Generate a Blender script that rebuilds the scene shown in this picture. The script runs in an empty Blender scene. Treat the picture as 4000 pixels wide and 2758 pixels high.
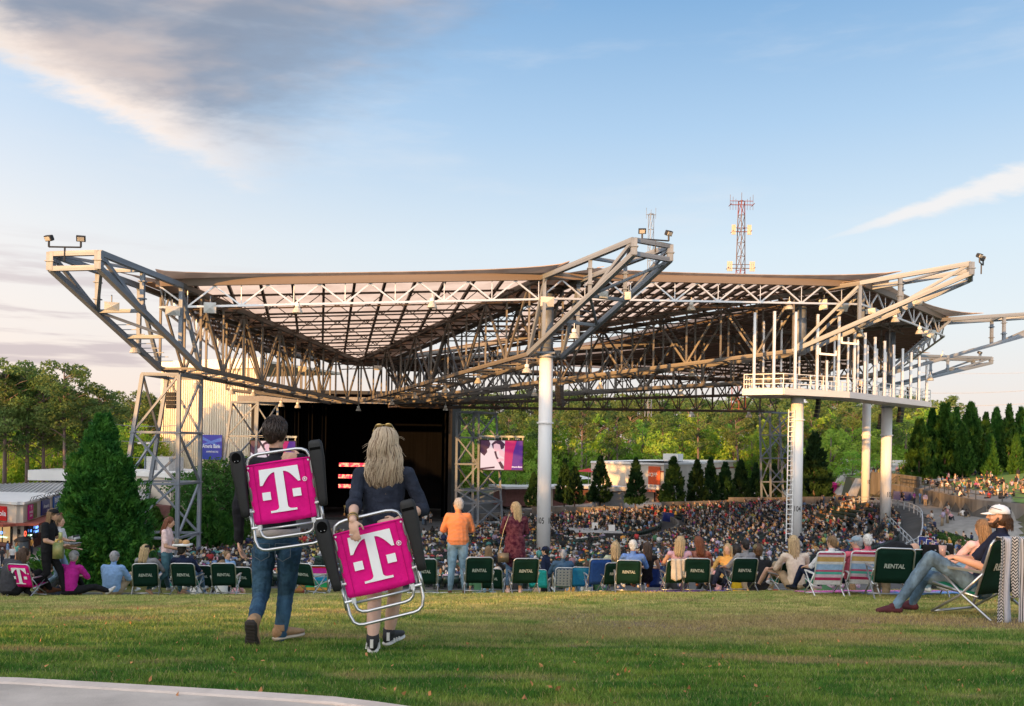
import bpy, bmesh, math, random
import numpy as np
from mathutils import Vector, Matrix, Quaternion

# ------------------------------------------------------------------ camera
SC = bpy.context.scene
COL = SC.collection
F, CX, HY = 3464.0, 2000.0, 1725.0          # focal length and principal point, in pixels of the 4000 px wide photograph
ROLL = 0.0155
cr, sr = math.cos(ROLL), math.sin(ROLL)
cam_d = bpy.data.cameras.new('camera'); cam = bpy.data.objects.new('camera', cam_d); COL.objects.link(cam)
cam_d.sensor_width = 36.0; cam_d.lens = 36.0*F/4000.0
cam_d.shift_y = (HY-1379.0)/4000.0
cam_d.clip_end = 3000.0; cam_d.clip_start = 0.1
cam.matrix_world = Matrix(((cr, -sr, 0, 0), (0, 0, -1, 0), (sr, cr, 0, 0), (0, 0, 0, 1)))
SC.camera = cam

def P(px, py, d):
    """world point at depth d that the photograph shows at pixel (px, py)"""
    u, v = (px-CX)/F*d, -(py-HY)/F*d
    return Vector((u*cr-v*sr, d, u*sr+v*cr))

# ------------------------------------------------------------------ sky and sun
SUN_EL, SUN_AZ = math.radians(8.5), math.atan2(-0.62, -0.78)      # low sun behind the camera's left shoulder
to_sun = Vector((math.cos(SUN_EL)*math.sin(SUN_AZ), math.cos(SUN_EL)*math.cos(SUN_AZ), math.sin(SUN_EL)))
W = bpy.data.worlds.new('World'); SC.world = W; W.use_nodes = True
wn = W.node_tree; wn.nodes.clear()
def wnode(t, **k):
    n = wn.nodes.new(t)
    for a, b in k.items(): setattr(n, a, b)
    return n
class NT:
    """small helper to write node maths"""
    def __init__(s, tree): s.t = tree
    def n(s, typ, **k):
        x = s.t.nodes.new(typ)
        for a, b in k.items(): setattr(x, a, b)
        return x
    def put(s, sock, v):
        if isinstance(v, (int, float)): sock.default_value = v
        elif isinstance(v, (tuple, list)):
            sock.default_value = tuple(v) + ((1,) if len(sock.default_value) == 4 and len(v) == 3 else ())
        else: s.t.links.new(v, sock)
    def m(s, op, a, b=None, c=None, clamp=False):
        x = s.n('ShaderNodeMath', operation=op, use_clamp=clamp)
        s.put(x.inputs[0], a)
        if b is not None: s.put(x.inputs[1], b)
        if c is not None: s.put(x.inputs[2], c)
        return x.outputs[0]
    def ss(s, v, a, b):
        x = s.n('ShaderNodeMapRange', interpolation_type='SMOOTHSTEP')
        s.put(x.inputs[0], v); s.put(x.inputs[1], a); s.put(x.inputs[2], b)
        return x.outputs[0]
    def mix(s, f, a, b, mode='MIX'):
        x = s.n('ShaderNodeMix', data_type='RGBA', blend_type=mode)
        s.put(x.inputs[0], f); s.put(x.inputs[6], a); s.put(x.inputs[7], b)
        return x.outputs[2]
    def noise(s, vec, scale, detail=4, rough=0.55, dist=0.0):
        x = s.n('ShaderNodeTexNoise')
        if vec is not None: s.put(x.inputs['Vector'], vec)
        s.put(x.inputs['Scale'], scale); s.put(x.inputs['Detail'], detail); s.put(x.inputs['Roughness'], rough); s.put(x.inputs['Distortion'], dist)
        return x.outputs[0]
    def mapping(s, vec, loc=(0,0,0), rot=(0,0,0), scale=(1,1,1)):
        x = s.n('ShaderNodeMapping'); s.put(x.inputs[0], vec)
        x.inputs[1].default_value = loc; x.inputs[2].default_value = rot; x.inputs[3].default_value = scale
        return x.outputs[0]
    def comb(s, a, b, c):
        x = s.n('ShaderNodeCombineXYZ'); s.put(x.inputs[0], a); s.put(x.inputs[1], b); s.put(x.inputs[2], c); return x.outputs[0]

K = NT(wn)
SKYK = 0.10
tc = K.n('ShaderNodeTexCoord'); sep = K.n('ShaderNodeSeparateXYZ'); wn.links.new(tc.outputs['Generated'], sep.inputs[0])
dx, dy, dz = sep.outputs
sky = K.n('ShaderNodeTexSky', sky_type='NISHITA', sun_disc=False)
sky.sun_elevation = SUN_EL; sky.sun_rotation = SUN_AZ
sky.air_density = 1.0; sky.dust_density = 1.2; sky.ozone_density = 2.0
ramp = K.n('ShaderNodeValToRGB'); K.put(ramp.inputs[0], K.m('MAXIMUM', dz, 0.0))
cre = ramp.color_ramp
stops = [(0.0, (.60,.49,.45)), (0.05, (.58,.53,.51)), (0.13, (.535,.57,.59)), (0.21, (.47,.55,.61)), (0.33, (.29,.42,.57)), (0.46, (.135,.275,.47)), (0.8, (.11,.22,.40))]
while len(cre.elements) < len(stops): cre.elements.new(0.5)
for e, (p, c) in zip(cre.elements, stops): e.position = p; e.color = c + (1,)
grad = K.mix(1.0, ramp.outputs[0], (1/SKYK,)*3, 'MULTIPLY')
# warmer, paler towards the sun's side
side = K.ss(K.m('ADD', K.m('MULTIPLY', dx, -0.8), K.m('MULTIPLY', dy, -0.25)), -0.45, 0.65)
grad = K.mix(K.m('MULTIPLY', side, K.ss(dz, 0.42, 0.0)), grad, (6.7, 5.2, 4.3))
# glow round the low sun behind the camera, added to lift the fill light
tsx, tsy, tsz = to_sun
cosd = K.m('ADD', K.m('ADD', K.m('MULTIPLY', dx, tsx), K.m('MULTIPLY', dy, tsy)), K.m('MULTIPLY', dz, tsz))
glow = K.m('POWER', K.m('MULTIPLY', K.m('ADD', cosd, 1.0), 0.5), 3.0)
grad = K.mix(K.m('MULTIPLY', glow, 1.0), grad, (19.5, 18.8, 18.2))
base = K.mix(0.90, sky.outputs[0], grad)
# clouds live in (u, v) = (x/y, z/y) for the half of the sky ahead
yy = K.m('MAXIMUM', dy, 0.15)
u = K.m('DIVIDE', dx, yy); v = K.m('DIVIDE', dz, yy)
uv = K.comb(u, v, 0.0)
ahead = K.ss(dy, 0.15, 0.4)
nz = K.noise(K.mapping(uv, rot=(0,0,0.5), scale=(1.6, 4.6, 1)), 2.6, 5, 0.5, 0.2)
nf = K.noise(K.mapping(uv, rot=(0,0,0.45), scale=(5, 16, 1)), 4.0, 6, 0.6)
nl = K.noise(K.mapping(uv, scale=(1.5, 2.2, 1)), 3.0, 3, 0.5)
f1 = K.m('SUBTRACT', v, K.m('SUBTRACT', 0.298, K.m('MULTIPLY', K.m('ADD', u, 0.348), 0.50)))
f2 = K.m('SUBTRACT', v, K.m('ADD', 0.296, K.m('MULTIPLY', K.m('ADD', u, 0.348), 0.75)))
f1n = K.m('ADD', f1, K.m('MULTIPLY', K.m('SUBTRACT', nf, 0.5), 0.055))
f2n = K.m('ADD', f2, K.m('ADD', K.m('MULTIPLY', K.m('SUBTRACT', nz, 0.5), 0.12), K.m('MULTIPLY', K.m('SUBTRACT', nf, 0.5), 0.10)))
m1 = K.ss(f1n, -0.010, 0.030); m2 = K.ss(f2n, -0.10, 0.07)
cmask = K.m('MULTIPLY', K.m('MULTIPLY', m1, m2), K.m('ADD', 0.70, K.m('MULTIPLY', K.ss(f2n, 0.0, 0.16), 0.30)))
deep = K.ss(K.m('ADD', f1n, K.m('MULTIPLY', K.m('SUBTRACT', nz, 0.5), 0.07)), 0.004, 0.085)
dark = K.mix(K.ss(nz, 0.42, 0.68), (1.75, 2.1, 2.75), (3.9, 3.45, 3.4))
ccol = K.mix(deep, (6.9, 5.9, 5.2), dark)
bright = K.ss(K.m('ADD', u, K.m('MULTIPLY', f1, 1.1)), -0.46, -0.60)
ccol = K.mix(K.m('MULTIPLY', bright, K.ss(nl, 0.35, 0.65)), ccol, (5.6, 5.0, 4.6))
out = K.mix(K.m('MULTIPLY', cmask, ahead), base, ccol)
# the high trail of cloud to the right
t0 = K.m('SUBTRACT', u, 0.345)
ft = K.m('SUBTRACT', v, K.m('ADD', 0.232, K.m('MULTIPLY', t0, 0.335)))
wt = K.m('ADD', 0.0015, K.m('MULTIPLY', K.m('MAXIMUM', t0, 0.0), 0.105))
ftn = K.m('ABSOLUTE', K.m('ADD', ft, K.m('MULTIPLY', K.m('SUBTRACT', nf, 0.5), K.m('MULTIPLY', wt, 1.4))))
tm = K.m('MULTIPLY', K.ss(K.m('DIVIDE', ftn, wt), 1.0, 0.25), K.ss(t0, -0.02, 0.10))
out = K.mix(K.m('MULTIPLY', K.m('MULTIPLY', tm, 0.85), ahead), out, (5.9, 5.7, 5.6))
# thin veils all over and low mauve bars near the horizon
nv = K.noise(K.mapping(tc.outputs['Generated'], rot=(0,0.2,0.2), scale=(1.6, 1.6, 9)), 2.2, 6, 0.6)
out = K.mix(K.m('MULTIPLY', K.ss(nv, 0.50, 0.75), 0.26), out, (5.2, 5.3, 5.5))
nb = K.noise(K.mapping(tc.outputs['Generated'], scale=(2.2, 2.2, 26)), 2.4, 5, 0.55)
bars = K.m('MULTIPLY', K.m('MULTIPLY', K.ss(nb, 0.50, 0.66), K.ss(dz, 0.22, 0.12)), K.ss(dx, -0.20, -0.42))
out = K.mix(K.m('MULTIPLY', bars, 0.75), out, (3.8, 3.25, 3.4))
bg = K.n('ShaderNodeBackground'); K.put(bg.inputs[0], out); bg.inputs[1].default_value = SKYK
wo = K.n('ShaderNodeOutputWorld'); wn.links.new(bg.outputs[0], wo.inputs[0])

sl = bpy.data.lights.new('sun', 'SUN'); sl.energy = 5.0; sl.angle = math.radians(0.6); sl.color = (1.0, 0.50, 0.15)
sun = bpy.data.objects.new('sun', sl); COL.objects.link(sun)
sun.rotation_euler = (-to_sun).to_track_quat('-Z', 'Y').to_euler()
SC.view_settings.view_transform = 'Standard'; SC.view_settings.look = 'None'
SC.view_settings.exposure = 0.68; SC.view_settings.gamma = 1.0; SC.view_settings.use_curve_mapping = False
SC.render.engine = 'CYCLES'
SC.cycles.max_bounces = 6; SC.cycles.transparent_max_bounces = 6; SC.cycles.caustics_reflective = False; SC.cycles.caustics_refractive = False

# ------------------------------------------------------------------ materials
MATS = {}
def mat(name, col, rough=0.6, metal=0.0, var=0.15, scale=6.0, bump=0.0, bscale=40.0, emit=None, spec=0.4, col2=None, coords='Object', stretch=(1,1,1), trans=0.0, sat=None):
    if name in MATS: return MATS[name]
    m = bpy.data.materials.new(name); m.use_nodes = True
    t = m.node_tree; k = NT(t); b = t.nodes['Principled BSDF']
    co = k.n('ShaderNodeTexCoord').outputs[coords]
    mp = k.mapping(co, scale=stretch)
    n1 = k.noise(mp, scale, 5, 0.6)
    c2 = col2 or tuple(c*(1-var) for c in col)
    c1 = col if col2 else tuple(min(1, c*(1+var)) for c in col)
    colo = k.mix(k.ss(n1, 0.3, 0.7), c2, c1)
    k.put(b.inputs['Base Color'], colo)
    b.inputs['Roughness'].default_value = rough; b.inputs['Metallic'].default_value = metal
    b.inputs['Specular IOR Level'].default_value = spec
    if bump:
        bn = k.n('ShaderNodeBump'); bn.inputs['Strength'].default_value = bump; bn.inputs['Distance'].default_value = 0.02
        t.links.new(k.noise(co, bscale, 4, 0.6), bn.inputs['Height']); t.links.new(bn.outputs[0], b.inputs['Normal'])
    if emit:
        b.inputs['Emission Color'].default_value = emit[0] + (1,); b.inputs['Emission Strength'].default_value = emit[1]
    if trans:
        tr = k.n('ShaderNodeBsdfTranslucent'); k.put(tr.inputs[0], colo)
        mx = k.n('ShaderNodeMixShader'); mx.inputs[0].default_value = trans
        t.links.new(b.outputs[0], mx.inputs[1]); t.links.new(tr.outputs[0], mx.inputs[2])
        t.links.new(mx.outputs[0], t.nodes['Material Output'].inputs[0])
    MATS[name] = m
    return m
def leafmat(name, c1, c2, trans=0.35, scale=0.35, jitter=0.25):
    if name in MATS: return MATS[name]
    m = bpy.data.materials.new(name); m.use_nodes = True
    t = m.node_tree; k = NT(t); b = t.nodes['Principled BSDF']
    geo = k.n('ShaderNodeNewGeometry'); oi = k.n('ShaderNodeObjectInfo')
    co = k.n('ShaderNodeTexCoord').outputs['Object']
    a = k.mix(k.ss(k.noise(co, scale, 4, 0.6), 0.35, 0.65), c1, c2)
    hs = k.n('ShaderNodeHueSaturation'); k.put(hs.inputs['Color'], a)
    k.put(hs.inputs['Hue'], k.m('ADD', 0.485, k.m('MULTIPLY', oi.outputs['Random'], 0.03)))
    k.put(hs.inputs['Value'], k.m('ADD', 1-jitter, k.m('MULTIPLY', k.m('ADD', oi.outputs['Random'], geo.outputs['Random Per Island']), jitter)))
    k.put(b.inputs['Base Color'], hs.outputs[0]); b.inputs['Roughness'].default_value = 0.6; b.inputs['Specular IOR Level'].default_value = 0.2
    tr = k.n('ShaderNodeBsdfTranslucent'); k.put(tr.inputs[0], hs.outputs[0])
    mx = k.n('ShaderNodeMixShader'); mx.inputs[0].default_value = trans
    t.links.new(b.outputs[0], mx.inputs[1]); t.links.new(tr.outputs[0], mx.inputs[2])
    t.links.new(mx.outputs[0], t.nodes['Material Output'].inputs[0])
    MATS[name] = m
    return m

# ------------------------------------------------------------------ object helpers
def put(name, me, m=None, parent=None, mw=None):
    o = bpy.data.objects.new(name, me)
    if m is not None and me is not None and len(me.materials) == 0:
        for x in (m if isinstance(m, (list, tuple)) else [m]): me.materials.append(x)
    COL.objects.link(o)
    if parent is not None: o.parent = parent
    if mw is not None: o.matrix_basis = mw
    return o
def tag(o, label=None, cat=None, group=None, kind=None):
    if label: o['label'] = label
    if cat: o['category'] = cat
    if group: o['group'] = group
    if kind: o['kind'] = kind
    return o
def thing(name, label, cat, loc=(0,0,0), rz=0.0, group=None, kind=None):
    o = bpy.data.objects.new(name, None); COL.objects.link(o)
    o.location = loc; o.rotation_euler = (0, 0, rz); o.empty_display_size = 0.2
    return tag(o, label, cat, group, kind)
def copy_tree(o, parent=None):
    c = o.copy(); COL.objects.link(c); c.parent = parent
    for ch in o.children: copy_tree(ch, c)
    return c
def mesh(name, vs, fs, smooth=False, mi=None):
    me = bpy.data.meshes.new(name); me.from_pydata([tuple(v) for v in vs], [], [tuple(f) for f in fs]); 
    if mi is not None: me.polygons.foreach_set('material_index', mi)
    if smooth: me.polygons.foreach_set('use_smooth', [True]*len(me.polygons))
    me.update(); return me
def npmesh(name, V, Fq, smooth=False):
    """V (n,3), Fq (m,k) numpy"""
    me = bpy.data.meshes.new(name); n, (mf, k) = len(V), Fq.shape
    me.vertices.add(n); me.vertices.foreach_set('co', np.asarray(V, np.float32).ravel())
    me.loops.add(mf*k); me.loops.foreach_set('vertex_index', Fq.astype(np.int32).ravel())
    me.polygons.add(mf); me.polygons.foreach_set('loop_start', np.arange(0, mf*k, k, dtype=np.int32))
    me.polygons.foreach_set('loop_total', np.full(mf, k, np.int32))
    if smooth: me.polygons.foreach_set('use_smooth', np.ones(mf, bool))
    me.update(calc_edges=True); return me
class MB:
    """collects simple solids into one mesh"""
    def __init__(s): s.v, s.f, s.m = [], [], []
    def add(s, vs, fs, mi=0):
        o = len(s.v); s.v += [tuple(x) for x in vs]; s.f += [tuple(i+o for i in f) for f in fs]; s.m += [mi]*len(fs)
    def box(s, c, sz, M=None, mi=0):
        a, b, d = sz[0]/2, sz[1]/2, sz[2]/2
        vs = [Vector((x*a, y*b, z*d))+Vector(c) for z in (-1,1) for y in (-1,1) for x in (-1,1)]
        if M: vs = [M @ q for q in vs]
        s.add(vs, [(0,2,3,1),(4,5,7,6),(0,1,5,4),(2,6,7,3),(0,4,6,2),(1,3,7,5)], mi)
    def beam(s, p, q, w, h=None, mi=0):
        h = h or w; p, q = Vector(p), Vector(q); d = (q-p); L = d.length
        if L < 1e-6: return
        s.box((0,0,0), (w, h, L), beam_mat(p, q), mi)
    def tube(s, pts, r, n=8, mi=0, cap=True, closed=False):
        pts = [Vector(p) for p in pts]; rs = r if isinstance(r, (list, tuple)) else [r]*len(pts)
        o = len(s.v); up = None
        for i, p in enumerate(pts):
            if closed: t = (pts[(i+1) % len(pts)]-pts[i-1]).normalized()
            else: t = (pts[min(i+1, len(pts)-1)]-pts[max(i-1, 0)]).normalized()
            if up is None: up = Vector((0,0,1)) if abs(t.z) < 0.9 else Vector((1,0,0))
            a = t.cross(up)
            if a.length < 1e-5: a = t.orthogonal()
            a.normalize(); b = a.cross(t).normalized(); up = b
            for k in range(n):
                an = 2*math.pi*k/n; s.v.append(tuple(p+(a*math.cos(an)+b*math.sin(an))*rs[i]))
        m_ = len(pts)
        for i in range(m_ if closed else m_-1):
            i2 = (i+1) % m_
            for k in range(n):
                k2 = (k+1) % n; s.f.append((o+i*n+k, o+i*n+k2, o+i2*n+k2, o+i2*n+k)); s.m.append(mi)
        if cap and not closed:
            s.f.append(tuple(o+k for k in range(n))[::-1]); s.f.append(tuple(o+(m_-1)*n+k for k in range(n))); s.m += [mi, mi]
    def lathe(s, prof, n=16, c=(0,0,0), mi=0, M=None):
        """prof: list of (r, z)"""
        o = len(s.v)
        for r, z in prof:
            for k in range(n):
                a = 2*math.pi*k/n; q = Vector((c[0]+r*math.cos(a), c[1]+r*math.sin(a), c[2]+z)); s.v.append(tuple(M @ q if M else q))
        for i in range(len(prof)-1):
            for k in range(n):
                k2 = (k+1) % n; s.f.append((o+i*n+k, o+i*n+k2, o+(i+1)*n+k2, o+(i+1)*n+k)); s.m.append(mi)
        s.f.append(tuple(o+k for k in range(n))[::-1]); s.f.append(tuple(o+(len(prof)-1)*n+k for k in range(n))); s.m += [mi, mi]
    def ball(s, c, r, n=10, m_=7, mi=0, R=None):
        """ellipsoid, r 3-vector"""
        o = len(s.v); c = Vector(c)
        for i in range(m_+1):
            ph = math.pi*i/m_
            for k in range(n):
                a = 2*math.pi*k/n; q = Vector((r[0]*math.sin(ph)*math.cos(a), r[1]*math.sin(ph)*math.sin(a), r[2]*math.cos(ph)))
                s.v.append(tuple(c+(R @ q if R else q)))
        for i in range(m_):
            for k in range(n):
                k2 = (k+1) % n; s.f.append((o+i*n+k, o+(i+1)*n+k, o+(i+1)*n+k2, o+i*n+k2)); s.m.append(mi)
    def mesh(s, name, smooth=False):
        return mesh(name, s.v, s.f, smooth, s.m)
    def build(s, name, m, parent=None, smooth=False, mw=None):
        return put(name, s.mesh(name, smooth), m, parent, mw)
def beam_mat(p, q, s=(1,1,1)):
    p, q = Vector(p), Vector(q); d = q-p; z = d.normalized()
    x = z.cross(Vector((0,0,1)))
    if x.length < 1e-3: x = Vector((1,0,0))
    x.normalize(); y = z.cross(x).normalized(); c = (p+q)/2
    return Matrix(((x.x*s[0], y.x*s[1], z.x*s[2], c.x), (x.y*s[0], y.y*s[1], z.y*s[2], c.y), (x.z*s[0], y.z*s[1], z.z*s[2], c.z), (0,0,0,1)))
UNIT = {}
def member(name, p, q, w, m, parent, h=None):
    """a square hollow-section steel member: shared unit mesh, own object"""
    key = m.name
    if key not in UNIT:
        b = MB(); b.box((0,0,0), (1,1,1)); me = b.mesh('steel_member'); me.materials.append(m); UNIT[key] = me
    L = (Vector(q)-Vector(p)).length
    return put(name, UNIT[key], None, parent, beam_mat(p, q, (w, h or w, L)))
def text_mesh(s, size, depth=0.004, align='CENTER', bold=0.0, shear=0.0, xs=1.0):
    cu = bpy.data.curves.new('lettering', 'FONT'); cu.body = s; cu.size = size; cu.extrude = depth/2; cu.align_x = align; cu.align_y = 'CENTER'
    cu.offset = bold; cu.shear = shear; cu.resolution_u = 3
    o = bpy.data.objects.new('lettering', cu); COL.objects.link(o)
    dg = bpy.context.evaluated_depsgraph_get(); me = bpy.data.meshes.new_from_object(o.evaluated_get(dg)); 
    bpy.data.objects.remove(o); bpy.data.curves.remove(cu)
    if xs != 1.0:
        for vv in me.vertices: vv.co.x *= xs
    me.materials.clear(); return me
def frame_mat(o, ex, ey):
    ex, ey = Vector(ex).normalized(), Vector(ey).normalized(); ez = ex.cross(ey).normalized(); ey = ez.cross(ex)
    return Matrix(((ex.x, ey.x, ez.x, o[0]), (ex.y, ey.y, ez.y, o[1]), (ex.z, ey.z, ez.z, o[2]), (0,0,0,1)))
ORD = 'first second third fourth fifth sixth seventh eighth ninth tenth eleventh twelfth thirteenth fourteenth fifteenth sixteenth seventeenth eighteenth nineteenth twentieth'.split()
ORD += ['twenty-'+o for o in ORD[:9]]+['thirtieth']
def sst(x, a, b):
    t = np.clip((x-a)/(b-a), 0, 1); return t*t*(3-2*t)
# ------------------------------------------------------------------ ground shape
BC = (-20.0, 125.0)                                   # centre the seating rows curve about
NY = [-60, 0, 2, 4.2, 5.5, 6.9, 8.5, 10.5, 12.5, 14.5, 16.7, 18.0, 20.0, 24.0, 28.0, 36.0, 45.0, 58.0, 70, 300]
NZ = [-0.9, -1.1, -1.18, -1.28, -1.42, -1.60, -1.80, -2.02, -2.27, -2.53, -2.86, -3.12, -3.6, -4.75, -5.8, -7.4, -8.7, -9.75, -9.9, -9.9]
def right_wall_x(y): return np.interp(y, [86, 89, 92, 95, 98.5, 104, 112, 121, 150, 175], [75, 58, 53.6, 52.2, 51.2, 52.4, 54.3, 56, 60, 64])
def H(x, y):
    """ground height; works on numbers and arrays"""
    x = np.asarray(x, float); y = np.asarray(y, float)
    lat = 0.022*np.clip(x, -14, 14)*sst(y, 6, 16)
    near = np.interp(y, NY, NZ)+lat*(1-sst(y, 20, 40))
    r = np.hypot(x-BC[0], y-BC[1])
    bowl = np.interp(r, [0, 16, 72, 78, 200], [-12.2, -12.2, -9.9, -9.8, -9.8])
    z = np.where(y < 58, near, bowl)
    w = sst(y, 45, 58); z = near*(1-w)+bowl*w
    # the lawn that rises on the far right
    xw = right_wall_x(y); fr = sst(y, 80, 92)*(1-sst(y, 128, 140))
    z = z+(-7.5-z)*sst(x, xw-14, xw-2)*fr*(x < xw+.2)
    lw = (x >= xw+.2)*(y > 86)
    z = np.where(lw, -5.7+.10*np.minimum(x-xw, 40), z)
    # the lower plaza on the left
    wl = (1-sst(x, -44, -34))*sst(y, 34, 62)
    z = z*(1-wl)+(-11.5)*wl
    wb = sst(y, 150, 165)*(1-(x > right_wall_x(y)+.2)); z = z*(1-wb)+(-9.9)*wb
    return z
def grid_sheet(name, xs, ys, fn, keep=None, dz=0.0):
    X, Y = np.meshgrid(xs, ys); Z = fn(X, Y)+dz
    V = np.stack([X, Y, Z], -1).reshape(-1, 3); nx, ny = len(xs), len(ys)
    i = np.arange(nx-1)[None, :]+np.arange(ny-1)[:, None]*nx; i = i.ravel()
    Q = np.stack([i, i+1, i+1+nx, i+nx], -1)
    if keep is not None:
        c = V[Q].mean(1); Q = Q[keep(c[:, 0], c[:, 1])]
    return npmesh(name, V, Q, True)
def lawn_color(k, pos, blades=False):
    """shared by soil sheet and blades: green with dry straw patches and worn earth"""
    n_big = k.noise(k.mapping(pos, scale=(0.35, 0.9, 0)), 1.0, 5, 0.6)
    n_mid = k.noise(k.mapping(pos, scale=(0.9, 2.2, 0)), 1.6, 5, 0.65)
    sp = k.n('ShaderNodeSeparateXYZ'); k.put(sp.inputs[0], pos)
    crest = k.ss(sp.outputs[1], 6.2, 11.5)                     # drier turf towards the brow, its grazing sunlight put into the colour too
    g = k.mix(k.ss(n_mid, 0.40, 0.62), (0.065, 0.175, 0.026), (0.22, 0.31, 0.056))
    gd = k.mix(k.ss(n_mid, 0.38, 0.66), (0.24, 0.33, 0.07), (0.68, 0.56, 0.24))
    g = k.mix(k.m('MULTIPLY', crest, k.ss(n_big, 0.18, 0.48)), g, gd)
    band = k.m('MULTIPLY', k.ss(sp.outputs[1], 6.9, 8.2), k.ss(sp.outputs[1], 11.8, 9.8))
    rightw = k.ss(sp.outputs[0], -2.5, 2.5)
    worn = k.m('MULTIPLY', k.m('MULTIPLY', band, rightw), k.ss(n_big, 0.39, 0.51))
    worn2 = k.ss(n_big, 0.54, 0.64)
    return g, k.m('MAXIMUM', k.m('MULTIPLY', worn, 1.0), k.m('MULTIPLY', worn2, 0.9))
def lawn_mat(name, blades):
    m = bpy.data.materials.new(name); m.use_nodes = True; t = m.node_tree; k = NT(t); b = t.nodes['Principled BSDF']
    geo = k.n('ShaderNodeNewGeometry'); pos = geo.outputs['Position']
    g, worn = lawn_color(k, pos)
    if blades:
        c = k.mix(k.m('MULTIPLY', worn, 0.85), g, (0.42, 0.32, 0.15))
        hs = k.n('ShaderNodeHueSaturation'); k.put(hs.inputs['Color'], c)
        k.put(hs.inputs['Value'], k.m('ADD', 0.55, k.m('MULTIPLY', geo.outputs['Random Per Island'], 0.85)))
        c = hs.outputs[0]
        dry = k.ss(geo.outputs['Random Per Island'], 0.93, 0.94)
        c = k.mix(k.m('MULTIPLY', dry, 0.8), c, (0.45, 0.36, 0.17))
        tr = k.n('ShaderNodeBsdfTranslucent'); k.put(tr.inputs[0], c)
        mx = k.n('ShaderNodeMixShader'); mx.inputs[0].default_value = 0.3
        t.links.new(b.outputs[0], mx.inputs[1]); t.links.new(tr.outputs[0], mx.inputs[2]); t.links.new(mx.outputs[0], t.nodes['Material Output'].inputs[0])
    else:
        fine = k.noise(pos, 38, 5, 0.7)
        gg = k.mix(0.45, g, (0.035, 0.045, 0.015)); soil = k.mix(k.ss(fine, 0.3, 0.7), (0.16, 0.105, 0.062), (0.30, 0.20, 0.125))
        c = k.mix(worn, gg, soil)
        c = k.mix(k.m('MULTIPLY', k.ss(fine, 0.45, 0.8), 0.35), c, (0.20, 0.20, 0.09))
        bn = k.n('ShaderNodeBump'); bn.inputs['Strength'].default_value = 0.6; bn.inputs['Distance'].default_value = 0.03
        t.links.new(fine, bn.inputs['Height']); t.links.new(bn.outputs[0], b.inputs['Normal'])
    k.put(b.inputs['Base Color'], c); b.inputs['Roughness'].default_value = 0.75; b.inputs['Specular IOR Level'].default_value = 0.15
    return m
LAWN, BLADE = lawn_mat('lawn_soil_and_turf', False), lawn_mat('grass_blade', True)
CONC = mat('concrete', (.42,.40,.37), 0.9, var=.12, scale=1.5, bump=.15, bscale=30)
CONCD = mat('concrete_dark', (.20,.19,.175), 0.9, var=.2, scale=.8)
# path edge across the near left corner (pixels of the photograph give where it lies)
def path_edge(x):                                      # y of the lawn side of the path
    return np.interp(x, [-40, -2.6, -1.6, -0.8, -0.2, 0.3, 3, 40], [5.7, 4.66, 4.44, 4.24, 3.96, 3.7, 2.3, -8])
xs = np.concatenate([np.linspace(-16, 16, 97)]); ys = np.concatenate([np.linspace(-4, 20, 97)])
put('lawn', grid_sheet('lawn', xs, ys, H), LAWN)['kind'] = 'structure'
xs = np.unique(np.concatenate([np.linspace(-60, 110, 120)])); ys = np.unique(np.concatenate([np.linspace(20, 60, 41)]))
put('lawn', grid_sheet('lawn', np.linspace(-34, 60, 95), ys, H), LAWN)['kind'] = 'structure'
far = np.concatenate([-np.geomspace(1400, 60, 14), np.linspace(-56, 110, 167), np.geomspace(115, 1400, 14)])
fy = np.concatenate([np.linspace(-200, 18, 12), np.linspace(20, 170, 151), np.geomspace(175, 1600, 14)])
GROUNDM = mat('park_ground', (.10,.10,.06), 0.95, var=.3, scale=.06, coords='Object')
put('ground', grid_sheet('ground', far, fy, H, dz=-0.05), GROUNDM)['kind'] = 'structure'
# concrete plazas, walkways and the bowl
def in_bowl(x, y):
    r = np.hypot(x-BC[0], y-BC[1]); return (r < 79.5) & (y > 46) & (y < 165) & (x > -40)
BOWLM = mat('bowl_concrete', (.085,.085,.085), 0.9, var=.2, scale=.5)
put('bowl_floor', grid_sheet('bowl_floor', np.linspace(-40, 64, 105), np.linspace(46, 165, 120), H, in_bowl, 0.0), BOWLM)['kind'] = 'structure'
put('plaza', grid_sheet('plaza', np.linspace(-110, -36, 38), np.linspace(56, 160, 53), H, None, 0.03), CONC)['kind'] = 'structure'
put('plaza', grid_sheet('plaza', np.linspace(0, 90, 46), np.linspace(150, 215, 34), H, None, 0.03), CONC)['kind'] = 'structure'
put('walkway', grid_sheet('walkway', np.linspace(28, 62, 69), np.linspace(60, 150, 91), H, lambda x, y: (np.hypot(x-BC[0], y-BC[1]) > 71.5) & (np.hypot(x-BC[0], y-BC[1]) < 79.7), 0.04), mat('walkway_concrete', (.27,.26,.245), .9, var=.15, scale=1.2))['kind'] = 'structure'  # paving tone lowered to stand for the shade over the walkway
def right_lawn(x, y):
    return (x > right_wall_x(y)+.7) & (y > 87)
put('lawn', grid_sheet('lawn', np.linspace(48, 138, 181), np.linspace(86, 175, 90), H, right_lawn, 0.03), mat('distant_turf', (.14,.24,.05), .9, var=.3, scale=.5))['kind'] = 'structure'

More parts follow.
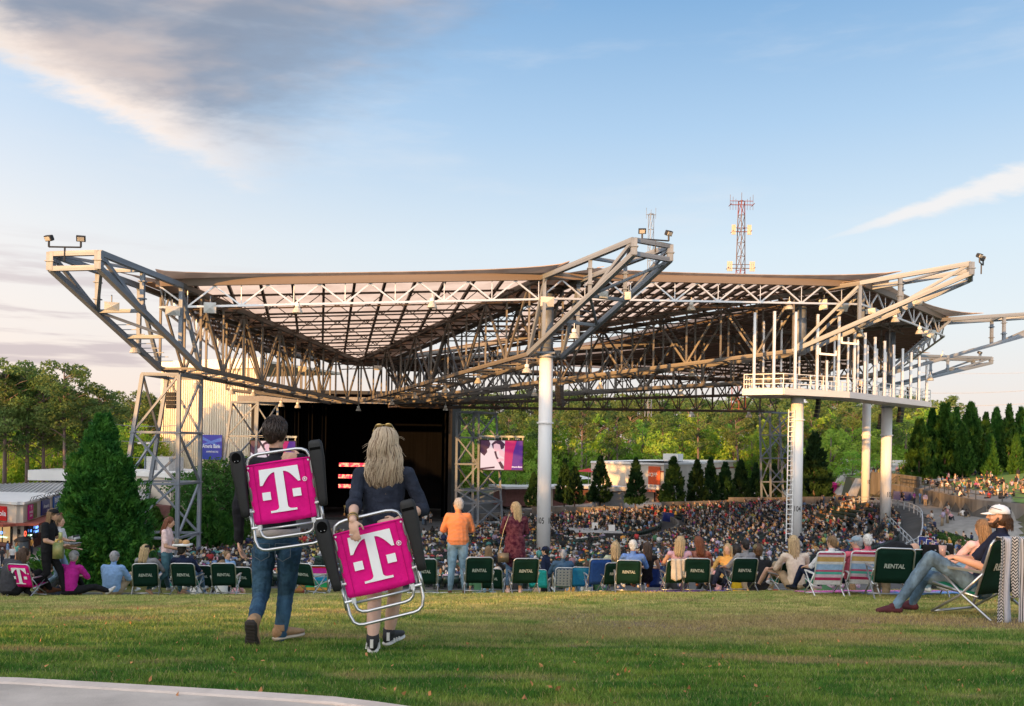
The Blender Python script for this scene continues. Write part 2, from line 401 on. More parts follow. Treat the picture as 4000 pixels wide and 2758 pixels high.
# near path with a pale raised edging
def path_poly():
    xs_ = np.linspace(-14, 0.9, 60); V, Fc = [], []
    for x in xs_:
        e = float(path_edge(x))-0.10
        for y in (e, e-1.2, e-3.5, e-8): V.append((x, y, float(H(x, max(y, -3)))+0.035))
    for i in range(len(xs_)-1):
        for j in range(3): Fc.append((i*4+j, i*4+j+1, i*4+4+j+1, i*4+4+j))
    return mesh('path', V, Fc, True)
put('path', path_poly(), mat('path_concrete', (.46,.40,.35), .9, var=.22, scale=1.7, bump=.25, bscale=60, coords='Object'))['kind'] = 'structure'
def kerb():
    b = []; fs = []
    xs_ = np.linspace(-14, 0.9, 70)
    for x in xs_:
        e = float(path_edge(x)); z = float(H(x, e))
        for y, zz in ((e, z-.05), (e, z+.047), (e-.012, z+.055), (e-.095, z+.055), (e-.105, z+.047), (e-.105, z-.05)): b.append((x, y, zz))
    for i in range(len(xs_)-1):
        for j in range(5): fs.append((i*6+j, i*6+j+1, i*6+6+j+1, i*6+6+j))
    return mesh('path_kerb', b, fs)
put('path_kerb', kerb(), mat('kerb_concrete', (.58,.49,.43), .85, var=.12, scale=5, bump=.2, bscale=80))['kind'] = 'structure'

# grass blades: dense near, coarser to the brow
def grass():
    rng = np.random.default_rng(3)
    N = 520000
    y = 3.7+13.7*rng.random(N)**1.3
    x = (rng.random(N)*2-1)*(y*0.60+0.5)
    ok = (y > path_edge(x)-0.02+0.02*rng.standard_normal(N))
    # thin the turf where it is worn (same broad pattern of bare earth as seen on the lawn)
    bare = (np.exp(-((y-9.6)/1.1)**2)*sst(x, -1.5, 2.5)*(0.5+0.5*np.sin(x*1.3+np.sin(y*2.1)*1.5)) > 0.45) & (rng.random(N) < 0.55)
    tuft = 0.5+0.5*np.sin(x*7.3+3*np.sin(y*3.1))*np.sin(y*9.1+2*np.sin(x*4.7))
    ok &= ~bare; x, y, tuft = x[ok], y[ok], tuft[ok]; n = len(x)
    # coarser weedy tufts standing out of the turf
    tn = 620; ty_ = 5.2+9.5*rng.random(tn); tx_ = (rng.random(tn)*2-1)*ty_*.58; rep = 26; tr_ = np.repeat(np.arange(tn), rep); sp_ = .035+.05*rng.random(tn)
    x = np.concatenate([x, tx_[tr_]+rng.standard_normal(tn*rep)*sp_[tr_]*1.5]); y = np.concatenate([y, ty_[tr_]+rng.standard_normal(tn*rep)*sp_[tr_]]); tuft = np.concatenate([tuft, np.full(tn*rep, 2.6)]); n = len(x)
    z = H(x, y)
    big = sst(np.sin(x*2.3+1.7*np.sin(y*1.9))*np.sin(y*4.1+1.3*np.sin(x*3.1)), .1, .9)
    h = (0.010+0.014*rng.random(n)+0.014*tuft*rng.random(n)+.022*big*rng.random(n))*(1+0.25*sst(y, 9, 16))
    w = (0.0018+0.0012*rng.random(n))*(0.7+y*0.16)
    an = rng.random(n)*2*np.pi; ln = rng.random(n)*1.3; la = rng.random(n)*2*np.pi
    b0 = np.stack([x-np.cos(an)*w, y-np.sin(an)*w, z-0.004], -1); b1 = np.stack([x+np.cos(an)*w, y+np.sin(an)*w, z-0.004], -1)
    tp = np.stack([x+np.cos(la)*h*ln, y+np.sin(la)*h*ln, z+h], -1)
    V = np.stack([b0, b1, tp], 1).reshape(-1, 3); Fc = np.arange(3*n).reshape(-1, 3)
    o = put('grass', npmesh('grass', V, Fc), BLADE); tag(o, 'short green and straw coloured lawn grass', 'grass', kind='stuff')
    # fallen leaves
    vs, fs = [], []
    for i in range(330):
        yy_ = 4.3+12*rng.random()**1.4; xx = (rng.random()*2-1)*yy_*.58
        if yy_ < path_edge(xx)-1: continue
        s = .005+.009*rng.random(); zz = float(H(xx, yy_))+.028; a = rng.random()*6.28
        q = [Vector((math.cos(a+t)*s*r_, math.sin(a+t)*s*r_, .010*rng.standard_normal())) for t, r_ in ((0,1.3),(1.2,.7),(3.14,1.2),(4.4,.75))]
        o_ = len(vs); vs += [Vector((xx, yy_, zz))+p_ for p_ in q]; fs.append((o_, o_+1, o_+2, o_+3))
    o = put('fallen_leaves', mesh('fallen_leaves', vs, fs), mat('dry_leaf', (.45,.20,.08), .7, var=.5, scale=3, trans=.2, coords='Generated')); tag(o, 'dry tan leaves scattered on the lawn', 'leaves', kind='stuff')
grass()
# ------------------------------------------------------------------ pavilion roof
GALV = mat('galvanised_steel', (.20,.23,.275), .55, metal=.25, var=.22, scale=1.2, spec=.5)
GALVB = mat('bright_galvanised_tube', (.68,.70,.73), .38, metal=.5, var=.08, scale=1.0)
BROWN = mat('dark_brown_steel', (.085,.062,.050), .6, metal=.3, var=.2, scale=.7)
FASC = mat('fascia_brown', (.21,.165,.135), .6, var=.12, scale=.4)
ROOFM = mat('translucent_roof_sheet', (.92,.74,.60), .6, trans=.88, col2=(.72,.55,.43), scale=.35, stretch=(1,1,1))
ROOFD = mat('corrugated_roof_deck', (.56,.45,.38), .6, trans=.5, var=.12, scale=.3)
WHITE = mat('white_paint', (.80,.80,.79), .45, var=.04, scale=1.5)
BLACK = mat('black_paint', (.02,.02,.022), .5, var=.2)
BLACKC = mat('black_cloth', (.004,.004,.005), .95, var=.3, scale=.5, stretch=(6,1,.2), spec=.05)
CYL = mat('white_column_paint', (.78,.78,.79), .38, var=.05, scale=.6, stretch=(1,1,.2))

AP = Vector((-20.0, 115.0, 0))
TRUSSM = mat('weathered_truss_steel', (.17,.160,.152), .6, metal=.2, var=.25, scale=.8)
PAV = thing('pavilion_roof', 'vast grey steel truss canopy fanning out over the amphitheatre seating', 'pavilion', tuple(AP))
def rel(o):            # keep world coordinates for children of the pavilion empty
    o.matrix_basis = Matrix.Translation(-AP) @ o.matrix_basis; return o
def zpx(px, py, d): return P(px, py, d).z
# fan trusses: column point, bottom chord height there, roof corner distance past the column and its height, arm length and tip heights
TR = [
 dict(k=(-36.0,112.0), zb=6.0, kc=0.5, zc=11.9, arm=0.0, zt=0, zt2=0),
 dict(k=(-27.8, 74.0), zb=zpx(700,1440,74), kc=3.0, zc=zpx(600,1116,71), arm=13.2, zt=zpx(300,990,61), zt2=zpx(300,1048,61)),
 dict(k=(2.9, 80.0), zb=zpx(2080,1388,80), kc=2.3, zc=zpx(2190,1090,78), arm=14.0, zt=zpx(2540,950,68.3), zt2=zpx(2540,1003,68.3)),
 dict(k=(28.0, 88.0), zb=zpx(3110,1378,88), kc=6.0, zc=zpx(3320,1118,85.4), arm=15.3, zt=zpx(3800,1045,81.5), zt2=zpx(3800,1083,81.5)),
 dict(k=(44.0,105.0), zb=zpx(3460,1465,105), kc=6.6, zc=zpx(3667,1255,104), arm=20.0, zt=zpx(4060,1222,102), zt2=zpx(4060,1262,102)),
 dict(k=(53.0,133.0), zb=zpx(3400,1530,133), kc=6.0, zc=zpx(3560,1392,134), arm=20.5, zt=zpx(3825,1402,137.8), zt2=zpx(3825,1422,137.8)),
 dict(k=(44.0,153.0), zb=zpx(3010,1608,153), kc=0.8, zc=zpx(3010,1490,153), arm=0.0, zt=0, zt2=0),
]
ZAB, ZAT = 4.3, 9.3
for i, t in enumerate(TR):
    k = Vector((t['k'][0], t['k'][1], 0)); d = k-AP; t['L'] = d.length; t['d'] = d.normalized()
    if i == 3: t['d'] = Vector((.90,-.43,0)).normalized()
    if i == 5: t['d'] = Vector((.97,.24,0)).normalized()
    t['n'] = Vector((-t['d'].y, t['d'].x, 0)); t['K'] = k
    t['C'] = k+t['d']*t['kc']; t['C'].z = t['zc']
HW = 1.85
def cut(t, s, side, top):
    """point on a truss chord: s metres past the column (negative towards the stage)"""
    base = t['K'] if s >= 0 else AP
    L = t['L']
    if s >= 0: p = t['K']+t['d']*s
    else: p = AP+(t['K']-AP)*((L+s)/L)
    if s <= t['kc'] and top: z = ZAT+(t['zc']-ZAT)*((L+s)/(L+t['kc']))
    elif top: z = t['zc']+(t['zt']-t['zc'])*((s-t['kc'])/(t['arm']-t['kc']))
    elif s <= 0: z = ZAB+(t['zb']-ZAB)*((L+s)/L)
    else: z = t['zb']+(t['zt2']-t['zb'])*(s/t['arm'])
    nn = t['n'] if s > -1e-6 or True else t['n']
    return Vector((p.x, p.y, z))+nn*(HW*side)
for i, t in enumerate(TR):
    L = t['L']; s0 = -L+5.0
    far_ = i in (0, 5, 6)
    w = .34 if i in (1, 2, 3, 4) else .26
    nb = max(5, int(round((L-5)/3.6)))
    cw = BROWN if i in (5, 6) else TRUSSM
    for side in (-1, 1):
        rel(member('bottom_chord', cut(t, s0, side, 0), cut(t, 0, side, 0), w*1.05, cw, PAV))
        rel(member('top_chord', cut(t, s0, side, 1), cut(t, t['kc'], side, 1), w*1.15, cw, PAV))
        for j in range(nb+1):
            s = s0+(0-s0)*j/nb
            if j % 1 == 0: rel(member('post', cut(t, s, side, 0), cut(t, s, side, 1), w*.52, cw, PAV))
            if j < nb:
                s2 = s0+(0-s0)*(j+1)/nb; sm = (s+s2)/2
                if j % 2 == 0: rel(member('brace', cut(t, s, side, 1), cut(t, s2, side, 0), w*.54, cw, PAV))
                else: rel(member('brace', cut(t, s, side, 0), cut(t, s2, side, 1), w*.54, cw, PAV))
    for j in range(0, nb+1):
        s = s0+(0-s0)*j/nb
        rel(member('cross_tie', cut(t, s, -1, 0), cut(t, s, 1, 0), w*.55, cw, PAV))
        if j < nb and i in (1, 2, 3, 4):
            s2 = s0+(0-s0)*(j+1)/nb
            rel(member('cross_tie', cut(t, s, -1, 0), cut(t, s2, 1, 0), w*.4, cw, PAV))
        if j % 2 == 0: rel(member('cross_tie', cut(t, s, -1, 1), cut(t, s, 1, 1), w*.5, cw, PAV))
    if t['arm']:
        A_, kc = t['arm'], t['kc']
        for side in (-1, 1):
            rel(member('arm_chord', cut(t, 0, side, 0), cut(t, A_, side, 0), .40, GALV, PAV))
            rel(member('arm_chord', cut(t, kc, side, 1), cut(t, A_, side, 1), .40, GALV, PAV))
            rel(member('arm_post', cut(t, A_, side, 0)-Vector((0,0,.12)), cut(t, A_, side, 1)+Vector((0,0,.12)), .46, GALV, PAV))
            for f_ in ((kc/A_+.0, .62) if i < 4 else (.62,)):
                rel(member('arm_post', cut(t, A_*f_, side, 0), cut(t, A_*f_, side, 1), .30, GALV, PAV))
            rel(member('arm_brace', cut(t, A_*.62, side, 0), cut(t, A_, side, 1), .26, GALV, PAV))
            rel(member('arm_brace', cut(t, 0, side, 0), cut(t, kc+.2, side, 1), .26, GALV, PAV))
            # bolted flange plates at the posts' splices
            for f_ in (.62, 1.0):
                a, b = cut(t, A_*f_, side, 0), cut(t, A_*f_, side, 1)
                for q in ((.30, .72) if f_ < 1 else (.5,)):
                    c = a.lerp(b, q); rel(member('flange_plate', c-Vector((0,0,.04)), c+Vector((0,0,.04)), .62 if f_ == 1 else .5, GALV, PAV))
        for top, f_ in ((1,1),(0,1),(0,.62),(1,.62),(0,.36)):
            rel(member('arm_tie', cut(t, A_*f_, -1, top), cut(t, A_*f_, 1, top), .34 if f_ == 1 else .26, GALV, PAV))
        rel(member('arm_tie', cut(t, A_*.62, -1, 0), cut(t, A_*.98, 1, 0), .2, GALV, PAV))
        rel(member('arm_tie', cut(t, A_*.36, 1, 0), cut(t, A_*.62, -1, 0), .2, GALV, PAV))
        rel(member('arm_tie', cut(t, A_*.62, 1, 1), cut(t, A_*.98, -1, 1), .2, GALV, PAV))
        for q in range(9):      # ladder rungs between the lower arm chords
            f_ = .06+.05*q
            rel(member('ladder_rung', cut(t, A_*f_, -1, 0)+Vector((0,0,.2)), cut(t, A_*f_, -1, 0).lerp(cut(t, A_*f_, 1, 0), .45)+Vector((0,0,.2)), .06, GALV, PAV))

# roof planes between neighbouring trusses
ATOP = Vector((AP.x, AP.y, ZAT+.35))
def line_hit(p, d, a, b):
    """plan intersection parameter of p+d*t with segment a-b, or None"""
    ex, ey = b.x-a.x, b.y-a.y; det = d.x*(-ey)+ex*d.y
    if abs(det) < 1e-9: return None
    rx, ry = a.x-p.x, a.y-p.y
    t_ = (rx*(-ey)+ex*ry)/det; s_ = (d.x*ry-d.y*rx)/det
    return t_ if -1e-6 <= s_ <= 1+1e-6 else None
SH = {}
def roof_panel(i, n_rib, n_pur, mat_, dense):
    a, b = TR[i]['C']+Vector((0,0,.35)), TR[i+1]['C']+Vector((0,0,.35))
    e = b-a; L = Vector((e.x, e.y, 0)).length; ed = Vector((e.x, e.y, 0)).normalized(); pd = Vector((-ed.y, ed.x, 0))
    if (Vector((AP.x, AP.y, 0))-a).dot(pd) < 0: pd = -pd
    nrm = (b-a).cross(ATOP-a).normalized()
    if nrm.z < 0: nrm = -nrm
    def zat(x, y): return a.z-(nrm.x*(x-a.x)+nrm.y*(y-a.y))/nrm.z
    def pt(p, dz=0.0): return Vector((p.x, p.y, zat(p.x, p.y)+dz))
    # sheet laid in strips along the slope; each strip is its own sheet
    segs = [(a, ATOP), (b, ATOP)]
    def run(p):
        best = None
        for s_ in segs:
            q = line_hit(p, pd, *s_)
            if q is not None and q > 1e-4: best = q if best is None else max(best, q)
        return best or 0.0
    prev = None
    for j in range(n_rib+1):
        f_ = j/n_rib; p = a+e*f_; q = run(p)
        if 0 < j < n_rib and q > .3:
            A0, A1 = pt(p, -.10), pt(p+pd*q, -.10)
            rel(member('rafter', A0, A1, .22 if not dense else .30, BROWN, PAV, .30))
        if prev is not None:
            p0, q0 = prev
            c = [pt(p0), pt(p), pt(p+pd*q), pt(p0+pd*q0)]
            up = Vector((0,0,.05+.02*(j % 2)))
            c = [x+up for x in c]; lap = Vector((0,0,-.12))       # membrane sheet with turned-down side laps
            rel(put('roof_sheet', mesh('roof_sheet', c+[c[1]+lap, c[2]+lap], [(0,1,2,3),(1,4,5,2)]), mat_, PAV))
        prev = (p, q)
    # purlin trusses parallel to the eaves
    depth = max(run(a+e*f_) for f_ in (.2,.3,.4,.5,.6,.7,.8))
    lat = MB()
    for j in range(1, n_pur):
        q = depth*j/n_pur; o = Vector(a)+pd*q; hits = []
        for s_ in segs:
            h_ = line_hit(o-ed*100, ed, *s_)
            if h_ is not None: hits.append(h_)
        if len(hits) < 2: continue
        h0, h1 = min(hits)-100, max(hits)-100
        if h1-h0 < 2: continue
        p0, p1 = o+ed*h0, o+ed*h1
        rel(member('purlin', pt(p0, -.32), pt(p1, -.32), .17, BROWN, PAV))
        rel(member('purlin', pt(p0, -1.45), pt(p1, -1.45), .12, BROWN, PAV))
        nz = max(2, int((h1-h0)/2.6))
        for m_ in range(nz):
            f0, f1 = m_/nz, (m_+1)/nz; A_, B_ = p0.lerp(p1, f0), p0.lerp(p1, f1); M_ = A_.lerp(B_, .5)
            lat.beam(pt(A_, -.35), pt(M_, -1.42), .07); lat.beam(pt(M_, -1.42), pt(B_, -.35), .07)
    if lat.v:
        o = lat.build('purlin_lattice', BROWN, PAV); rel(o); o['kind'] = 'stuff'
    # eaves beam and the bright tubular truss below it
    out = -pd
    fa, fb = a+Vector((0,0,-.12)), b+Vector((0,0,-.12))
    rel(member('eaves_beam', fa+out*.22, fb+out*.22, .30, FASC, PAV, .62))
    lo = 1.95
    nz = max(3, int(L/3.9)); rel(member('eaves_tube', fa+Vector((0,0,-lo)), fb+Vector((0,0,-lo)), .17, GALVB, PAV))
    for m_ in range(nz):
        f0, f1 = m_/nz, (m_+1)/nz; A_, B_ = fa.lerp(fb, f0), fa.lerp(fb, f1); M_ = A_.lerp(B_, .5); dn = Vector((0,0,-lo)); tp = Vector((0,0,-.3))
        rel(member('eaves_brace', A_+tp, M_+dn, .13, GALVB, PAV)); rel(member('eaves_brace', M_+dn, B_+tp, .13, GALVB, PAV))
        rel(member('eaves_brace', M_+tp, M_+dn, .06, GALVB, PAV))
    # upswept skirt: from the eaves out to a hollow curved rim strung between the arms
    t0, t1 = TR[i], TR[i+1]
    def armpt(t, side, s): 
        s = min(s, max(t['arm'], .3)); q = cut(t, s, side, 1) if t['arm'] else t['C']+out*.5; return q+Vector((0,0,.42))
    s0_, s1_ = t0['kc']+3.6, t1['kc']+3.6
    sd0 = 1 if (b-t0['C']).dot(t0['n']) > 0 else -1; sd1 = 1 if (a-t1['C']).dot(t1['n']) > 0 else -1
    E0, E1 = armpt(t0, sd0, s0_), armpt(t1, sd1, s1_)
    N = 18; vs = []; fs = []
    inner0, inner1 = t0['C']+t0['n']*HW*sd0, t1['C']+t1['n']*HW*sd1
    for j in range(N+1):
        f_ = j/N; I_ = fa.lerp(fb, f_)+Vector((0,0,.25)); 
        mid = fa.lerp(fb, f_)+out*.55+Vector((0,0,.50))
        w_ = (abs(2*f_-1))**3.2; O_ = mid.lerp(E0 if f_ < .5 else E1, w_)
        vs += [I_, O_, O_+Vector((0,0,.06))]
    for j in range(N):
        for m_ in range(2): fs.append((j*3+m_, j*3+m_+1, j*3+4+m_, j*3+3+m_))
    rel(put('roof_skirt', mesh('roof_skirt', vs, fs), ROOFS, PAV))
ROOFS = mat('roof_skirt_sheet', (.50,.40,.34), .6, trans=.25, col2=(.36,.27,.22), scale=.5)
roof_panel(0, 9, 8, ROOFD, False)
roof_panel(1, 13, 11, ROOFM, False)
roof_panel(2, 24, 10, ROOFM, True)
roof_panel(3, 16, 8, ROOFD, True)
roof_panel(4, 14, 8, ROOFD, True)
roof_panel(5, 10, 8, ROOFD, True)
# narrow roof strip over each truss pair
for t in TR:
    for j in range(6):
        s_a = -t['L']+(t['L']+t['kc'])*j/6; s_b = -t['L']+(t['L']+t['kc'])*(j+1)/6-.05
        c = [cut(t, s_a, -1, 1), cut(t, s_a, 1, 1), cut(t, s_b, 1, 1), cut(t, s_b, -1, 1)]
        vs = [x+Vector((0,0,.30)) for x in c]+[x+Vector((0,0,.34)) for x in c]
        rel(put('roof_sheet', mesh('roof_sheet', vs, [(0,1,2,3),(7,6,5,4),(0,4,5,1),(1,5,6,2),(2,6,7,3),(3,7,4,0)]), ROOFD, PAV))

# ------------------------------------------------------------------ columns
def number(txt, c, rad, ang, z, size, parent):
    """lettering bent round a column"""
    me = text_mesh(txt, size, .01, xs=.64, bold=.006)
    for vv in me.vertices:
        a = ang+vv.co.x/rad; r = rad+.012+vv.co.z*.5; vv.co = (math.sin(a)*r, -math.cos(a)*r, z+vv.co.y)
    me.materials.append(BLACK); o = bpy.data.objects.new('number', me); COL.objects.link(o); o.parent = parent
def column(px, d, rad, ztop, nums, label, rings):
    c = P(px, 2050, d); zb = float(H(c.x, c.y))-.2; x = P(px, 1900, d).x
    t = thing('support_column', label, 'column', (x, d, zb), group='white round columns under the pavilion roof')
    h = ztop-zb; b = MB(); b.lathe([(rad, 0), (rad, h)], 40); b.build('shaft', CYL, t, True)
    for rz in rings:
        zz = P(px, rz, d).z-zb; b = MB(); b.lathe([(rad+.005, -.07), (rad+.14, -.07), (rad+.14, .07), (rad+.005, .07)], 40, (0,0,zz)); b.build('joint_ring', CYL, t)
    for txt, ang, py, size in nums: number(txt, None, rad, ang, P(px, py, d).z-zb, size, t)
    b = MB(); b.lathe([(rad+.25, 0), (rad+.25, .12), (rad+.02, .12)], 24, (0,0,h-.3)); b.box((0,0,h+.1), (1.5,1.5,.2)); b.build('cap_plate', GALV, t)
    return t
TWO_NUM = 1.1
column(2126, 80, .62, TR[2]['zb']+.1, [('105', -.56, 2033, .78), ('104', 1.2, 2033, .78)], 'white round column marked 105 behind the blonde woman in burgundy', [1652])
column(3110, 88, .60, 5.2, [('104', -.08, 1987, .78)], 'white round column marked 104 with a ladder up its side', [1640])
column(3460, 105, .60, 5.0, [('103', .42, 1932, .85)], 'white round column marked 103 under the gallery platform', [1700])
column(3381, 133, .60, 8.3, [('102', .62, 1883, .85)], 'thin white round column marked 102, farthest back of the row', [1700])
# grey upper shafts above the caps
for k_, (px, d, y0, y1) in enumerate(((2135, 80.3, 1392, 1150), (3125, 88.3, 1385, 1200), (3475, 105.3, 1500, 1300))):
    p0, p1 = P(px, y0, d), P(px, y1, d); b = MB(); b.lathe([(.58, 0), (.58, p1.z-p0.z)], 24, tuple(Vector((p0.x, p0.y, p0.z)))); rel(b.build('upper_shaft', GALV, PAV, True))
# ladder on column 104
lad = thing('column_ladder', 'white caged ladder running up beside column 104', 'ladder', tuple(P(3080, 2170, 87.4)))
o_ = lad.location; pa, pb = P(3078, 2170, 87.4), P(3090, 1600, 87.4)
for sx in (-.28, .28): put('rail', member('tmp', (sx,0,0), (sx+(pb.x-pa.x),0,pb.z-pa.z), .09, WHITE, None).data, None, lad, beam_mat((sx,0,0), (sx+(pb.x-pa.x),0,pb.z-pa.z), (.09,.09,math.hypot(pb.x-pa.x, pb.z-pa.z))))
for o in [o for o in COL.objects if o.name.startswith('tmp')]: bpy.data.objects.remove(o)
for j in range(30):
    f_ = (j+.5)/30; z = (pb.z-pa.z)*f_; xx = (pb.x-pa.x)*f_
    member('rung', (xx-.28,0,z), (xx+.28,0,z), .07, WHITE, lad)

# ------------------------------------------------------------------ lattice towers
def tower(name, label, legs, levels, w=.29, diag=.165, top=None, group='steel lattice towers holding up the roof'):
    """legs: four (px_top, px_bottom, depth) in ring order; levels: photo rows"""
    base = P(sum(l[1] for l in legs)/4, levels[-1], sum(l[2] for l in legs)/4)
    t = thing(name, label, 'tower', tuple(base), group=group); B_ = Vector(base)
    pts = []
    for (pt_, pb_, d) in legs:
        y0, y1 = levels[0], levels[-1]
        pts.append([P(pt_+(pb_-pt_)*(yy_-y0)/(y1-y0), yy_, d)-B_ for yy_ in levels])
    # same heights for all legs
    for j in range(len(levels)):
        z = sum(p[j].z for p in pts)/4
        for p in pts:
            p[j] = Vector((p[j].x, p[j].y, z))
    for p in pts: member('leg', p[0], p[-1], w, GALV, t)
    n = len(levels)
    for a_ in range(4):
        p, q = pts[a_], pts[(a_+1) % 4]
        for j in range(n):
            if j < n-1:
                member('brace', p[j] if j % 2 else q[j], q[j+1] if j % 2 else p[j+1], diag, GALV, t)
            if 0 < j < n: member('ring_beam', p[j], q[j], diag*1.15, GALV, t)
            if j == 0: member('ring_beam', p[j], q[j], w*.9, GALV, t)
    for p in pts:
        for j in range(1, n): member('splice_plate', p[j]-Vector((0,0,.05)), p[j]+Vector((0,0,.05)), w*1.5, GALV, t)
    return t
tower('lattice_tower', 'tall grey lattice tower beside the big conical cedar', [(557,425,72.5),(700,690,72.5),(786,774,77),(653,528,77)], [1470,1690,1885,2090,2260])
tower('lattice_tower', 'lattice tower left of the stage behind the man with the pink chair', [(905,835,106),(1008,985,106),(1085,1075,111),(1000,985,111)], [1575,1705,1835,1968,2120], .26, .16)
tower('lattice_tower', 'lattice tower right of the black stage opening next to the big screen', [(1785,1780,119),(1871,1866,119),(1938,1962,124),(1850,1845,124)], [1612,1710,1812,1912,1962,2045], .30, .2)
tower('lattice_tower', 'slim lattice tower behind the ladder of column 104', [(2968,2975,150),(3008,3010,150),(3090,3096,153),(3045,3060,153)], [1612,1700,1790,1882,1965], .28, .18)

# ------------------------------------------------------------------ lamps, boxes and speakers on the roof
GLASSM = mat('ribbed_lamp_glass', (.75,.72,.66), .15, var=.1, spec=.8, trans=.45)
def bell_lamp(p, sc=1.0):
    t = thing('bell_lamp', 'clear ribbed bell-shaped lamp hanging from the steelwork', 'lamp', tuple(p), group='bell lamps hanging under the roof')
    b = MB(); b.lathe([(.17*sc,.55*sc),(.2*sc,.5*sc),(.2*sc,.28*sc),(.12*sc,.25*sc)], 10); b.lathe([(.03,.55*sc),(.03,1.0*sc)], 6); b.build('ballast_box', WHITE, t)
    b = MB(); b.lathe([(.13*sc,.26*sc),(.24*sc,.20*sc),(.36*sc,.02*sc),(.44*sc,-.22*sc),(.42*sc,-.22*sc),(.33*sc,.02*sc),(.2*sc,.17*sc)], 16); b.build('bell_shade', GLASSM, t)
    return t
L0 = None
for li_, (px, py, d, s) in enumerate(sorted([(1162,1212,72,1),(1688,1192,74,1),(2243,1312,74,1.05),(2058,1447,79,1),(2700,1203,83,1),(3083,1200,84,1),(3362,1308,88,1),(3497,1250,90,1),(3592,1297,94,1),
                     (3682,1402,103,1),(528,1368,71,1),(765,1508,80,.9),(905,1532,88,.9),(990,1540,92,.8),(1098,1582,100,.85),(1163,1587,104,.85),(1400,1600,112,.8),(1530,1575,108,.9),(1621,1550,102,.9),
                     (1738,1527,96,.95),(1868,1490,90,.95),(2345,1512,96,.95),(2702,1462,96,1),(1740,1598,112,.8),(2088,1540,98,.9),(2702,1622,150,1.3),(2925,1624,150,1.3),(2660,1540,104,.9),(3634,1480,103,.9)])):
    p = P(px, py, d)
    if L0 is None: L0 = c = bell_lamp(p, 1.0)
    else: c = copy_tree(L0); c.location = p; c.scale = (s,)*3
    c['label'] = 'clear ribbed bell lamp under the roof, %s counting across from the left tower' % ORD[li_]
LBLS = {}
def flood_pair(p, ang, label, span=2.2):
    t = thing('floodlight_bracket', label, 'floodlight', tuple(p), ang, 'twin floodlights on the arm tips')
    b = MB(); b.tube([(0,0,-.6),(0,0,.35)], .06, 6); b.tube([(-span/2,0,.35),(span/2,0,.35)], .06, 6)
    for sx in (-1, 1): b.tube([(sx*span/2,0,.35),(sx*span/2,0,.75)], .07, 6)
    b.build('bracket', BLACK, t)
    for sx in (-1, 1):
        M_ = Matrix.Translation((sx*span/2, 0, .95)) @ Matrix.Rotation(sx*.35, 4, 'Z') @ Matrix.Rotation(.5, 4, 'X')
        b = MB(); b.box((0,0,0), (.58,.24,.38), M_); b.box((0,.12,0), (.42,.2,.28), M_)
        o = b.build('flood_head', BLACK, t)
        b = MB(); b.box((0,-.15,0), (.42,.06,.26), M_); b.build('lens', GLASSM, o)
flood_pair(P(253, 985, 61), 0, 'twin black floodlights on the tip of the arm farthest left')
flood_pair(P(2560, 955, 68.3), .25, 'twin black floodlights on the tip of the central arm')
flood_pair(P(3833, 1045, 81.5), .9, 'twin black floodlights on the tip of the arm right of the gallery', 1.6)
flood_pair(P(3828, 1402, 137.8), .9, 'small far floodlights on the lowest arm tip over the trees', 1.2)
for px in (2883,): pass
WBOX = mat('white_speaker_cabinet', (.62,.62,.60), .5, var=.05)
def horn_box(px, py, d, w, h, rz, rx, label):
    t = thing('horn_speaker', label, 'speaker', tuple(P(px, py, d)), rz, 'pale horn speakers clipped to the steelwork')
    M_ = Matrix.Rotation(rx, 4, 'X'); a, b_ = w/2, h/2
    q = [(-a,0,-b_),(a,0,-b_),(a,0,b_),(-a,0,b_)]; c = (0,-.12,0); bk = [(x*.8, .45, z*.8) for x, _, z in q]
    vs = [M_ @ Vector(v_) for v_ in q+bk+[c]]
    put('cabinet', mesh('cabinet', vs, [(0,1,5,4),(1,2,6,5),(2,3,7,6),(3,0,4,7),(4,5,6,7)]), WBOX, t)
    put('grille', mesh('grille', vs, [(0,8,1),(1,8,2),(2,8,3),(3,8,0)]), WBOX, t)
    b = MB(); b.tube([M_ @ Vector((0,.3,b_*.8)), Vector((0,.3,b_+.55))], .05, 6); b.build('bracket', GALV, t)
for a in [(675,1214,70,1.1,.72,.5,.25,'cream horn speaker by the first roof corner above the left tower'),(820,1202,71,.95,.85,.2,.1,'pale horn speaker under the eaves, second from the left roof corner'),
          (2138,1178,77,1.2,.85,.15,.3,'white pyramid-faced horn speaker above column 105'),(3215,1190,86,.8,1.0,-.7,.1,'white horn speaker tilted under the eaves above the gallery'),
          (3293,1202,86,1.2,.75,.3,.45,'white pyramid-faced horn speaker under the eaves beside the roof corner'),(2360,1150,72,.8,.6,.5,.1,'grey horn speaker on the central arm nearer column 105'),
          (2452,1155,71,.5,.6,-.4,.1,'small grey horn speaker on the outer part of the central arm'),(1181,1441,100,.95,.6,.1,.1,'horn speaker at the stage end of the left roof truss'),(1476,1437,101,.9,.55,.1,.1,'horn speaker near the roof apex'),
          (437,1196,64,1.0,.6,.5,.2,'grey horn speaker inside the left arm'),(3400,1215,85,1.0,.5,-.9,.2,'horn speaker hung from the right arm over the gallery'),(3590,1180,84,.9,.5,.4,.3,'horn speaker halfway along the right arm'),
          (3645,1305,98,.9,.9,.7,.3,'pair-mounted horn speaker at the far roof corner'),(3615,1300,99,.7,.8,-.5,.2,'small horn speaker beside the far roof corner')]: horn_box(*a)
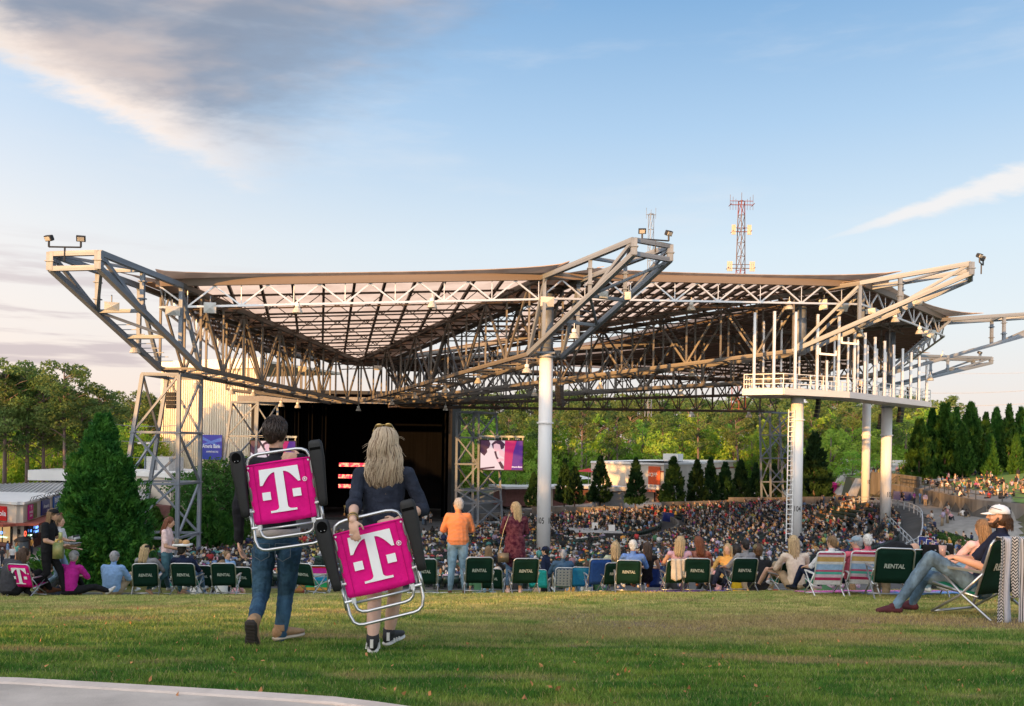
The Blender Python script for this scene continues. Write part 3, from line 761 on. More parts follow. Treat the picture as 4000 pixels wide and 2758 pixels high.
def line_array(px, py, d, n, w, h, rz, label, chain_to):
    t = thing('line_array_speaker', label, 'speaker', tuple(P(px, py, d)), rz, 'black line array speakers hanging from the roof')
    for j in range(n):
        b = MB(); M_ = Matrix.Translation((0, .012*j*j, -j*h)) @ Matrix.Rotation(.03*j, 4, 'X'); b.box((0,0,0), (w, w*.6, h*.93), M_); b.box((-w*.18,-w*.31,0), (w*.26,.03,h*.6), M_); b.box((w*.18,-w*.31,0), (w*.26,.03,h*.6), M_)
        b.build('speaker_cabinet', BLACK, t)
    b = MB(); dz = P(px, chain_to, d).z-t.location.z; b.tube([(-w*.3,0,h*.4),(-w*.3,0,dz)], .03, 5); b.tube([(w*.3,0,h*.4),(w*.3,0,dz)], .03, 5); b.build('hanging_chain', BLACK, t)
line_array(668,1540,74,4,.75,.34,.1,'black line array speaker hanging inside the left lattice tower',1470)
line_array(2184,1512,84,6,.70,.33,-.9,'black line array speaker hanging beside column 105',1400)
line_array(3197,1560,92,5,.60,.42,.9,'sunlit line array speaker under the gallery next to column 104',1500)
line_array(3440,1622,112,6,.45,.32,.5,'small line array speaker left of column 103',1520)
line_array(3520,1592,112,5,.75,.42,.6,'tilted line array speaker right of column 103',1520)

# ------------------------------------------------------------------ gallery platform
PLM = mat('gallery_fascia_paint', (.66,.66,.68), .5, var=.06)
gal = thing('gallery_platform', 'long white railed spotlight gallery slung between the columns', 'platform', (28, 88, 5.4)); GO = Vector((28, 88, 5.4))
gp = [P(2906,1521,86), P(3060,1516,84), P(3314,1533,88), P(3634,1573,105)]
for g_ in gp: g_.z = 5.4
outn = []
back = [gp[0]+Vector((2.2,5.0,0)), gp[1]+Vector((2.2,5.0,0)), gp[2]+Vector((.0,7.0,0)), gp[3]+Vector((-4.6,4.2,0))]
back = [P(2945,1521,91.5), P(3085,1516,90.5), P(3290,1530,94), P(3570,1573,109)]
for g_ in back: g_.z = 5.4
def rl(m_): m_.matrix_basis = Matrix.Translation(-GO) @ m_.matrix_basis; return m_
b = MB(); vs = gp+back[::-1]; n_ = len(vs)
b.add([v_+Vector((0,0,.0)) for v_ in vs]+[v_-Vector((0,0,.5)) for v_ in vs], [tuple(range(n_)), tuple(range(n_, 2*n_))[::-1]]+[(j, n_+j, n_+(j+1) % n_, (j+1) % n_) for j in range(n_)])
rl(b.build('deck', PLM, gal))
ring = gp+back[::-1]
for j in range(n_):
    a_, c_ = ring[j], ring[(j+1) % n_]; out_ = (c_-a_).cross(Vector((0,0,1))).normalized()*.08
    rl(member('fascia', a_+out_-Vector((0,0,.24)), c_+out_-Vector((0,0,.24)), .14, PLM, gal, .62))
    for hh in (1.45, .98, .52): rl(member('rail', a_+Vector((0,0,hh)), c_+Vector((0,0,hh)), .07, WHITE, gal))
    m_ = max(1, int((c_-a_).length/1.5))
    for q in range(m_): rl(member('rail_post', a_.lerp(c_, q/m_), a_.lerp(c_, q/m_)+Vector((0,0,1.45)), .07, WHITE, gal))
for a_, c_, n2, off in ((gp[0],gp[1],2,.0),(gp[1],gp[2],3,0),(gp[2],gp[3],9,0),(back[1],back[2],3,0),(back[2],back[3],8,0),(back[0],back[1],2,0)):
    for q in range(n2):
        p_ = a_.lerp(c_, (q+.5)/n2); top = 7.4 if p_.x < 33 else 6.6-.05*(p_.x-33)*2
        rl(member('hanger_pole', p_, p_+Vector((0,0,top)), .24 if a_ in gp else .18, GALVB, gal))
p_ = P(3228,1520,86.5); rl(member('hanger_pole', Vector((p_.x,p_.y,5.4)), Vector((p_.x,p_.y,5.4+3.0)), .2, GALVB, gal))
for px, py, d in ((3232,1378,85),(3318,1335,85)):
    c = P(px, py, d)
    rl(member('conduit_frame', c+Vector((-.75,0,.45)), c+Vector((-.75,0,-.1)), .16, WHITE, gal)); rl(member('conduit_frame', c+Vector((-.8,0,-.1)), c+Vector((.85,0,-.22)), .2, WHITE, gal)); rl(member('conduit_frame', c+Vector((.8,0,-.2)), c+Vector((.8,0,.2)), .14, WHITE, gal))
DKB = mat('lamp_body_black', (.04,.04,.045), .4)
for px, py, d, rz, lb in ((2985,1455,88,1.0,'black follow spotlight on the gallery, nearer its left end'),(3085,1455,88,1.1,'black follow spotlight on the gallery beside column 104')):
    t = thing('follow_spotlight', lb, 'spotlight', (P(px,py,d).x, d, 5.42), rz)
    b = MB(); b.tube([(0,0,0),(0,0,1.3)], .07, 8); b.tube([(-.5,0,.03),(.5,0,.03)], .05, 6); b.tube([(0,-.5,.03),(0,.5,.03)], .05, 6); b.build('stand', DKB, t)
    b = MB(); b.tube([(0,-1.0,1.35),(0,-.2,1.5),(0,.3,1.58),(0,1.0,1.75)], [.2,.24,.30,.26], 12); b.build('lamp_barrel', DKB, t, True)
    b = MB(); b.box((0,-.35,1.15), (.5,.7,.45)); b.build('power_box', mat('warm_grey_box', (.35,.30,.22), .6), t)

# ------------------------------------------------------------------ radio masts behind
RED = mat('aviation_red', (.20,.045,.025), .7, var=.3); MW = mat('mast_rusty_white', (.13,.085,.065), .7, var=.3)
def mast(px, ytop, ybase, d, w0, w1, label, red):
    b0 = P(px, 1700, d); zb = -11; zt = P(px, ytop, d).z; t = thing('radio_mast', label, 'mast', (b0.x, d, zb)); n = int((zt-zb)/3.2); hh = zt-zb
    cs = [(math.cos(a), math.sin(a)) for a in (.3, 2.4, 4.5)]
    def q(j, c): r = (w0+(w1-w0)*j/n)/2*1.1; return Vector((c[0]*r, c[1]*r, hh*j/n))
    for j in range(n):
        m_ = (RED if (j//4) % 2 == (n//4) % 2 else MW) if red else GALV
        vis = hh*j/n+zb > 5
        if not vis: continue
        for a_ in range(3):
            member('mast_leg', q(j, cs[a_]), q(j+1, cs[a_]), .16 if red else .1, m_, t)
            member('mast_brace', q(j, cs[a_]), q(j+1, cs[(a_+1) % 3]), .10 if red else .07, m_, t); member('mast_brace', q(j+1, cs[a_]), q(j+1, cs[(a_+1) % 3]), .08, m_, t)
    return t, hh
t, hh = mast(2883, 785, 1075, 210, 4.2, 1.5, 'red and white radio mast rising behind the roof between two arms', True)
for py, wd in ((1048, 6.2), (905, 4.3), (800, 5.4)):
    z = P(2883, py, 210).z+11; b = MB()
    for s_ in (-1, 1):
        b.tube([(0,0,z),(s_*wd/2,0,z)], .1, 5); b.tube([(0,0,z+.9),(s_*wd/2,0,z+.9)], .08, 5); b.tube([(s_*wd/2,-1.4,z),(s_*wd/2,1.4,z)], .08, 5)
    b.build('antenna_arm', RED if py != 1048 else MW, t)
    for s_ in (-1, 1):
        for q in (-.0, .5, 1.0):
            if py == 800: b = MB(); b.tube([(s_*wd/2*(1-q*.5),0,z-1.2),(s_*wd/2*(1-q*.5),0,z+2.4-q)], .05, 5); b.build('whip_antenna', MW, t)
            else: b = MB(); b.box((s_*wd/2*(1-q*.28),-.3,z+.4), (.32,.2,2.3)); b.build('panel_antenna', mat('antenna_tan', (.55,.45,.33), .6), t)
b = MB(); b.tube([(0,0,hh-1),(0,0,hh+2.0)], .06, 5); b.build('whip_antenna', MW, t)
t, hh = mast(2530, 835, 1040, 190, 1.6, 1.2, 'slender grey radio mast behind the central arm tip', False)
b = MB(); b.tube([(-1,0,hh-.2),(1,0,hh-.2)], .08, 5); b.tube([(-1,0,hh-1),(-1,0,hh+1.3)], .05, 5); b.tube([(1,0,hh-1),(1,0,hh+1.3)], .05, 5); b.tube([(0,0,hh-1),(0,0,hh+.9)], .05, 5); b.build('antenna_head', GALV, t)
# ------------------------------------------------------------------ stage and stage house
def rect_prism(b, p, q, z0, z1, thick, mi=0):
    """upright wall slab from p to q (plan), its outer face on the line, thickness to the left of p->q"""
    p, q = Vector((p[0], p[1], 0)), Vector((q[0], q[1], 0)); n = Vector((-(q-p).y, (q-p).x, 0)).normalized()*thick
    c = [p, q, q+n, p+n]; b.add([Vector((v_.x, v_.y, z)) for z in (z0, z1) for v_ in c], [(0,1,2,3)[::-1],(4,5,6,7),(0,1,5,4),(1,2,6,5),(2,3,7,6),(3,0,4,7)], mi)
CREAMP = mat('cream_metal_panel', (.74,.64,.50), .45, var=.10, scale=.5, stretch=(1,1,.3))
SHT, SHB = 12.6, -11.6
sh0, sh1 = P(640,1700,150), P(1010,1700,140)
house = thing('stage_house', 'tall cream corrugated stage house rising left of the stage', 'building', (sh0.x, sh0.y, SHB)); HO = Vector(house.location)
def hrel(o): o.matrix_basis = Matrix.Translation(-HO) @ o.matrix_basis; return o
# corrugated cladding: upright ribs, in courses of panels
p, q = Vector((sh0.x, sh0.y, 0)), Vector((sh1.x, sh1.y, 0)); e = (q-p); LL = e.length; e.normalize(); nn = Vector((e.y, -e.x, 0))
npan = 14; rib = 3
for i in range(npan):
    b = MB(); w = LL/npan
    a0 = p+e*(w*i); prof = []
    for r in range(rib):
        s_ = w*r/rib; ww = w/rib
        prof += [a0+e*s_, a0+e*(s_+ww*.42), a0+e*(s_+ww*.5)+nn*.16, a0+e*(s_+ww*.92)+nn*.16]
    prof.append(a0+e*w)
    vs = [Vector((v_.x, v_.y, z)) for z in (SHB, SHT-1.5) for v_ in prof]; m_ = len(prof)
    b.add(vs, [(j, j+1, m_+j+1, m_+j) for j in range(m_-1)])
    hrel(b.build('wall_panel', CREAMP, house))
b = MB(); 
rect_prism(b, (p.x,p.y), (q.x,q.y), SHB, SHT-.4, .6); b2 = b
hrel(b.build('back_wall', CREAMP, house))
b = MB(); a_ = p+nn*.5-e*.5; c_ = q+nn*.5+e*.5; rect_prism(b, (a_.x,a_.y), (c_.x,c_.y), SHT-1.6, SHT, 1.2); hrel(b.build('parapet', mat('parapet_white', (.75,.72,.66), .6), house))
c3 = q+Vector((8, 26, 0)); c4 = p+Vector((8, 26, 0))
b = MB(); b.add([(v_.x, v_.y, z) for z in (SHT-.6, SHT-.2) for v_ in (p, q, c3, c4)], [(0,1,2,3)[::-1],(4,5,6,7),(0,1,5,4),(1,2,6,5),(2,3,7,6),(3,0,4,7)]); hrel(b.build('roof', CREAMP, house))
b = MB(); rect_prism(b, (p.x-.2,p.y), (p.x+8,p.y+26), SHB, SHT-.6, .5); hrel(b.build('side_wall', CREAMP, house))
for px, py in ((766,1520),(825,1515),(950,1500),(1175,1430)):      # small louvred vents on the wall
    if px > 1000: continue
    c = P(px, py, 145); f_ = (c.x-p.x)/(q.x-p.x); c.y = p.y+(q.y-p.y)*f_-.25; b = MB(); b.box(tuple(c), (.9,.12,.7))
    hrel(b.build('vent', mat('vent_grey', (.45,.43,.40), .6), house))
# blue venue banner
BLUE = mat('banner_blue', (.035,.07,.36), .6, col2=(.10,.06,.42), scale=.25)
BLUE2 = mat('banner_blue_streak', (.14,.22,.62), .6)
WTXT = mat('white_lettering', (.86,.87,.90), .6, var=.02)
c = P(828, 1747, 143.5); c.y = p.y+(q.y-p.y)*((c.x-p.x)/(q.x-p.x))-.9
ban = thing('wall_banner', 'large blue banner lettered Ameris Bank Amphitheatre on the corrugated wall', 'banner', tuple(c)); ban.rotation_euler = (0,0,math.atan2(e.y, e.x))
b = MB(); b.box((0,0,0), (4.3,.10,4.0)); b.build('banner_cloth', BLUE, ban)
b = MB(); b.add([(-2.1,-.056,.3),(-2.1,-.056,.5),(2.1,-.056,1.6),(2.1,-.056,1.0)], [(0,3,2,1)]); b.add([(-2.1,-.06,1.7),(-2.1,-.06,1.2),(2.1,-.06,-.1),(2.1,-.06,.1)], [(0,1,2,3)]); b.build('printed_arc', BLUE2, ban)
RX = Matrix.Rotation(math.pi/2, 4, 'X')
def sign_text(s, size, loc, parent, m=None, xs=1.0, bold=0.0, name='lettering', shear=0, depth=.004):
    me = text_mesh(s, size, depth, xs=xs, bold=bold, shear=shear); return put(name, me, m or WTXT, parent, Matrix.Translation(loc) @ RX)
sign_text('Ameris Bank', .86, (-.15,-.075,.15), ban, bold=.012, xs=.88); sign_text('AMPHITHEATRE', .42, (.1,-.075,-.75), ban, xs=.9)

# stage opening: black drapes, deck, equipment, lit strips
stg = thing('stage', 'deep black draped concert stage with drums, guitars and glowing strips', 'stage', (-23, 136, -13.3)); SO = Vector(stg.location)
def srel(o): o.matrix_basis = Matrix.Translation(-SO) @ o.matrix_basis; return o
xl, xr = P(1000,1800,134).x, P(1765,1800,132).x
b = MB(); rect_prism(b, (xl,152), (xr,152), -13.3, 7.2, -.4); srel(b.build('back_drape', BLACKC, stg))
for j in range(16):
    f0, f1 = j/16, (j+1)/16
    if .30 < f0 < .93 and j not in (4,): continue
    vs = []; n_ = 6
    for k_ in range(n_+1): xx = xl+(xr-xl)*(f0+(f1-f0)*k_/n_); vs.append((xx, 135+.5*(k_ % 2)+ (f0 if f0 < .5 else 1-f0)*20, 0))
    b = MB(); b.add([(x, y, z) for z in (-12.2, 6.6) for x, y, _ in vs], [(k_, k_+1, n_+2+k_, n_+1+k_) for k_ in range(n_)]); srel(b.build('drape', BLACKC, stg))
b = MB(); rect_prism(b, (xr,131.5), (xr+.1,152), -13.3, 6.8, .5); rect_prism(b, (xl,133), (xl+.1,152), -13.3, 6.8, .5); srel(b.build('side_wall', mat('stage_edge_brown', (.012,.010,.010), .8), stg))
b = MB(); b.box((( xl+xr)/2, 142, 6.9), (xr-xl+1, 22, .5)); srel(b.build('ceiling', BLACK, stg))
b = MB(); b.box(((xl+xr)/2, 143, -12.6), (xr-xl, 19, 1.6)); srel(b.build('deck', mat('stage_black_deck', (.012,.012,.013), .6), stg))
b = MB(); b.box(((xl+xr)/2-.5, 131.6, 5.75), (xr-xl+3, 1.0, .9)); srel(b.build('proscenium_beam', mat('proscenium_steel', (.20,.19,.18), .6), stg))
for px0, px1, py in ((1325,1460,1816),(1322,1400,1861),(1322,1400,1899)):
    a_, c_ = P(px0, py, 140), P(px1, py, 140); b = MB(); b.box(tuple((a_+c_)/2), (c_.x-a_.x, .15, .58))
    o = b.build('light_strip', mat('glowing_led_strip', (.3,.02,.03), .5, scale=1.8), stg); srel(o)
m_ = MATS['glowing_led_strip']; k = NT(m_.node_tree); bs = m_.node_tree.nodes['Principled BSDF']
nn_ = k.noise(k.n('ShaderNodeTexCoord').outputs['Object'], 1.9, 3, .7)
k.put(bs.inputs['Emission Color'], k.mix(k.ss(nn_, .42, .6), (.85,.01,.05), (1,.35,.18))); bs.inputs['Emission Strength'].default_value = 1.4
# kit
def drum(x, y, z, r, h, m, ax='Y', nm='drum'):
    M_ = Matrix.Translation((x,y,z)) @ (Matrix.Rotation(math.pi/2, 4, 'X') if ax == 'Y' else Matrix.Identity(4)); b = MB(); b.lathe([(r,-h/2),(r,h/2)], 14, M=M_); return b.build(nm, m, None, True)
DR = mat('drum_gold', (.45,.32,.10), .3, metal=.5); SK = mat('drum_skin', (.8,.8,.75), .5)
kit = thing('drum_kit', 'gold drum kit with white bass drum head on the dark stage', 'drum kit', tuple(P(1385,2000,139))); 
for (x, z, r, h, m, ax) in ((0,.55,.45,.45,SK,'Y'),(-.7,.5,.34,.4,DR,'Z'),(.75,.5,.34,.4,DR,'Z'),(-.35,1.05,.25,.25,DR,'Z'),(.35,1.05,.25,.25,DR,'Z'),(-1.3,.8,.4,.5,DR,'Z')):
    o = drum(x, 0, z, r, h, m, ax); o.parent = kit
for x in (-1.0, .9): 
    b = MB(); b.tube([(x,0,0),(x,0,1.45)], .03, 5); b.lathe([(.42,0),(.06,.06)], 12, (x,0,1.4)); b.build('cymbal', DR, kit)
for px, lb, col in ((1345,'sunburst electric guitar standing on the stage','guitar_sunburst'),(1362,'white electric guitar standing on the stage beside a sunburst one','guitar_white')):
    t = thing('guitar', lb, 'guitar', tuple(P(px,2025,137))); m_ = mat(col, (.5,.2,.05) if 'sun' in col else (.75,.75,.72), .3); b = MB()
    b.ball((0,0,.35), (.2,.06,.2)); b.ball((0,0,.62), (.16,.05,.16)); b.build('guitar_body', m_, t); b = MB(); b.box((0,0,1.05), (.06,.04,.75)); b.box((0,0,1.48), (.1,.04,.16)); b.build('guitar_neck', mat('maple_neck', (.4,.25,.12), .5), t)
for px, py, w_, h_, lb in ((1590,2000,1.5,1.9,'black amplifier stack on the right of the stage'),(1230,2000,2.2,1.4,'dark amplifier behind the pink chair on the stage'),(1650,2012,1.8,.9,'pale edged equipment case on the right of the stage'),(1440,2015,3.4,.8,'low black stage riser with pale diamond pattern')):
    t = thing('equipment_case', lb, 'equipment', (P(px,py,138).x, 138, -11.8)); b = MB(); b.box((0,0,h_/2), (w_,1,h_)); b.build('case_body', BLACK, t)
    b = MB()
    for z in (.04, h_-.04): b.box((0,-.52,z), (w_,.05,.07))
    for x in (-w_/2+.04, w_/2-.04): b.box((x,-.52,h_/2), (.07,.05,h_-.16))
    b.build('case_edging', mat('case_aluminium', (.45,.45,.45), .4, metal=.6), t)

# video screens on side towers
def screen(name, label, p0, p1, d, split):
    c = (P(*p0, d)+P(*p1, d))/2; a_, b_ = P(*p0, d), P(*p1, d); w, h = abs(b_.x-a_.x), abs(a_.z-b_.z)
    t = thing(name, label, 'screen', tuple(c)); b = MB(); b.box((0,.15,0), (w+.3,.3,h+.3)); b.build('housing', BLACK, t)
    LIGHT = mat('screen_light', (.1,.1,.1), .5, emit=((.80,.66,.74), .55), var=.0); DARK = mat('screen_dark', (.02,.01,.01), .5, emit=((.03,.01,.03), 1))
    MAG = mat('screen_magenta', (.1,.02,.05), .5, emit=((.33,.005,.08), .9)); PUR = mat('screen_purple', (.05,.02,.1), .5, emit=((.05,.01,.14), .9)); SKN = mat('screen_skin', (.1,.05,.05), .5, emit=((.55,.33,.38), .9))
    def poly(pts, m, dz, nm): 
        b = MB(); b.add([((x-.5)*w, -dz, (z-.5)*h) for x, z in pts], [tuple(range(len(pts)))]); return b.build(nm, m, t)
    poly([(0,0),(1,0),(1,1),(0,1)], MAG, .012, 'picture')
    poly([(.0,.0),(.56,0),(.56,.0),(.58,1),(0,1)], LIGHT, .016, 'picture')
    poly([(.74,0),(1,0),(1,1),(.86,1),(.78,.6)], PUR, .016, 'picture')
    poly([(0,1),(.20,1),(.235,.88),(.20,.74),(.15,.70),(.16,.60),(.09,.47),(0,.58)], DARK, .020, 'picture')         # a head in profile, seen dark
    poly([(.0,0),(.0,.05),(.34,.11),(.34,.05),(.05,0)], DARK, .020, 'picture')
    # a guitarist: hair, face, raised neck of an instrument, hand
    hair = [(.42+.155*math.cos(a)*(1+.08*math.sin(7*a)), .84+.17*math.sin(a)) for a in np.linspace(0, 6.28, 22)[:-1]]
    poly([(x, min(z, 1)) for x, z in hair], DARK, .022, 'picture')
    poly([(.31,.86),(.37,.90),(.46,.86),(.48,.72),(.56,.62),(.57,.40),(.45,.50),(.44,.66),(.36,.60),(.31,.70)], SKN, .026, 'picture')
    poly([(.32,.62),(.37,.64),(.40,.46),(.56,.12),(.56,.02),(.50,.04),(.36,.44)], DARK, .028, 'picture')
    poly([(.38,.34),(.46,.40),(.57,.38),(.57,.30),(.48,.29),(.42,.25)], SKN, .030, 'picture')
    if split:
        b = MB(); 
        me = text_mesh('Ameris Bank', h*.07, .004); put('lettering', me, mat('screen_white', (.5,.5,.5), .5, emit=((1,1,1), .8)), t, Matrix.Translation((w*.37,-.03,-h*.40)) @ RX)
    b = MB(); b.box((0,-.1,h/2+.55), (w+.4,.3,.25))
    for j in range(7): b.box((-w/2+w*j/6,-.05,h/2+.3), (.12,.12,.4))
    b.build('top_rail', mat('screen_rail', (.55,.58,.55), .5), t); return t
screen('video_screen', 'big video screen with two guitarists in violet light, right of the stage', (1878,1720), (2040,1836), 118, True)
screen('video_screen', 'big video screen mostly hidden behind the head of the man in front', (980,1722), (1152,1830), 108, False)

# ------------------------------------------------------------------ buildings round the plazas
BRICKD = mat('dark_red_block', (.20,.095,.085), .85, var=.15, scale=2)
STUC = mat('cream_stucco', (.58,.52,.44), .85, var=.06, scale=.6, bump=.1)
STUW = mat('white_roof_membrane', (.74,.73,.71), .7, var=.05, scale=.3)
CAN = mat('rust_red_canopy', (.30,.075,.05), .55, var=.1)
SEAMR = mat('standing_seam_roof', (.47,.46,.45), .45, var=.07, scale=.4)
GLS = mat('warm_lit_window', (.16,.10,.05), .25, emit=((.95,.60,.25), .35), var=.4, scale=1.2)
DGL = mat('dark_window', (.03,.03,.035), .2, spec=.7)
class Bld:
    """a building described on one facade: local x along the wall, y into the building, z up"""
    def __init__(s, name, label, p, q, z0, cat='building'):
        s.t = thing(name, label, cat, (p[0], p[1], z0)); s.t.rotation_euler = (0,0,math.atan2(q[1]-p[1], q[0]-p[0])); s.L = math.hypot(q[0]-p[0], q[1]-p[1])
    def box(s, nm, m, x0, x1, y0, y1, z0, z1):
        b = MB(); b.box(((x0+x1)/2,(y0+y1)/2,(z0+z1)/2), (abs(x1-x0),abs(y1-y0),abs(z1-z0))); return b.build(nm, m, s.t)
    def course(s, x0, x1, z0, z1, y=-.02, bw=.62, bh=.31):
        """coursed blocks at the foot of the wall, joined as one part"""
        b = MB(); nr = max(1, int((z1-z0)/bh))
        for r in range(nr):
            x = x0-(bw/2 if r % 2 else 0)
            while x < x1:
                a_, c_ = max(x, x0)+.015, min(x+bw, x1)-.015
                if c_-a_ > .05: b.box(((a_+c_)/2, y-.03, z0+(r+.5)*bh), (c_-a_, .08, bh-.03))
                x += bw
        o = b.build('block_course', BRICKD, s.t); o['kind'] = 'stuff'; return o
# concession stand with the red soda sign, far left
pl = -11.5
def onp(px, py, z=pl):           # point on a level floor seen at pixel
    d = 50.0
    for _ in range(30):
        q_ = P(px, py, d); d *= (z)/(q_.z) if q_.z < 0 else 1
    return P(px, py, d)
cA, cC = onp(60, 2140), None
d1 = 86.0
k0, k1, k2 = P(-120,2120,88), P(73,2120,84), P(212,2120,98)
KB = Bld('concession_stand', 'concession stand with red canopy and a soda sign at the left plaza', (k0.x,k0.y), (k1.x,k1.y), pl)
KW = Bld('concession_wing', 'side of the corner concession stand hung with three small banners', (k1.x,k1.y), (k2.x,k2.y), pl)
KB.t.scale = KW.t.scale = (1, 1, .68)
for B_, L_ in ((KB, KB.L), (KW, KW.L)):
    side = B_ is KW
    B_.box('wall', STUC, 0, L_, .15, .5, 0, 4.2)
    B_.box('sign_band', STUC, -.2 if side else 0, L_+(.2 if not side else 0), -.4, -.05, 4.55, 7.1)
    B_.box('parapet', STUW, -.5, L_+.5, -.55, .1, 7.1, 7.45)
    B_.course(0.0, L_, 0, 1.9, .12)
    B_.box('canopy', CAN, -.9, L_+.6, -1.9, .3, 4.2+.02*side, 4.55-.02*side)
b = MB(); zr = 7.2; cs_ = [(k0.x-12, k0.y+1), (k1.x, k1.y), (k2.x, k2.y), (k2.x-22, k2.y+2)]; b.add([(x-k1.x, y-k1.y, z) for z in (zr*.68, zr*.68+.15) for x, y in cs_], [(0,3,2,1),(4,5,6,7),(0,1,5,4),(1,2,6,5),(2,3,7,6),(3,0,4,7)]); o_ = b.build('roof_slab', STUW, KW.t); o_.matrix_basis = Matrix.Rotation(-KW.t.rotation_euler.z, 4, 'Z') @ Matrix.Diagonal((1,1,1/.68,1))
KB.box('window', GLS, KB.L-3.9, KB.L-1.3, .0, .2, 1.6, 4.0); KB.box('window', GLS, .3, KB.L-4.3, .0, .2, 1.6, 4.0)
for x in (KB.L-4.1, KB.L-1.25, KB.L-2.6): KB.box('window_frame', DGL, x-.06, x+.06, -.05, .1, 1.5, 4.1)
KB.box('menu_board', BLACK, KB.L-1.1, KB.L+.1, -.1, .1, 2.95, 3.6); KB.box('counter', BRICKD, .3, KB.L-1.2, -.5, .0, 1.2, 1.55)
for x0, x1 in ((1.0,2.6),(3.2,4.8),(5.4,7.2)): KW.box('window', DGL, x0, x1, .0, .2, 1.4, 3.9)
KW.box('door', DGL, 11, 12.4, .0, .2, 0, 3.0); 
def neon(B_, x, z, s, col, size=.5):
    m = mat('neon_'+'_'.join(str(int(c*9)) for c in col), (.1,.1,.1), .5, emit=(col, 2.2)); me = text_mesh(s, size, .02); return put('neon_sign', me, m, B_.t, Matrix.Translation((x,-.12,z)) @ RX)
neon(KB, KB.L-2.6, 2.55, 'Bud Light', .42, ) if False else None
neon(KB, KB.L-2.6, 2.35, 'Perfect Pour', (.5,.9,.6), .38); neon(KB, KB.L-2.6, 3.0, 'o', (.1,.3,1), .9); neon(KW, 1.8, 2.7, 'O', (1,.1,.05), 1.1); neon(KW, 4.0, 2.9, 'o', (.1,.3,1), .8); neon(KW, 4.0, 2.2, 'Pour', (.5,.9,.6), .4); neon(KW, 6.3, 3.0, 'BUD', (.15,.35,1), .55); neon(KW, 6.3, 2.4, 'LIGHT', (.15,.35,1), .45)
def board(name, label, B_, x0, x1, z0, z1, m, y=-.5, lines=(), post=None):
    c = B_.t.matrix_basis if False else None
    rz = B_.t.rotation_euler.z; L = Vector(B_.t.location); xm, zm = (x0+x1)/2, (z0+z1)/2
    t = thing(name, label, 'sign', (L.x+math.cos(rz)*xm-math.sin(rz)*y, L.y+math.sin(rz)*xm+math.cos(rz)*y, L.z+zm*B_.t.scale[2]), rz); t.scale = (1, 1, B_.t.scale[2])
    b = MB(); b.box((0,0,0), (x1-x0,.12,z1-z0)); b.build('sign_board', m, t)
    for (s_, size, dx_, dz_, mm, xs) in lines: sign_text(s_, size, (dx_,-.075,dz_), t, mm, xs=xs, bold=size*.015)
    return t
SRED, SMAG, SNAVY, SBLU = mat('sign_red', (.62,.02,.025), .4), mat('sign_magenta', (.62,.01,.24), .5), mat('sign_navy', (.02,.035,.18), .4), mat('sign_blue', (.02,.11,.38), .4)
board('shop_sign', 'red sign with flowing white soda lettering, cut by the picture edge', KB, KB.L-5.2, KB.L-1.2, 4.75, 6.75, SRED, lines=(('Coca-Cola', 1.05, 0, 0, None, .9),))
board('shop_sign', 'magenta half of the narrow double banner on the concession wing', KW, 1.2, 2.8, 4.75, 6.85, SMAG, lines=(('T', .7, 0, .6, None, 1),('MARG', .45, 0, 0, None, 1),('BAR', .45, 0, -.5, None, 1)))
board('shop_sign', 'dark green half of the narrow double banner with a lime drink', KW, 2.85, 4.3, 4.75, 6.85, mat('sign_dark_green', (.05,.07,.04), .5, col2=(.22,.25,.05), scale=1.2))
board('shop_sign', 'navy banner lettered Ameris on the concession wing', KW, 6.3, 9.6, 4.75, 6.95, SNAVY, lines=(('Ameris', .85, .1, .15, None, .95),('Bank', .5, .8, -.5, None, 1)))
board('shop_sign', 'blue banner lettered BUD LIGHT at the end of the concession wing', KW, 11.4, 14.4, 4.75, 7.05, SBLU, lines=(('BUD', 1.0, 0, .5, None, 1),('LIGHT', .9, 0, -.45, None, .95)))
def goose(B_, x, n_=1):
    for q in range(n_):
        b = MB(); b.tube([(x+q*.9,-.5,7.3),(x+q*.9,-.7,7.95),(x+q*.9,-1.15,8.1),(x+q*.9,-1.5,7.75)], .035, 5); b.lathe([(.04,.15),(.22,-.12)], 8, (x+q*.9,-1.5,7.65)); b.build('gooseneck_lamp', BLACK, B_.t)
goose(KB, KB.L-4, 2)
for x in (1.6, 2.6, 3.8, 7.0, 8.4, 9.4, 12.0, 13.2, 14.2): goose(KW, x)
# bin in front
def bin_(p, label, m):
    t = thing('litter_bin', label, 'bin', tuple(p)); b = MB(); b.lathe([(.55,0),(.6,1.45)], 14); b.build('bin_drum', m, t); b = MB(); b.lathe([(.66,1.45),(.66,1.6),(.3,1.85),(.1,1.88)], 14); b.build('bin_lid', BLACK, t)
q_ = P(85,2135,83); bin_((q_.x,q_.y,pl), 'round dark bin at the corner of the concession stand', mat('bin_grey_blue', (.08,.10,.12), .5))
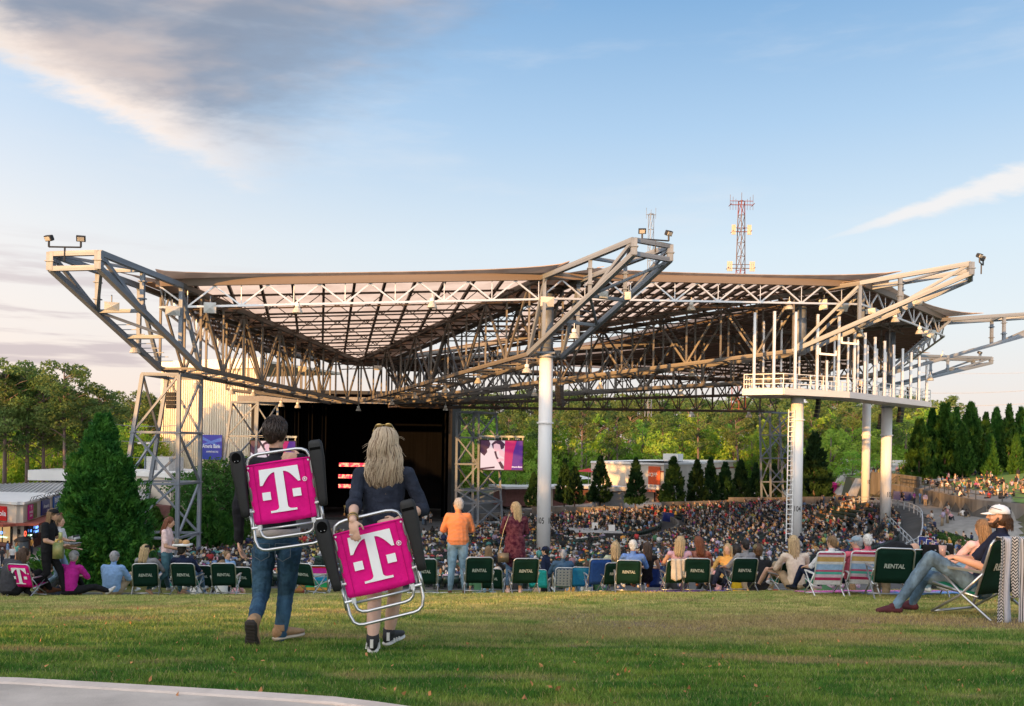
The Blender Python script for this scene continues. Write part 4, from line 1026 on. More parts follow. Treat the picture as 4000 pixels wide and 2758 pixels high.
# large hipped standing seam roof behind it
def seam_roof(name, label, corners, m, parent=None, n=26, cat='building', wallh=0, nm='roof_panel'):
    """corners: eave left, eave right, ridge right, ridge left (world)"""
    e0, e1, r1, r0 = [Vector(c) for c in corners]; o0 = (e0+e1)/2
    t = parent or thing(name, label, cat, tuple(o0)); O_ = Vector(t.location)
    for j in range(n):
        f0, f1 = j/n, (j+1)/n; a_, b_, c_, d_ = e0.lerp(e1, f0), e0.lerp(e1, f1), r0.lerp(r1, f1), r0.lerp(r1, f0); nr = (b_-a_).cross(d_-a_).normalized()
        if nr.z < 0: nr = -nr
        b = MB(); g = (b_-a_)*.06; h_ = (c_-d_)*.06
        b.add([x-O_ for x in (a_, b_-g, c_-h_, d_)], [(0,1,2,3)]); b.add([x-O_ for x in (b_-g, b_, c_, c_-h_)]+[x-O_+nr*.14 for x in (b_-g, b_, c_, c_-h_)], [(4,5,6,7),(0,1,5,4),(1,2,6,5),(2,3,7,6),(3,0,4,7)])
        b.build(nm, m, t)
    return t
e0, e1 = P(-260,1985,96), P(560,1962,100); r1, r0 = P(430,1874,112), P(110,1880,112)
e1 = P(575,1955,98); lodge = seam_roof('lodge_building', 'long low building with pale standing seam roof behind the concession stand', (e0, e1, P(560,1868,118), P(-30,1893,112)), SEAMR, n=34)
LO = Vector(lodge.location); b = MB(); a_, c_ = P(100,1882,113), P(620,1858,117); b.box(tuple((a_+c_)/2-LO+Vector((0,3,.4))), (c_.x-a_.x, 9, 1.3)); b.build('flat_roof', STUW, lodge)
b = MB(); a_, c_ = P(195,1872,115), P(265,1866,116); b.box(tuple((a_+c_)/2-LO), (c_.x-a_.x, 2, .8)); b.build('rooftop_unit', mat('rooftop_unit_grey', (.2,.21,.22), .6), lodge)
wq_ = P(235,2100,104)-LO; wq_.z = -11.2-LO.z; b = MB(); b.box(tuple(wq_), (26,1,6.2)); b.build('wall', BRICKD, lodge)
# service building between tree and lattice tower
s0, s1 = P(440,2100,112), P(665,2100,104)
SB = Bld('service_building', 'cream and maroon block service building behind the left lattice tower', (s0.x,s0.y), (s1.x,s1.y), pl)
SB.box('wall', STUC, 0, SB.L, 0, 9, 0, 6.6); SB.box('parapet', STUW, -.2, SB.L+.2, -.2, 9.2, 6.6, 7.2); SB.course(0, SB.L, 0, 3.6, -.02)
for x, w_ in ((2.4,1.6),(5.0,2.6)): SB.box('rooftop_unit', mat('rooftop_unit_pale', (.5,.5,.5), .5, metal=.3), x, x+w_, 3, 5, 7.2, 8.9)
SB2a, SB2b = P(640,2080,100), P(700,2080,108)
# far plaza building with the orange spirit sign
m0, m1, m2 = P(2405,1955,160), P(2560,1955,150), P(2870,1955,205)
NB = Bld('plaza_building', 'tall cream plaza building with orange sign behind the dark cedars', (P(2405,1965,162).x,162), (P(2590,1965,156).x,156), -10.9)
NB.box('wall', STUC, 0, NB.L+.0, .1, 16, 2.4, 7.2); NB.box('wall_base', STUC, 0, NB.L, .1, 16, 0, 2.4); NB.course(0, NB.L, 0, 2.2, .08); NB.box('parapet', STUW, -.2, NB.L+.2, -.1, 16, 7.2, 7.55); NB.box('accent_band', CAN, 0, NB.L, .02, .12, 5.9, 6.15); NB.box('canopy', CAN, -1, 1.2+NB.L*.93, -1.6, .1, 2.45, 2.75)
NB.box('door', DGL, NB.L-3.2, NB.L-1.6, 0, .15, 0, 2.3); NB.box('door', DGL, .3, 1.6, 0, .15, 0, 2.3); NB.box('service_sign', SBLU, NB.L-5.4, NB.L-4.0, 0, .1, .9, 1.9)
w1 = Bld('plaza_building_wing', 'long receding wing of the cream plaza building behind a row of cedars', (P(2590,1965,156).x,156.3), (P(2875,1965,196).x,196), -10.9)
w1.box('wall', STUC, 0, w1.L, .1, 14, 0, 7.2); w1.box('parapet', STUW, -.2, w1.L, -.1, 14, 7.2, 7.55); w1.box('accent_band', CAN, 0, w1.L, .02, .12, 5.9, 6.15); w1.course(0, 12, 0, 2.2, .08)
w1.box('rooftop_unit', STUW, 16, 19, 3, 6, 7.5, 9)
SORG = mat('sign_orange_red', (.62,.10,.03), .45)
board('shop_sign', 'orange red sign lettered SMIRNOFF high on the cream plaza building', NB, NB.L-5.6, NB.L-.6, 3.5+.2, 6.9, SORG, y=-.1, lines=(('SMIRNOFF', .95, 0, .1, mat('sign_cream', (.8,.72,.6), .6), .9),))
board('shop_sign', 'white sign for the Northside Hospital plaza under the orange sign', NB, NB.L-5.6, NB.L-.6, .0+2.9, 3.0+.45, STUW, y=-.14) if False else None
board('shop_sign', 'white hospital plaza sign below the orange sign', NB, NB.L-5.7, NB.L-.7, 2.85, 3.65, STUW, y=-.15, lines=(('NORTHSIDE HOSPITAL', .42, 0, .1, BLACK, .95),('PLAZA', .3, 0, -.22, BLACK, 1)))
board('shop_sign', 'orange red bottle sign at the left end of the cream plaza building', NB, 2.2, 6.4, 4.2, 6.9, SORG, y=-.1, lines=(('1', 1.6, -1.2, 0, None, 1),))
# magenta kiosk and back buildings at right
mk0, mk1 = P(3240,1890,172), P(3440,1890,168)
MKB = Bld('magenta_kiosk', 'bright magenta kiosk with white lettering seen behind columns 102 and 103', (mk0.x,mk0.y), (mk1.x,mk1.y), -10.8)
MKB.box('wall', SMAG, 0, MKB.L, 0, 5, 0, 3.4); MKB.box('counter_opening', DGL, 1.5, 5, -.05, .1, 1.2, 2.6); MKB.box('roof', MATS['sign_magenta'], -.5, MKB.L+.5, -1.2, 5.2, 3.4, 3.75)
put('lettering', text_mesh('T-Mobile', 1.0, .02), WTXT, MKB.t, Matrix.Translation((MKB.L-3.0,-.08,2.2)) @ RX)
RB = Bld('white_back_building', 'long white flat-roofed building behind columns 102 and 103', (P(3225,1830,200).x,200), (P(3560,1830,190).x,190), -10.8)
RB.box('wall', STUC, 0, RB.L, 0, 12, 0, 6.9); RB.box('parapet', STUW, -.3, RB.L+.3, -.3, 12, 6.9, 8.0); RB.box('canopy', CAN, RB.L-6, RB.L, -3, 0, 3.2, 3.6); RB.box('sign_panel', SNAVY, RB.L-6.5, RB.L-5.2, -.1, 0, 5.2, 6.2); RB.box('door', DGL, RB.L-4, RB.L-1.5, -.06, 0, 0, 3.0)
# orange-roofed low kiosks at the right lawn foot
OB = Bld('orange_kiosk', 'low kiosk with orange canopy under the dark pines at right', (P(3500,1900,150).x,150), (P(3700,1885,160).x,160), -10.6)
OB.box('wall', SNAVY, 0, OB.L, 0, 4, 0, 2.7); OB.box('canopy', mat('orange_canopy', (.62,.17,.05), .6), -.6, OB.L+.6, -1.6, 4.2, 2.9, 3.2); 
for x in (0, OB.L*.5, OB.L): OB.box('post', WHITE, x-.08, x+.08, -1.5, -1.34, 0, 2.9)
# umbrellas, blue and red
def parasol(p, m, label, r=1.7, h=2.6):
    t = thing('market_umbrella', label, 'umbrella', tuple(p)); b = MB(); b.tube([(0,0,0),(0,0,h+.2)], .05, 6); b.build('pole', WHITE, t)
    b = MB(); n_ = 8; vs = [(0,0,h+.25)]+[(r*math.cos(2*math.pi*j/n_), r*math.sin(2*math.pi*j/n_), h-.35) for j in range(n_)]; b.add(vs, [(0, j+1, (j+1) % n_+1) for j in range(n_)]); b.build('canopy', m, t)
parasol((P(2300,1800,165).x,165,-9.0), SRED, 'red and white umbrella beside column 105', 2.6, 4.0)
parasol((P(3500,1800,155).x,155,-9.6), SBLU, 'blue umbrella beside column 103', 1.9, 3.4)
parasol((P(2270,1800,172).x,172,-10), STUW, 'white umbrella behind the cedars near column 105', 2.6, 3.4)
# brick building right of the stage tower
BB = Bld('brick_shed', 'low dark brick shed with a doorway behind the stage-side tower', (P(1975,1960,150).x,150), (P(2420,1960,158).x,158), -11.0)
BB.box('wall', BRICKD, 0, BB.L, 0, 6, 0, 3.0); BB.box('roof', STUW, -.5, BB.L+.5, -1, 7, 3.0, 3.4); BB.box('door', GLS, 4, 4.9, -.05, .1, 0, 2.4)
for j in range(3): BB.box('column_pier', STUC, 8+j*4, 8.7+j*4, -.12, 0, 0, 3)
STR = Bld('white_stall', 'white roofed stall with grey shutter beside the cedars', (P(2440-90,1950,148).x,148), (P(2440,1950,150).x,150), -10.9)
STR.box('wall', mat('shutter_grey', (.35,.37,.40), .5), 0, STR.L, 0, 3, 0, 2.6); STR.box('roof', STUW, -.5, STR.L+.4, -.8, 3.5, 2.9, 3.6)

# ------------------------------------------------------------------ fences, walls and rails
RAILM = mat('dark_rail', (.10,.105,.11), .5, metal=.4)
def railing(name, label, pts, h=1.05, step=1.8, bars=2, m=RAILM, r=.035, infill=0, group=None):
    P0 = Vector(pts[0]); t = thing(name, label, 'railing', tuple(P0), group=group)
    for a_, b_ in zip(pts[:-1], pts[1:]):
        a_, b_ = Vector(a_)-P0, Vector(b_)-P0; n_ = max(1, int((b_-a_).length/step))
        for q in range(bars): z = h*(1-q/ max(1, bars)*.9); member('rail', a_+Vector((0,0,z)), b_+Vector((0,0,z)), r*2, m, t)
        for q in range(n_+1): c = a_.lerp(b_, q/n_); member('rail_post', c, c+Vector((0,0,h)), r*2.2, m, t)
        if infill:
            b = MB(); k_ = int((b_-a_).length/infill)
            for q in range(k_): c = a_.lerp(b_, (q+.5)/k_); b.beam(c+Vector((0,0,.1)), c+Vector((0,0,h)), r*.8)
            o = b.build('balusters', m, t); o['kind'] = 'stuff'
    return t
def gpt(px, d, dz=0): x = P(px, 1900, d).x; return (x, d, float(H(x, d))+dz)
railing('lawn_railing', 'dark railing along the foot of the lawn behind the seated people at left', [gpt(-60,30),gpt(420,31),gpt(620,32)], 1.0, 2.2, 3)
railing('lawn_railing', 'barred dark railing beside the left plaza behind the pink chair', [gpt(-250,44),gpt(60,40)], 1.1, 1.6, 2, infill=.16)
railing('terrace_railing', 'railing above the concrete wall on the right lawn', [(float(right_wall_x(y_))+.4, y_, -5.65) for y_ in (132,121,112,104,98.5,95,92)], 1.1, 2.0, 2)
railing('aisle_railing', 'pale railing beside the aisle at the right foot of the seating', [gpt(3480,100),gpt(3560,88),gpt(3600,76)], 1.1, 2, 2, m=GALVB)
railing('aisle_railing', 'short railing near the stairs below the standing crowd at right', [gpt(3620,66),gpt(3700,60)], 1.0, 1.6, 2)
railing('back_railing', 'dark railing along the back walkway right of the stage tower', [gpt(1980,142),gpt(2300,142),gpt(2420,140)], 1.2, 2.5, 2)
railing('walkway_railing', 'railing along the upper walkway behind columns 102 and 103', [gpt(3250,150),gpt(3400,146),gpt(3500,136)], 1.2, 2.4, 2)
railing('stair_railing', 'handrails climbing the terrace steps on the right slope', [(61.5,128,float(H(61.5,128))),(72,149,float(H(72,149)))], .9, 2.4, 1)
# retaining walls
def ret_wall(label, pts, h0, h1, th=.35, m=CONC):
    O_ = Vector((pts[0][0], pts[0][1], 0)); t = thing('retaining_wall', label, 'wall', tuple(O_)); 
    for a_, b_ in zip(pts[:-1], pts[1:]):
        b = MB(); z0 = min(a_[2], b_[2]); rect_prism(b, (a_[0]-O_.x, a_[1]-O_.y), (b_[0]-O_.x, b_[1]-O_.y), z0-h0, max(a_[2], b_[2])+h1, th); b.build('wall_panel', m, t)
RW = mat('stained_shaded_concrete', (.19,.175,.16), .9, var=.3, scale=.8, stretch=(1,1,.15))  # streaked stains, and a base darkened to stand for shade on the right walls
ret_wall('stained concrete retaining wall holding up the right lawn', [(float(right_wall_x(y_)), y_, -7.4) for y_ in (140,130,121,112,104,98.5,95,92,89)], 1.2, 1.75, th=.9, m=RW)
ret_wall('low curved concrete wall along the upper right walkway', [gpt(3260,152),gpt(3400,147),gpt(3500,137),gpt(3590,124)], .5, 1.5, m=RW)
ret_wall('low concrete wall behind the upper rows right of the stage', [gpt(1870,128),gpt(2080,136),gpt(2420,138)], .5, 1.3, m=RW)
ret_wall('long low concrete wall below the row of cedars', [gpt(2590,140),gpt(2850,147),gpt(3100,150),gpt(3250,152)], .3, 1.2, m=RW)
# navy box-seat panels
for px0, px1, d, lb in ((2260,2440,140,'navy panel barrier below the cedars near column 105'),(2590,2630,128,'navy end panel beside the sunlit plaza path'),(3490,3590,126,'navy barrier panels under the right concrete wall')):
    a_, b_ = gpt(px0,d), gpt(px1,d-2); t = thing('barrier_panel', lb, 'barrier', a_); b = MB(); rect_prism(b, (0,0), (b_[0]-a_[0], b_[1]-a_[1]), -.2, 1.3, .2); b.build('panel', SNAVY, t)
# A-frame boards on the walkway
for j, (px, d) in enumerate(((3622,84),(3655,81),(3688,78))):
    c = gpt(px, d); t = thing('notice_board', 'navy A-frame notice board on the walkway, %s of three' % ('farthest','middle','nearest')[j], 'sign', c, -.5)
    b = MB(); b.box((0,0,.75), (1.3,.06,1.4)); b.build('board', SNAVY, t); b = MB(); b.tube([(-.7,0,0),(-.7,0,1.5),(.7,0,1.5),(.7,0,0)], .04, 6); b.build('frame', WHITE, t); sign_text('SEATING', .22, (0,-.05,.95), t); 
# steps on right slope
st = thing('terrace_steps', 'broad concrete and timber steps climbing the right slope under the pines', 'steps', tuple(P(3760,1905,118))); SOx = Vector(st.location)
for j in range(9):
    xx_, yy_ = 64+1.2*j, 130+2.2*j; a_ = Vector((xx_, yy_, float(H(xx_, yy_))+.12))-SOx; b = MB(); b.box(tuple(a_), (6.0,1.6,.35)); b.build('step', CONC if j % 2 else mat('step_brown', (.16,.10,.07), .9), st)
# utility wires
WIRE = mat('wire_grey', (.35,.34,.36), .6)
for lb, a_, b_, r_ in (('upper power line over the right treeline',P(3600,1535,230),P(4150,1515,200),.05),('lower power line over the right treeline',P(3300,1590,230),P(4150,1570,200),.05),('highest faint power line over the right trees',P(3600,1455,260),P(4150,1450,240),.04),
                       ('upper power line crossing the left trees',P(320,1638,126),P(700,1662,130),.05),('middle power line crossing the left trees',P(320,1702,126),P(700,1722,130),.05),('lower power line behind the big cedar',P(400,1770,126),P(700,1781,130),.05)):
    n_ = 8; pts = [a_.lerp(b_, j/n_)-a_-Vector((0,0,math.sin(math.pi*j/n_)*.5)) for j in range(n_+1)]; b = MB(); b.tube(pts, r_, 5); o = b.build('power_line', WIRE); o.location = a_; tag(o, lb, 'cable')
lp = thing('street_lamp', 'grey twin-headed street lamp between the left trees and tower', 'street lamp', tuple(P(565,1900,115)));
b = MB(); b.tube([(0,0,-3),(0,0,5.6)], .1, 8); b.build('pole', GALV, lp)
for s_ in (-1,1): b = MB(); b.box((s_*.55,0,5.6), (.8,.35,.22)); b.build('lamp_head', GALVB, lp)
# mix desk and booth tents in the middle of the bowl
for px, d, w_, lb in ((2340,100,5.0,'dark mixing desk with pale top among the seats'),(2290,104,3.6,'smaller control desk with a white monitor near column 105'),(1985,118,3,'pale table at the rows behind the blonde woman')):
    c = gpt(px, d); t = thing('control_desk', lb, 'desk', c); b = MB(); b.box((0,0,.6), (w_,1.6,1.2)); b.build('desk_body', BLACK, t); b = MB(); b.box((0,0,1.25), (w_+.3,1.9,.1)); b.build('desk_top', mat('desk_top_grey', (.45,.45,.46), .4), t); b = MB(); b.box((w_*.3,0,1.7), (.7,.2,.7)); b.build('monitor', STUW, t)
# ------------------------------------------------------------------ trees
BARK = mat('pine_bark', (.17,.125,.11), .9, var=.35, scale=1.5, stretch=(1,1,.2), bump=.3)
PINEL = leafmat('pine_needles', (.080,.155,.045), (.17,.23,.065), .38)
DECL = leafmat('spring_leaves', (.12,.31,.040), (.38,.56,.075), .52)
DECY = leafmat('yellow_green_leaves', (.22,.38,.05), (.40,.50,.08), .5)
CEDL = leafmat('cedar_foliage', (.022,.090,.016), (.080,.195,.030), .3, .9, .3)
CEDD = leafmat('dark_cedar_foliage', (.020,.060,.020), (.045,.105,.030), .25, .8)
HEDL = leafmat('hedge_leaves', (.03,.09,.02), (.07,.15,.03), .3, .8)
def cards(rng, C, size, aspect=1.0, dirs=None, spread=1.0):
    """one small rhombic leaf card at each centre; dirs biases the long axis"""
    n = len(C); a = rng.standard_normal((n, 3)); 
    if dirs is not None: a = dirs+a*spread*.5
    a /= np.linalg.norm(a, axis=1, keepdims=True)+1e-9
    b = np.cross(a, rng.standard_normal((n, 3))); b /= np.linalg.norm(b, axis=1, keepdims=True)+1e-9
    s = size*(0.6+0.8*rng.random((n, 1)))
    A, B = a*s*aspect, b*s
    V = np.stack([C-A, C+B*.55, C+A, C-B*.55], 1).reshape(-1, 3); return V, np.arange(4*n).reshape(-1, 4)
def clumps(rng, centers, radii, per, squash=.7):
    out = []
    for c, r in zip(centers, radii):
        k = int(per*r*r)+8; d = rng.standard_normal((k, 3)); d /= np.linalg.norm(d, axis=1, keepdims=True)
        out.append(c+d*(r*(.45+.6*rng.random((k, 1))**.6))*np.array([1, 1, squash]))
    return np.concatenate(out)
def trunk_mesh(pts, rad, limbs=()):
    b = MB(); b.tube(pts, rad, 8)
    for l, r in limbs: b.tube(l, r, 5)
    return b.mesh('trunk', True)
def make_tree(name, cat, crown_me, trunk_me, lm, bm=BARK):
    t = thing(name, None, cat)
    if trunk_me: put('trunk', trunk_me, bm, t)
    put('crown', crown_me, lm, t); return t
PROTO = {}
def proto_pine(seed, h=22.0, low=.5, per=60, lm=PINEL):
    rng = np.random.default_rng(seed); r2 = random.Random(seed); cs, rs, limbs = [], [], []
    lean = rng.standard_normal(2)*.35
    for j in range(34):
        z = h*(low+(1-low)*(j/33)**.9); f = (z/h-low)/(1-low); R = (1.0+3.3*math.sin(min(1, (1-f)*1.25+.12)*math.pi*.8))*(.6+.7*r2.random())
        a = r2.random()*6.28; c = np.array([math.cos(a)*R+lean[0]*z/h, math.sin(a)*R+lean[1]*z/h, z+R*.15]); cs.append(c); rs.append(.9+.95*r2.random())
        limbs.append(([(lean[0]*z/h, lean[1]*z/h, z-R*.35), tuple((c+np.array([lean[0]*z/h, lean[1]*z/h, z-R*.2]))/2), tuple(c)], [.09,.06,.03]))
    for j in range(4):
        a = r2.random()*6.28; z = h*(low-.22*r2.random()-.02); limbs.append(([(0,0,z),(math.cos(a)*1.4,math.sin(a)*1.4,z+.5)], [.05,.015]))
    C = clumps(rng, cs, rs, per, .55); V, Q = cards(rng, C, .20, 1.5)
    return make_tree('pine_tree', 'tree', npmesh('crown', V, Q), trunk_mesh([(0,0,-.5),(0,0,h*.35),(lean[0]*.7,lean[1]*.7,h*.7),(lean[0],lean[1],h*.97)], [.34,.28,.18,.05], limbs), lm)
def proto_leafy(seed, h=13.0, w=4.0, per=50, lm=DECL, size=.22, base=.12):
    rng = np.random.default_rng(seed); r2 = random.Random(seed); cs, rs, limbs = [], [], []
    for j in range(46):
        f = r2.random()**.8; z = h*(base+(1-base)*f); R = w*math.sin(math.pi*min(1, .12+.86*(1-f)**.8))**.8*r2.random()**.45; a = r2.random()*6.28
        c = np.array([math.cos(a)*R, math.sin(a)*R, z]); cs.append(c); rs.append((.8+.8*r2.random())*(.55+.6*(1-f)))
        if j % 3 == 0: limbs.append(([(0,0,z*.6),tuple(c)], [.08,.02]))
    C = clumps(rng, cs, rs, per, .8); V, Q = cards(rng, C, size, 1.15)
    return make_tree('leafy_tree', 'tree', npmesh('crown', V, Q), trunk_mesh([(0,0,-.5),(0,0,h*.45),(.2,.1,h*.9)], [.24,.16,.03], limbs), lm)
def proto_cone(seed, h=8.0, w=1.9, n=9000, lm=CEDD, size=.15, base=.12, name='cedar_tree', lead=(), pw=.78, amp=1.0, k=26, spf=1.0):
    rng = np.random.default_rng(seed)
    # branch sprays: each a small up-and-outward pointing fan on the cone's surface
    nb = n//k; f = rng.random(nb)**1.25; a = rng.random(nb)*6.283
    lump = 1+.16*np.sin(a*3+f*9+seed)+.12*np.sin(a*7-f*23)+.10*rng.standard_normal(nb)
    R = w*np.clip(1-f, 0.02, 1)**pw*(1+(lump-1)*amp)*np.clip((f+.10)/.16, .55, 1); z = h*(base+(1-base)*f)
    R *= np.sqrt(.25+.75*rng.random(nb))**.5
    cen = np.stack([np.cos(a)*R, np.sin(a)*R, z], -1); out = np.stack([np.cos(a), np.sin(a), np.full(nb, .9+f)], -1); out /= np.linalg.norm(out, axis=1, keepdims=True)
    for (lx, ly, lz, lw, lh) in lead:
        m_ = max(20, nb//9); ff = rng.random(m_); aa = rng.random(m_)*6.283; rr = lw*(1-ff)**.8*(.6+.4*rng.random(m_))
        cen = np.concatenate([cen, np.stack([lx+np.cos(aa)*rr, ly+np.sin(aa)*rr, lz+lh*ff], -1)]); oo = np.stack([np.cos(aa)*.5, np.sin(aa)*.5, np.ones(m_)], -1); out = np.concatenate([out, oo])
    C = np.repeat(cen, k, 0); D = np.repeat(out, k, 0); t_ = rng.random((len(C), 1)); sp = .30*(h/8)**.5*spf
    C = C+D*(t_-.3)*sp*1.6+rng.standard_normal(C.shape)*sp*(.42-.28*t_); V, Q = cards(rng, C, size, 1.9, D, .9)
    return make_tree(name, 'tree', npmesh('crown', V, Q), trunk_mesh([(0,0,-.4),(0,0,h*.9)], [.16*w/1.9,.03]), lm)
pines = [proto_pine(1), proto_pine(2, 21, .46), proto_pine(3, 24, .58)]
leafy = [proto_leafy(11), proto_leafy(12, 11.5, 3.4, lm=DECY), proto_leafy(13, 14.5, 4.4), proto_leafy(14, 9.0, 3.6, lm=DECY)]
ced = [proto_cone(21), proto_cone(22, 8.5, 1.7), proto_cone(23, 7.4, 2.0)]
ever = [proto_cone(31, 9.5, 2.6, 12000, CEDL, .17), proto_cone(32, 11.0, 2.5, 12000, CEDL, .17)]
USED = set()
def plant(pr, x, y, z, s=1.0, rz=0.0, label='', group=None, sz=None):
    k = id(pr)
    t = copy_tree(pr) if k in USED else pr
    USED.add(k); t.location = (x, y, z); t.scale = (s, s, sz or s); t.rotation_euler = (0,0,rz); t['label'] = label
    if group: t['group'] = group
    elif 'group' in t: del t['group']
    return t
R = random.Random(5)
def top_at(px, py, d, z0, h): return (P(px, py, d).z-z0)/h
# left wood: tall pines over bright understorey
GL = 'pines in the wood at left'
for (px, py, d, k, lb) in [(20,1425,119,0,'tall bare-trunked pine at the left edge of the wood'),(108,1462,121,1,'sunlit reddish pine behind the lodge roof, second in from the edge'),(85,1450,150,2,None),(60,1480,158,0,None),(172,1500,122,1,None),(255,1438,119,2,'lone tall pine with open crown standing above the left wood'),
                           (215,1530,158,0,None),(318,1548,121,1,None),(385,1535,122,2,'rounded pine crown rising behind the conical cedar'),(350,1590,170,0,None),(440,1580,165,1,None),(512,1545,150,0,'pine beside the leg of the left lattice tower'),(480,1600,172,2,None),(570,1570,160,1,None),(610,1590,168,0,None),(50,1470,165,2,None),(190,1520,166,2,None),(230,1530,176,1,None),(300,1560,168,0,None),(410,1575,172,2,None),(360,1570,182,1,None),(540,1580,182,0,None),(450,1590,185,1,None),(140,1500,184,0,None),(-60,1450,140,1,None),(-140,1440,150,0,None),(130,1500,172,2,None),(30,1490,176,1,None),(270,1560,180,1,None),(660,1600,178,0,None)]:
    z0 = -11.5; h = (22, 21, 24)[k]; s = top_at(px, py, d, z0, h); x = P(px, 1700, d).x
    plant(pines[k], x, d, z0, s, R.random()*6.28, lb or 'pine with green needles crowded in the wood at left', None if lb else GL)
for j in range(40):
    px = -150+j*21+R.uniform(-8, 8); d = R.uniform(127, 150); k = (0, 2, 0, 1)[j % 4]; h = (13, 11.5, 14.5)[k]; s = top_at(px, R.uniform(1660, 1790), d, -11.5, h); x = P(px, 1700, d).x
    if px > 620: continue
    plant(leafy[k], x, d, -11.5, s, R.random()*6.28, 'leafy green understorey tree among the pines at left', 'understorey trees in the wood at left')
# wood behind the stage and bowl
for j in range(56):
    px = 1750+j*35+R.uniform(-14, 14); d = R.uniform(222, 262); k = j % 3; h = (22, 21, 24)[k]; s = top_at(px, R.uniform(1535, 1600), d, -11, h)*(1.0 if px < 3300 else .96)
    plant(pines[k], P(px, 1700, d).x, d, -11, s, R.random()*6.28, 'tall pine in the wood behind the seating bowl', 'pines in the wood behind the bowl')
for j in range(50):
    px = 1745+j*40+R.uniform(-10, 10); d = R.uniform(196, 222); k = j % 4; h = (13, 11.5, 14.5, 9.0)[k]; ty = R.uniform(1625, 1740) if px < 2950 else R.uniform(1600, 1700); s = top_at(px, ty, d, -11, h)
    plant(leafy[k], P(px, 1700, d).x, d, -11, s*.95, R.random()*6.28, 'bright green leafy tree at the edge of the wood behind the bowl', 'leafy trees edging the wood behind the bowl', s)
for ti_, (px, ty, d) in enumerate(sorted(((2020,1790,158),(1960,1800,165),(1840,1680,165),(2130,1770,175),(2290,1760,178),(2590,1690,190),(3010,1700,200),(3180,1640,190),(3300,1640,205),(3330,1770,168),(3420,1800,170),(3560,1790,172),(3390,1680,185),(3245,1690,180)))):
    k = R.randrange(4); h = (13, 11.5, 14.5, 9.0)[k]; plant(leafy[k], P(px, 1700, d).x, d, -11, top_at(px, ty, d, -11, h), R.random()*6.28, 'small spreading leafy plaza tree, %s counting outward from the stage' % ORD[ti_], 'leafy plaza trees')
for j in range(12):
    px = 1830+j*150+R.uniform(-20, 20); d = R.uniform(186, 200); k = (0, 2)[j % 2]; h = (22, 21, 24)[k]
    plant(pines[k], P(px, 1700, d).x, d, -11, top_at(px, R.uniform(1560, 1640), d, -11, h), R.random()*6.28, 'slim bare-trunked pine before the wood, %s counting outward from the stage' % ORD[j], 'slim pines before the wood')
# dark cedars in a row
for j, (px, ty, d) in enumerate(((2085,1850,140),(2205,1800,146),(2245,1830,143),(2345,1790,148),(2483,1795,144),(2630,1792,147),(2722,1802,150),(2775,1795,154),(2832,1812,156),(2893,1802,158),(2952,1815,160),(3022,1818,162),(3180,1700,156))):
    k = j % 3; h = (8.0, 8.5, 7.4)[k]; x = P(px, 1900, d).x; z0 = -10.6; s = top_at(px, ty, d, z0, h)
    plant(ced[k], x, d, z0, s, R.random()*6.28, ('narrow dark cedar behind the bowl, %s in the row counting from column 105' % ORD[j] if j not in (4, 12) else ('dark cedar standing in front of the orange sign' if j == 4 else 'very tall dark cedar right of column 104')), 'dark cedars in the row behind the bowl' if j not in (4, 12) else None)
# evergreens on the right
for j, (px, ty, d) in enumerate(((3590,1650,135),(3640,1610,140),(3690,1590,138),(3735,1600,142),(3790,1580,146),(3850,1620,140),(3890,1600,148),(3940,1590,142),(3985,1600,146),(4030,1580,140),(3610,1680,150),(3665,1640,152),(3820,1640,156),(3910,1650,156),(3760,1660,134),(3970,1690,136),(3870,1700,134))):
    k = j % 2; h = (9.5, 11.0)[k]; z0 = float(H(P(px,1900,d).x, d)) if False else (-9.5 if px < 3700 else -5.2+.6); s = top_at(px, ty, d, z0, h)
    plant(ever[k], P(px, 1800, d).x, d, z0, s*R.uniform(.66,.82), R.random()*6.28, 'dense conical evergreen on the right slope, %s counting outward from column 103' % ORD[sorted((3590,3640,3690,3735,3790,3850,3890,3940,3985,4030,3610,3665,3820,3910,3760,3970,3870)).index(px)], 'conical evergreens on the right slope', s)
# the big cedar in front of the left tower, and shrubs at its right
big = proto_cone(41, 14.0, 2.9, 84000, CEDL, .10, .03, lead=((-1.5,-.6,6.2,.75,4.6),(1.5,-.5,6.6,.7,3.8),(.5,-1.0,8.0,.7,3.6),(-2.2,-.3,.8,.9,4.6),(2.2,-.3,.6,.9,4.6),(0,-2.2,.5,1.0,5.0),(-1.2,-2.0,.3,.9,4.4),(1.4,-1.9,.3,1.0,4.2),(-.6,-.8,9.0,.55,3.0)), pw=.74, amp=2.3, k=46, spf=1.25)
bd = 62.0; bx = P(398, 2000, bd).x; plant(big, bx, bd, float(H(bx, bd))-.6, 1.0, .3, 'big dense conical cedar standing left of the lattice tower')
big.scale = (1, 1, (P(380,1640,bd).z-big.location.z)/14.0); big.scale[0] = big.scale[1] = 1.0
sh = [proto_cone(51, 4.5, 1.6, 9000, CEDL, .13, .04, 'young_cedar'), proto_leafy(52, 6.5, 2.9, 90, leafmat('shrub_leaves', (.03,.10,.02), (.07,.16,.03), .3), .14, .05)]
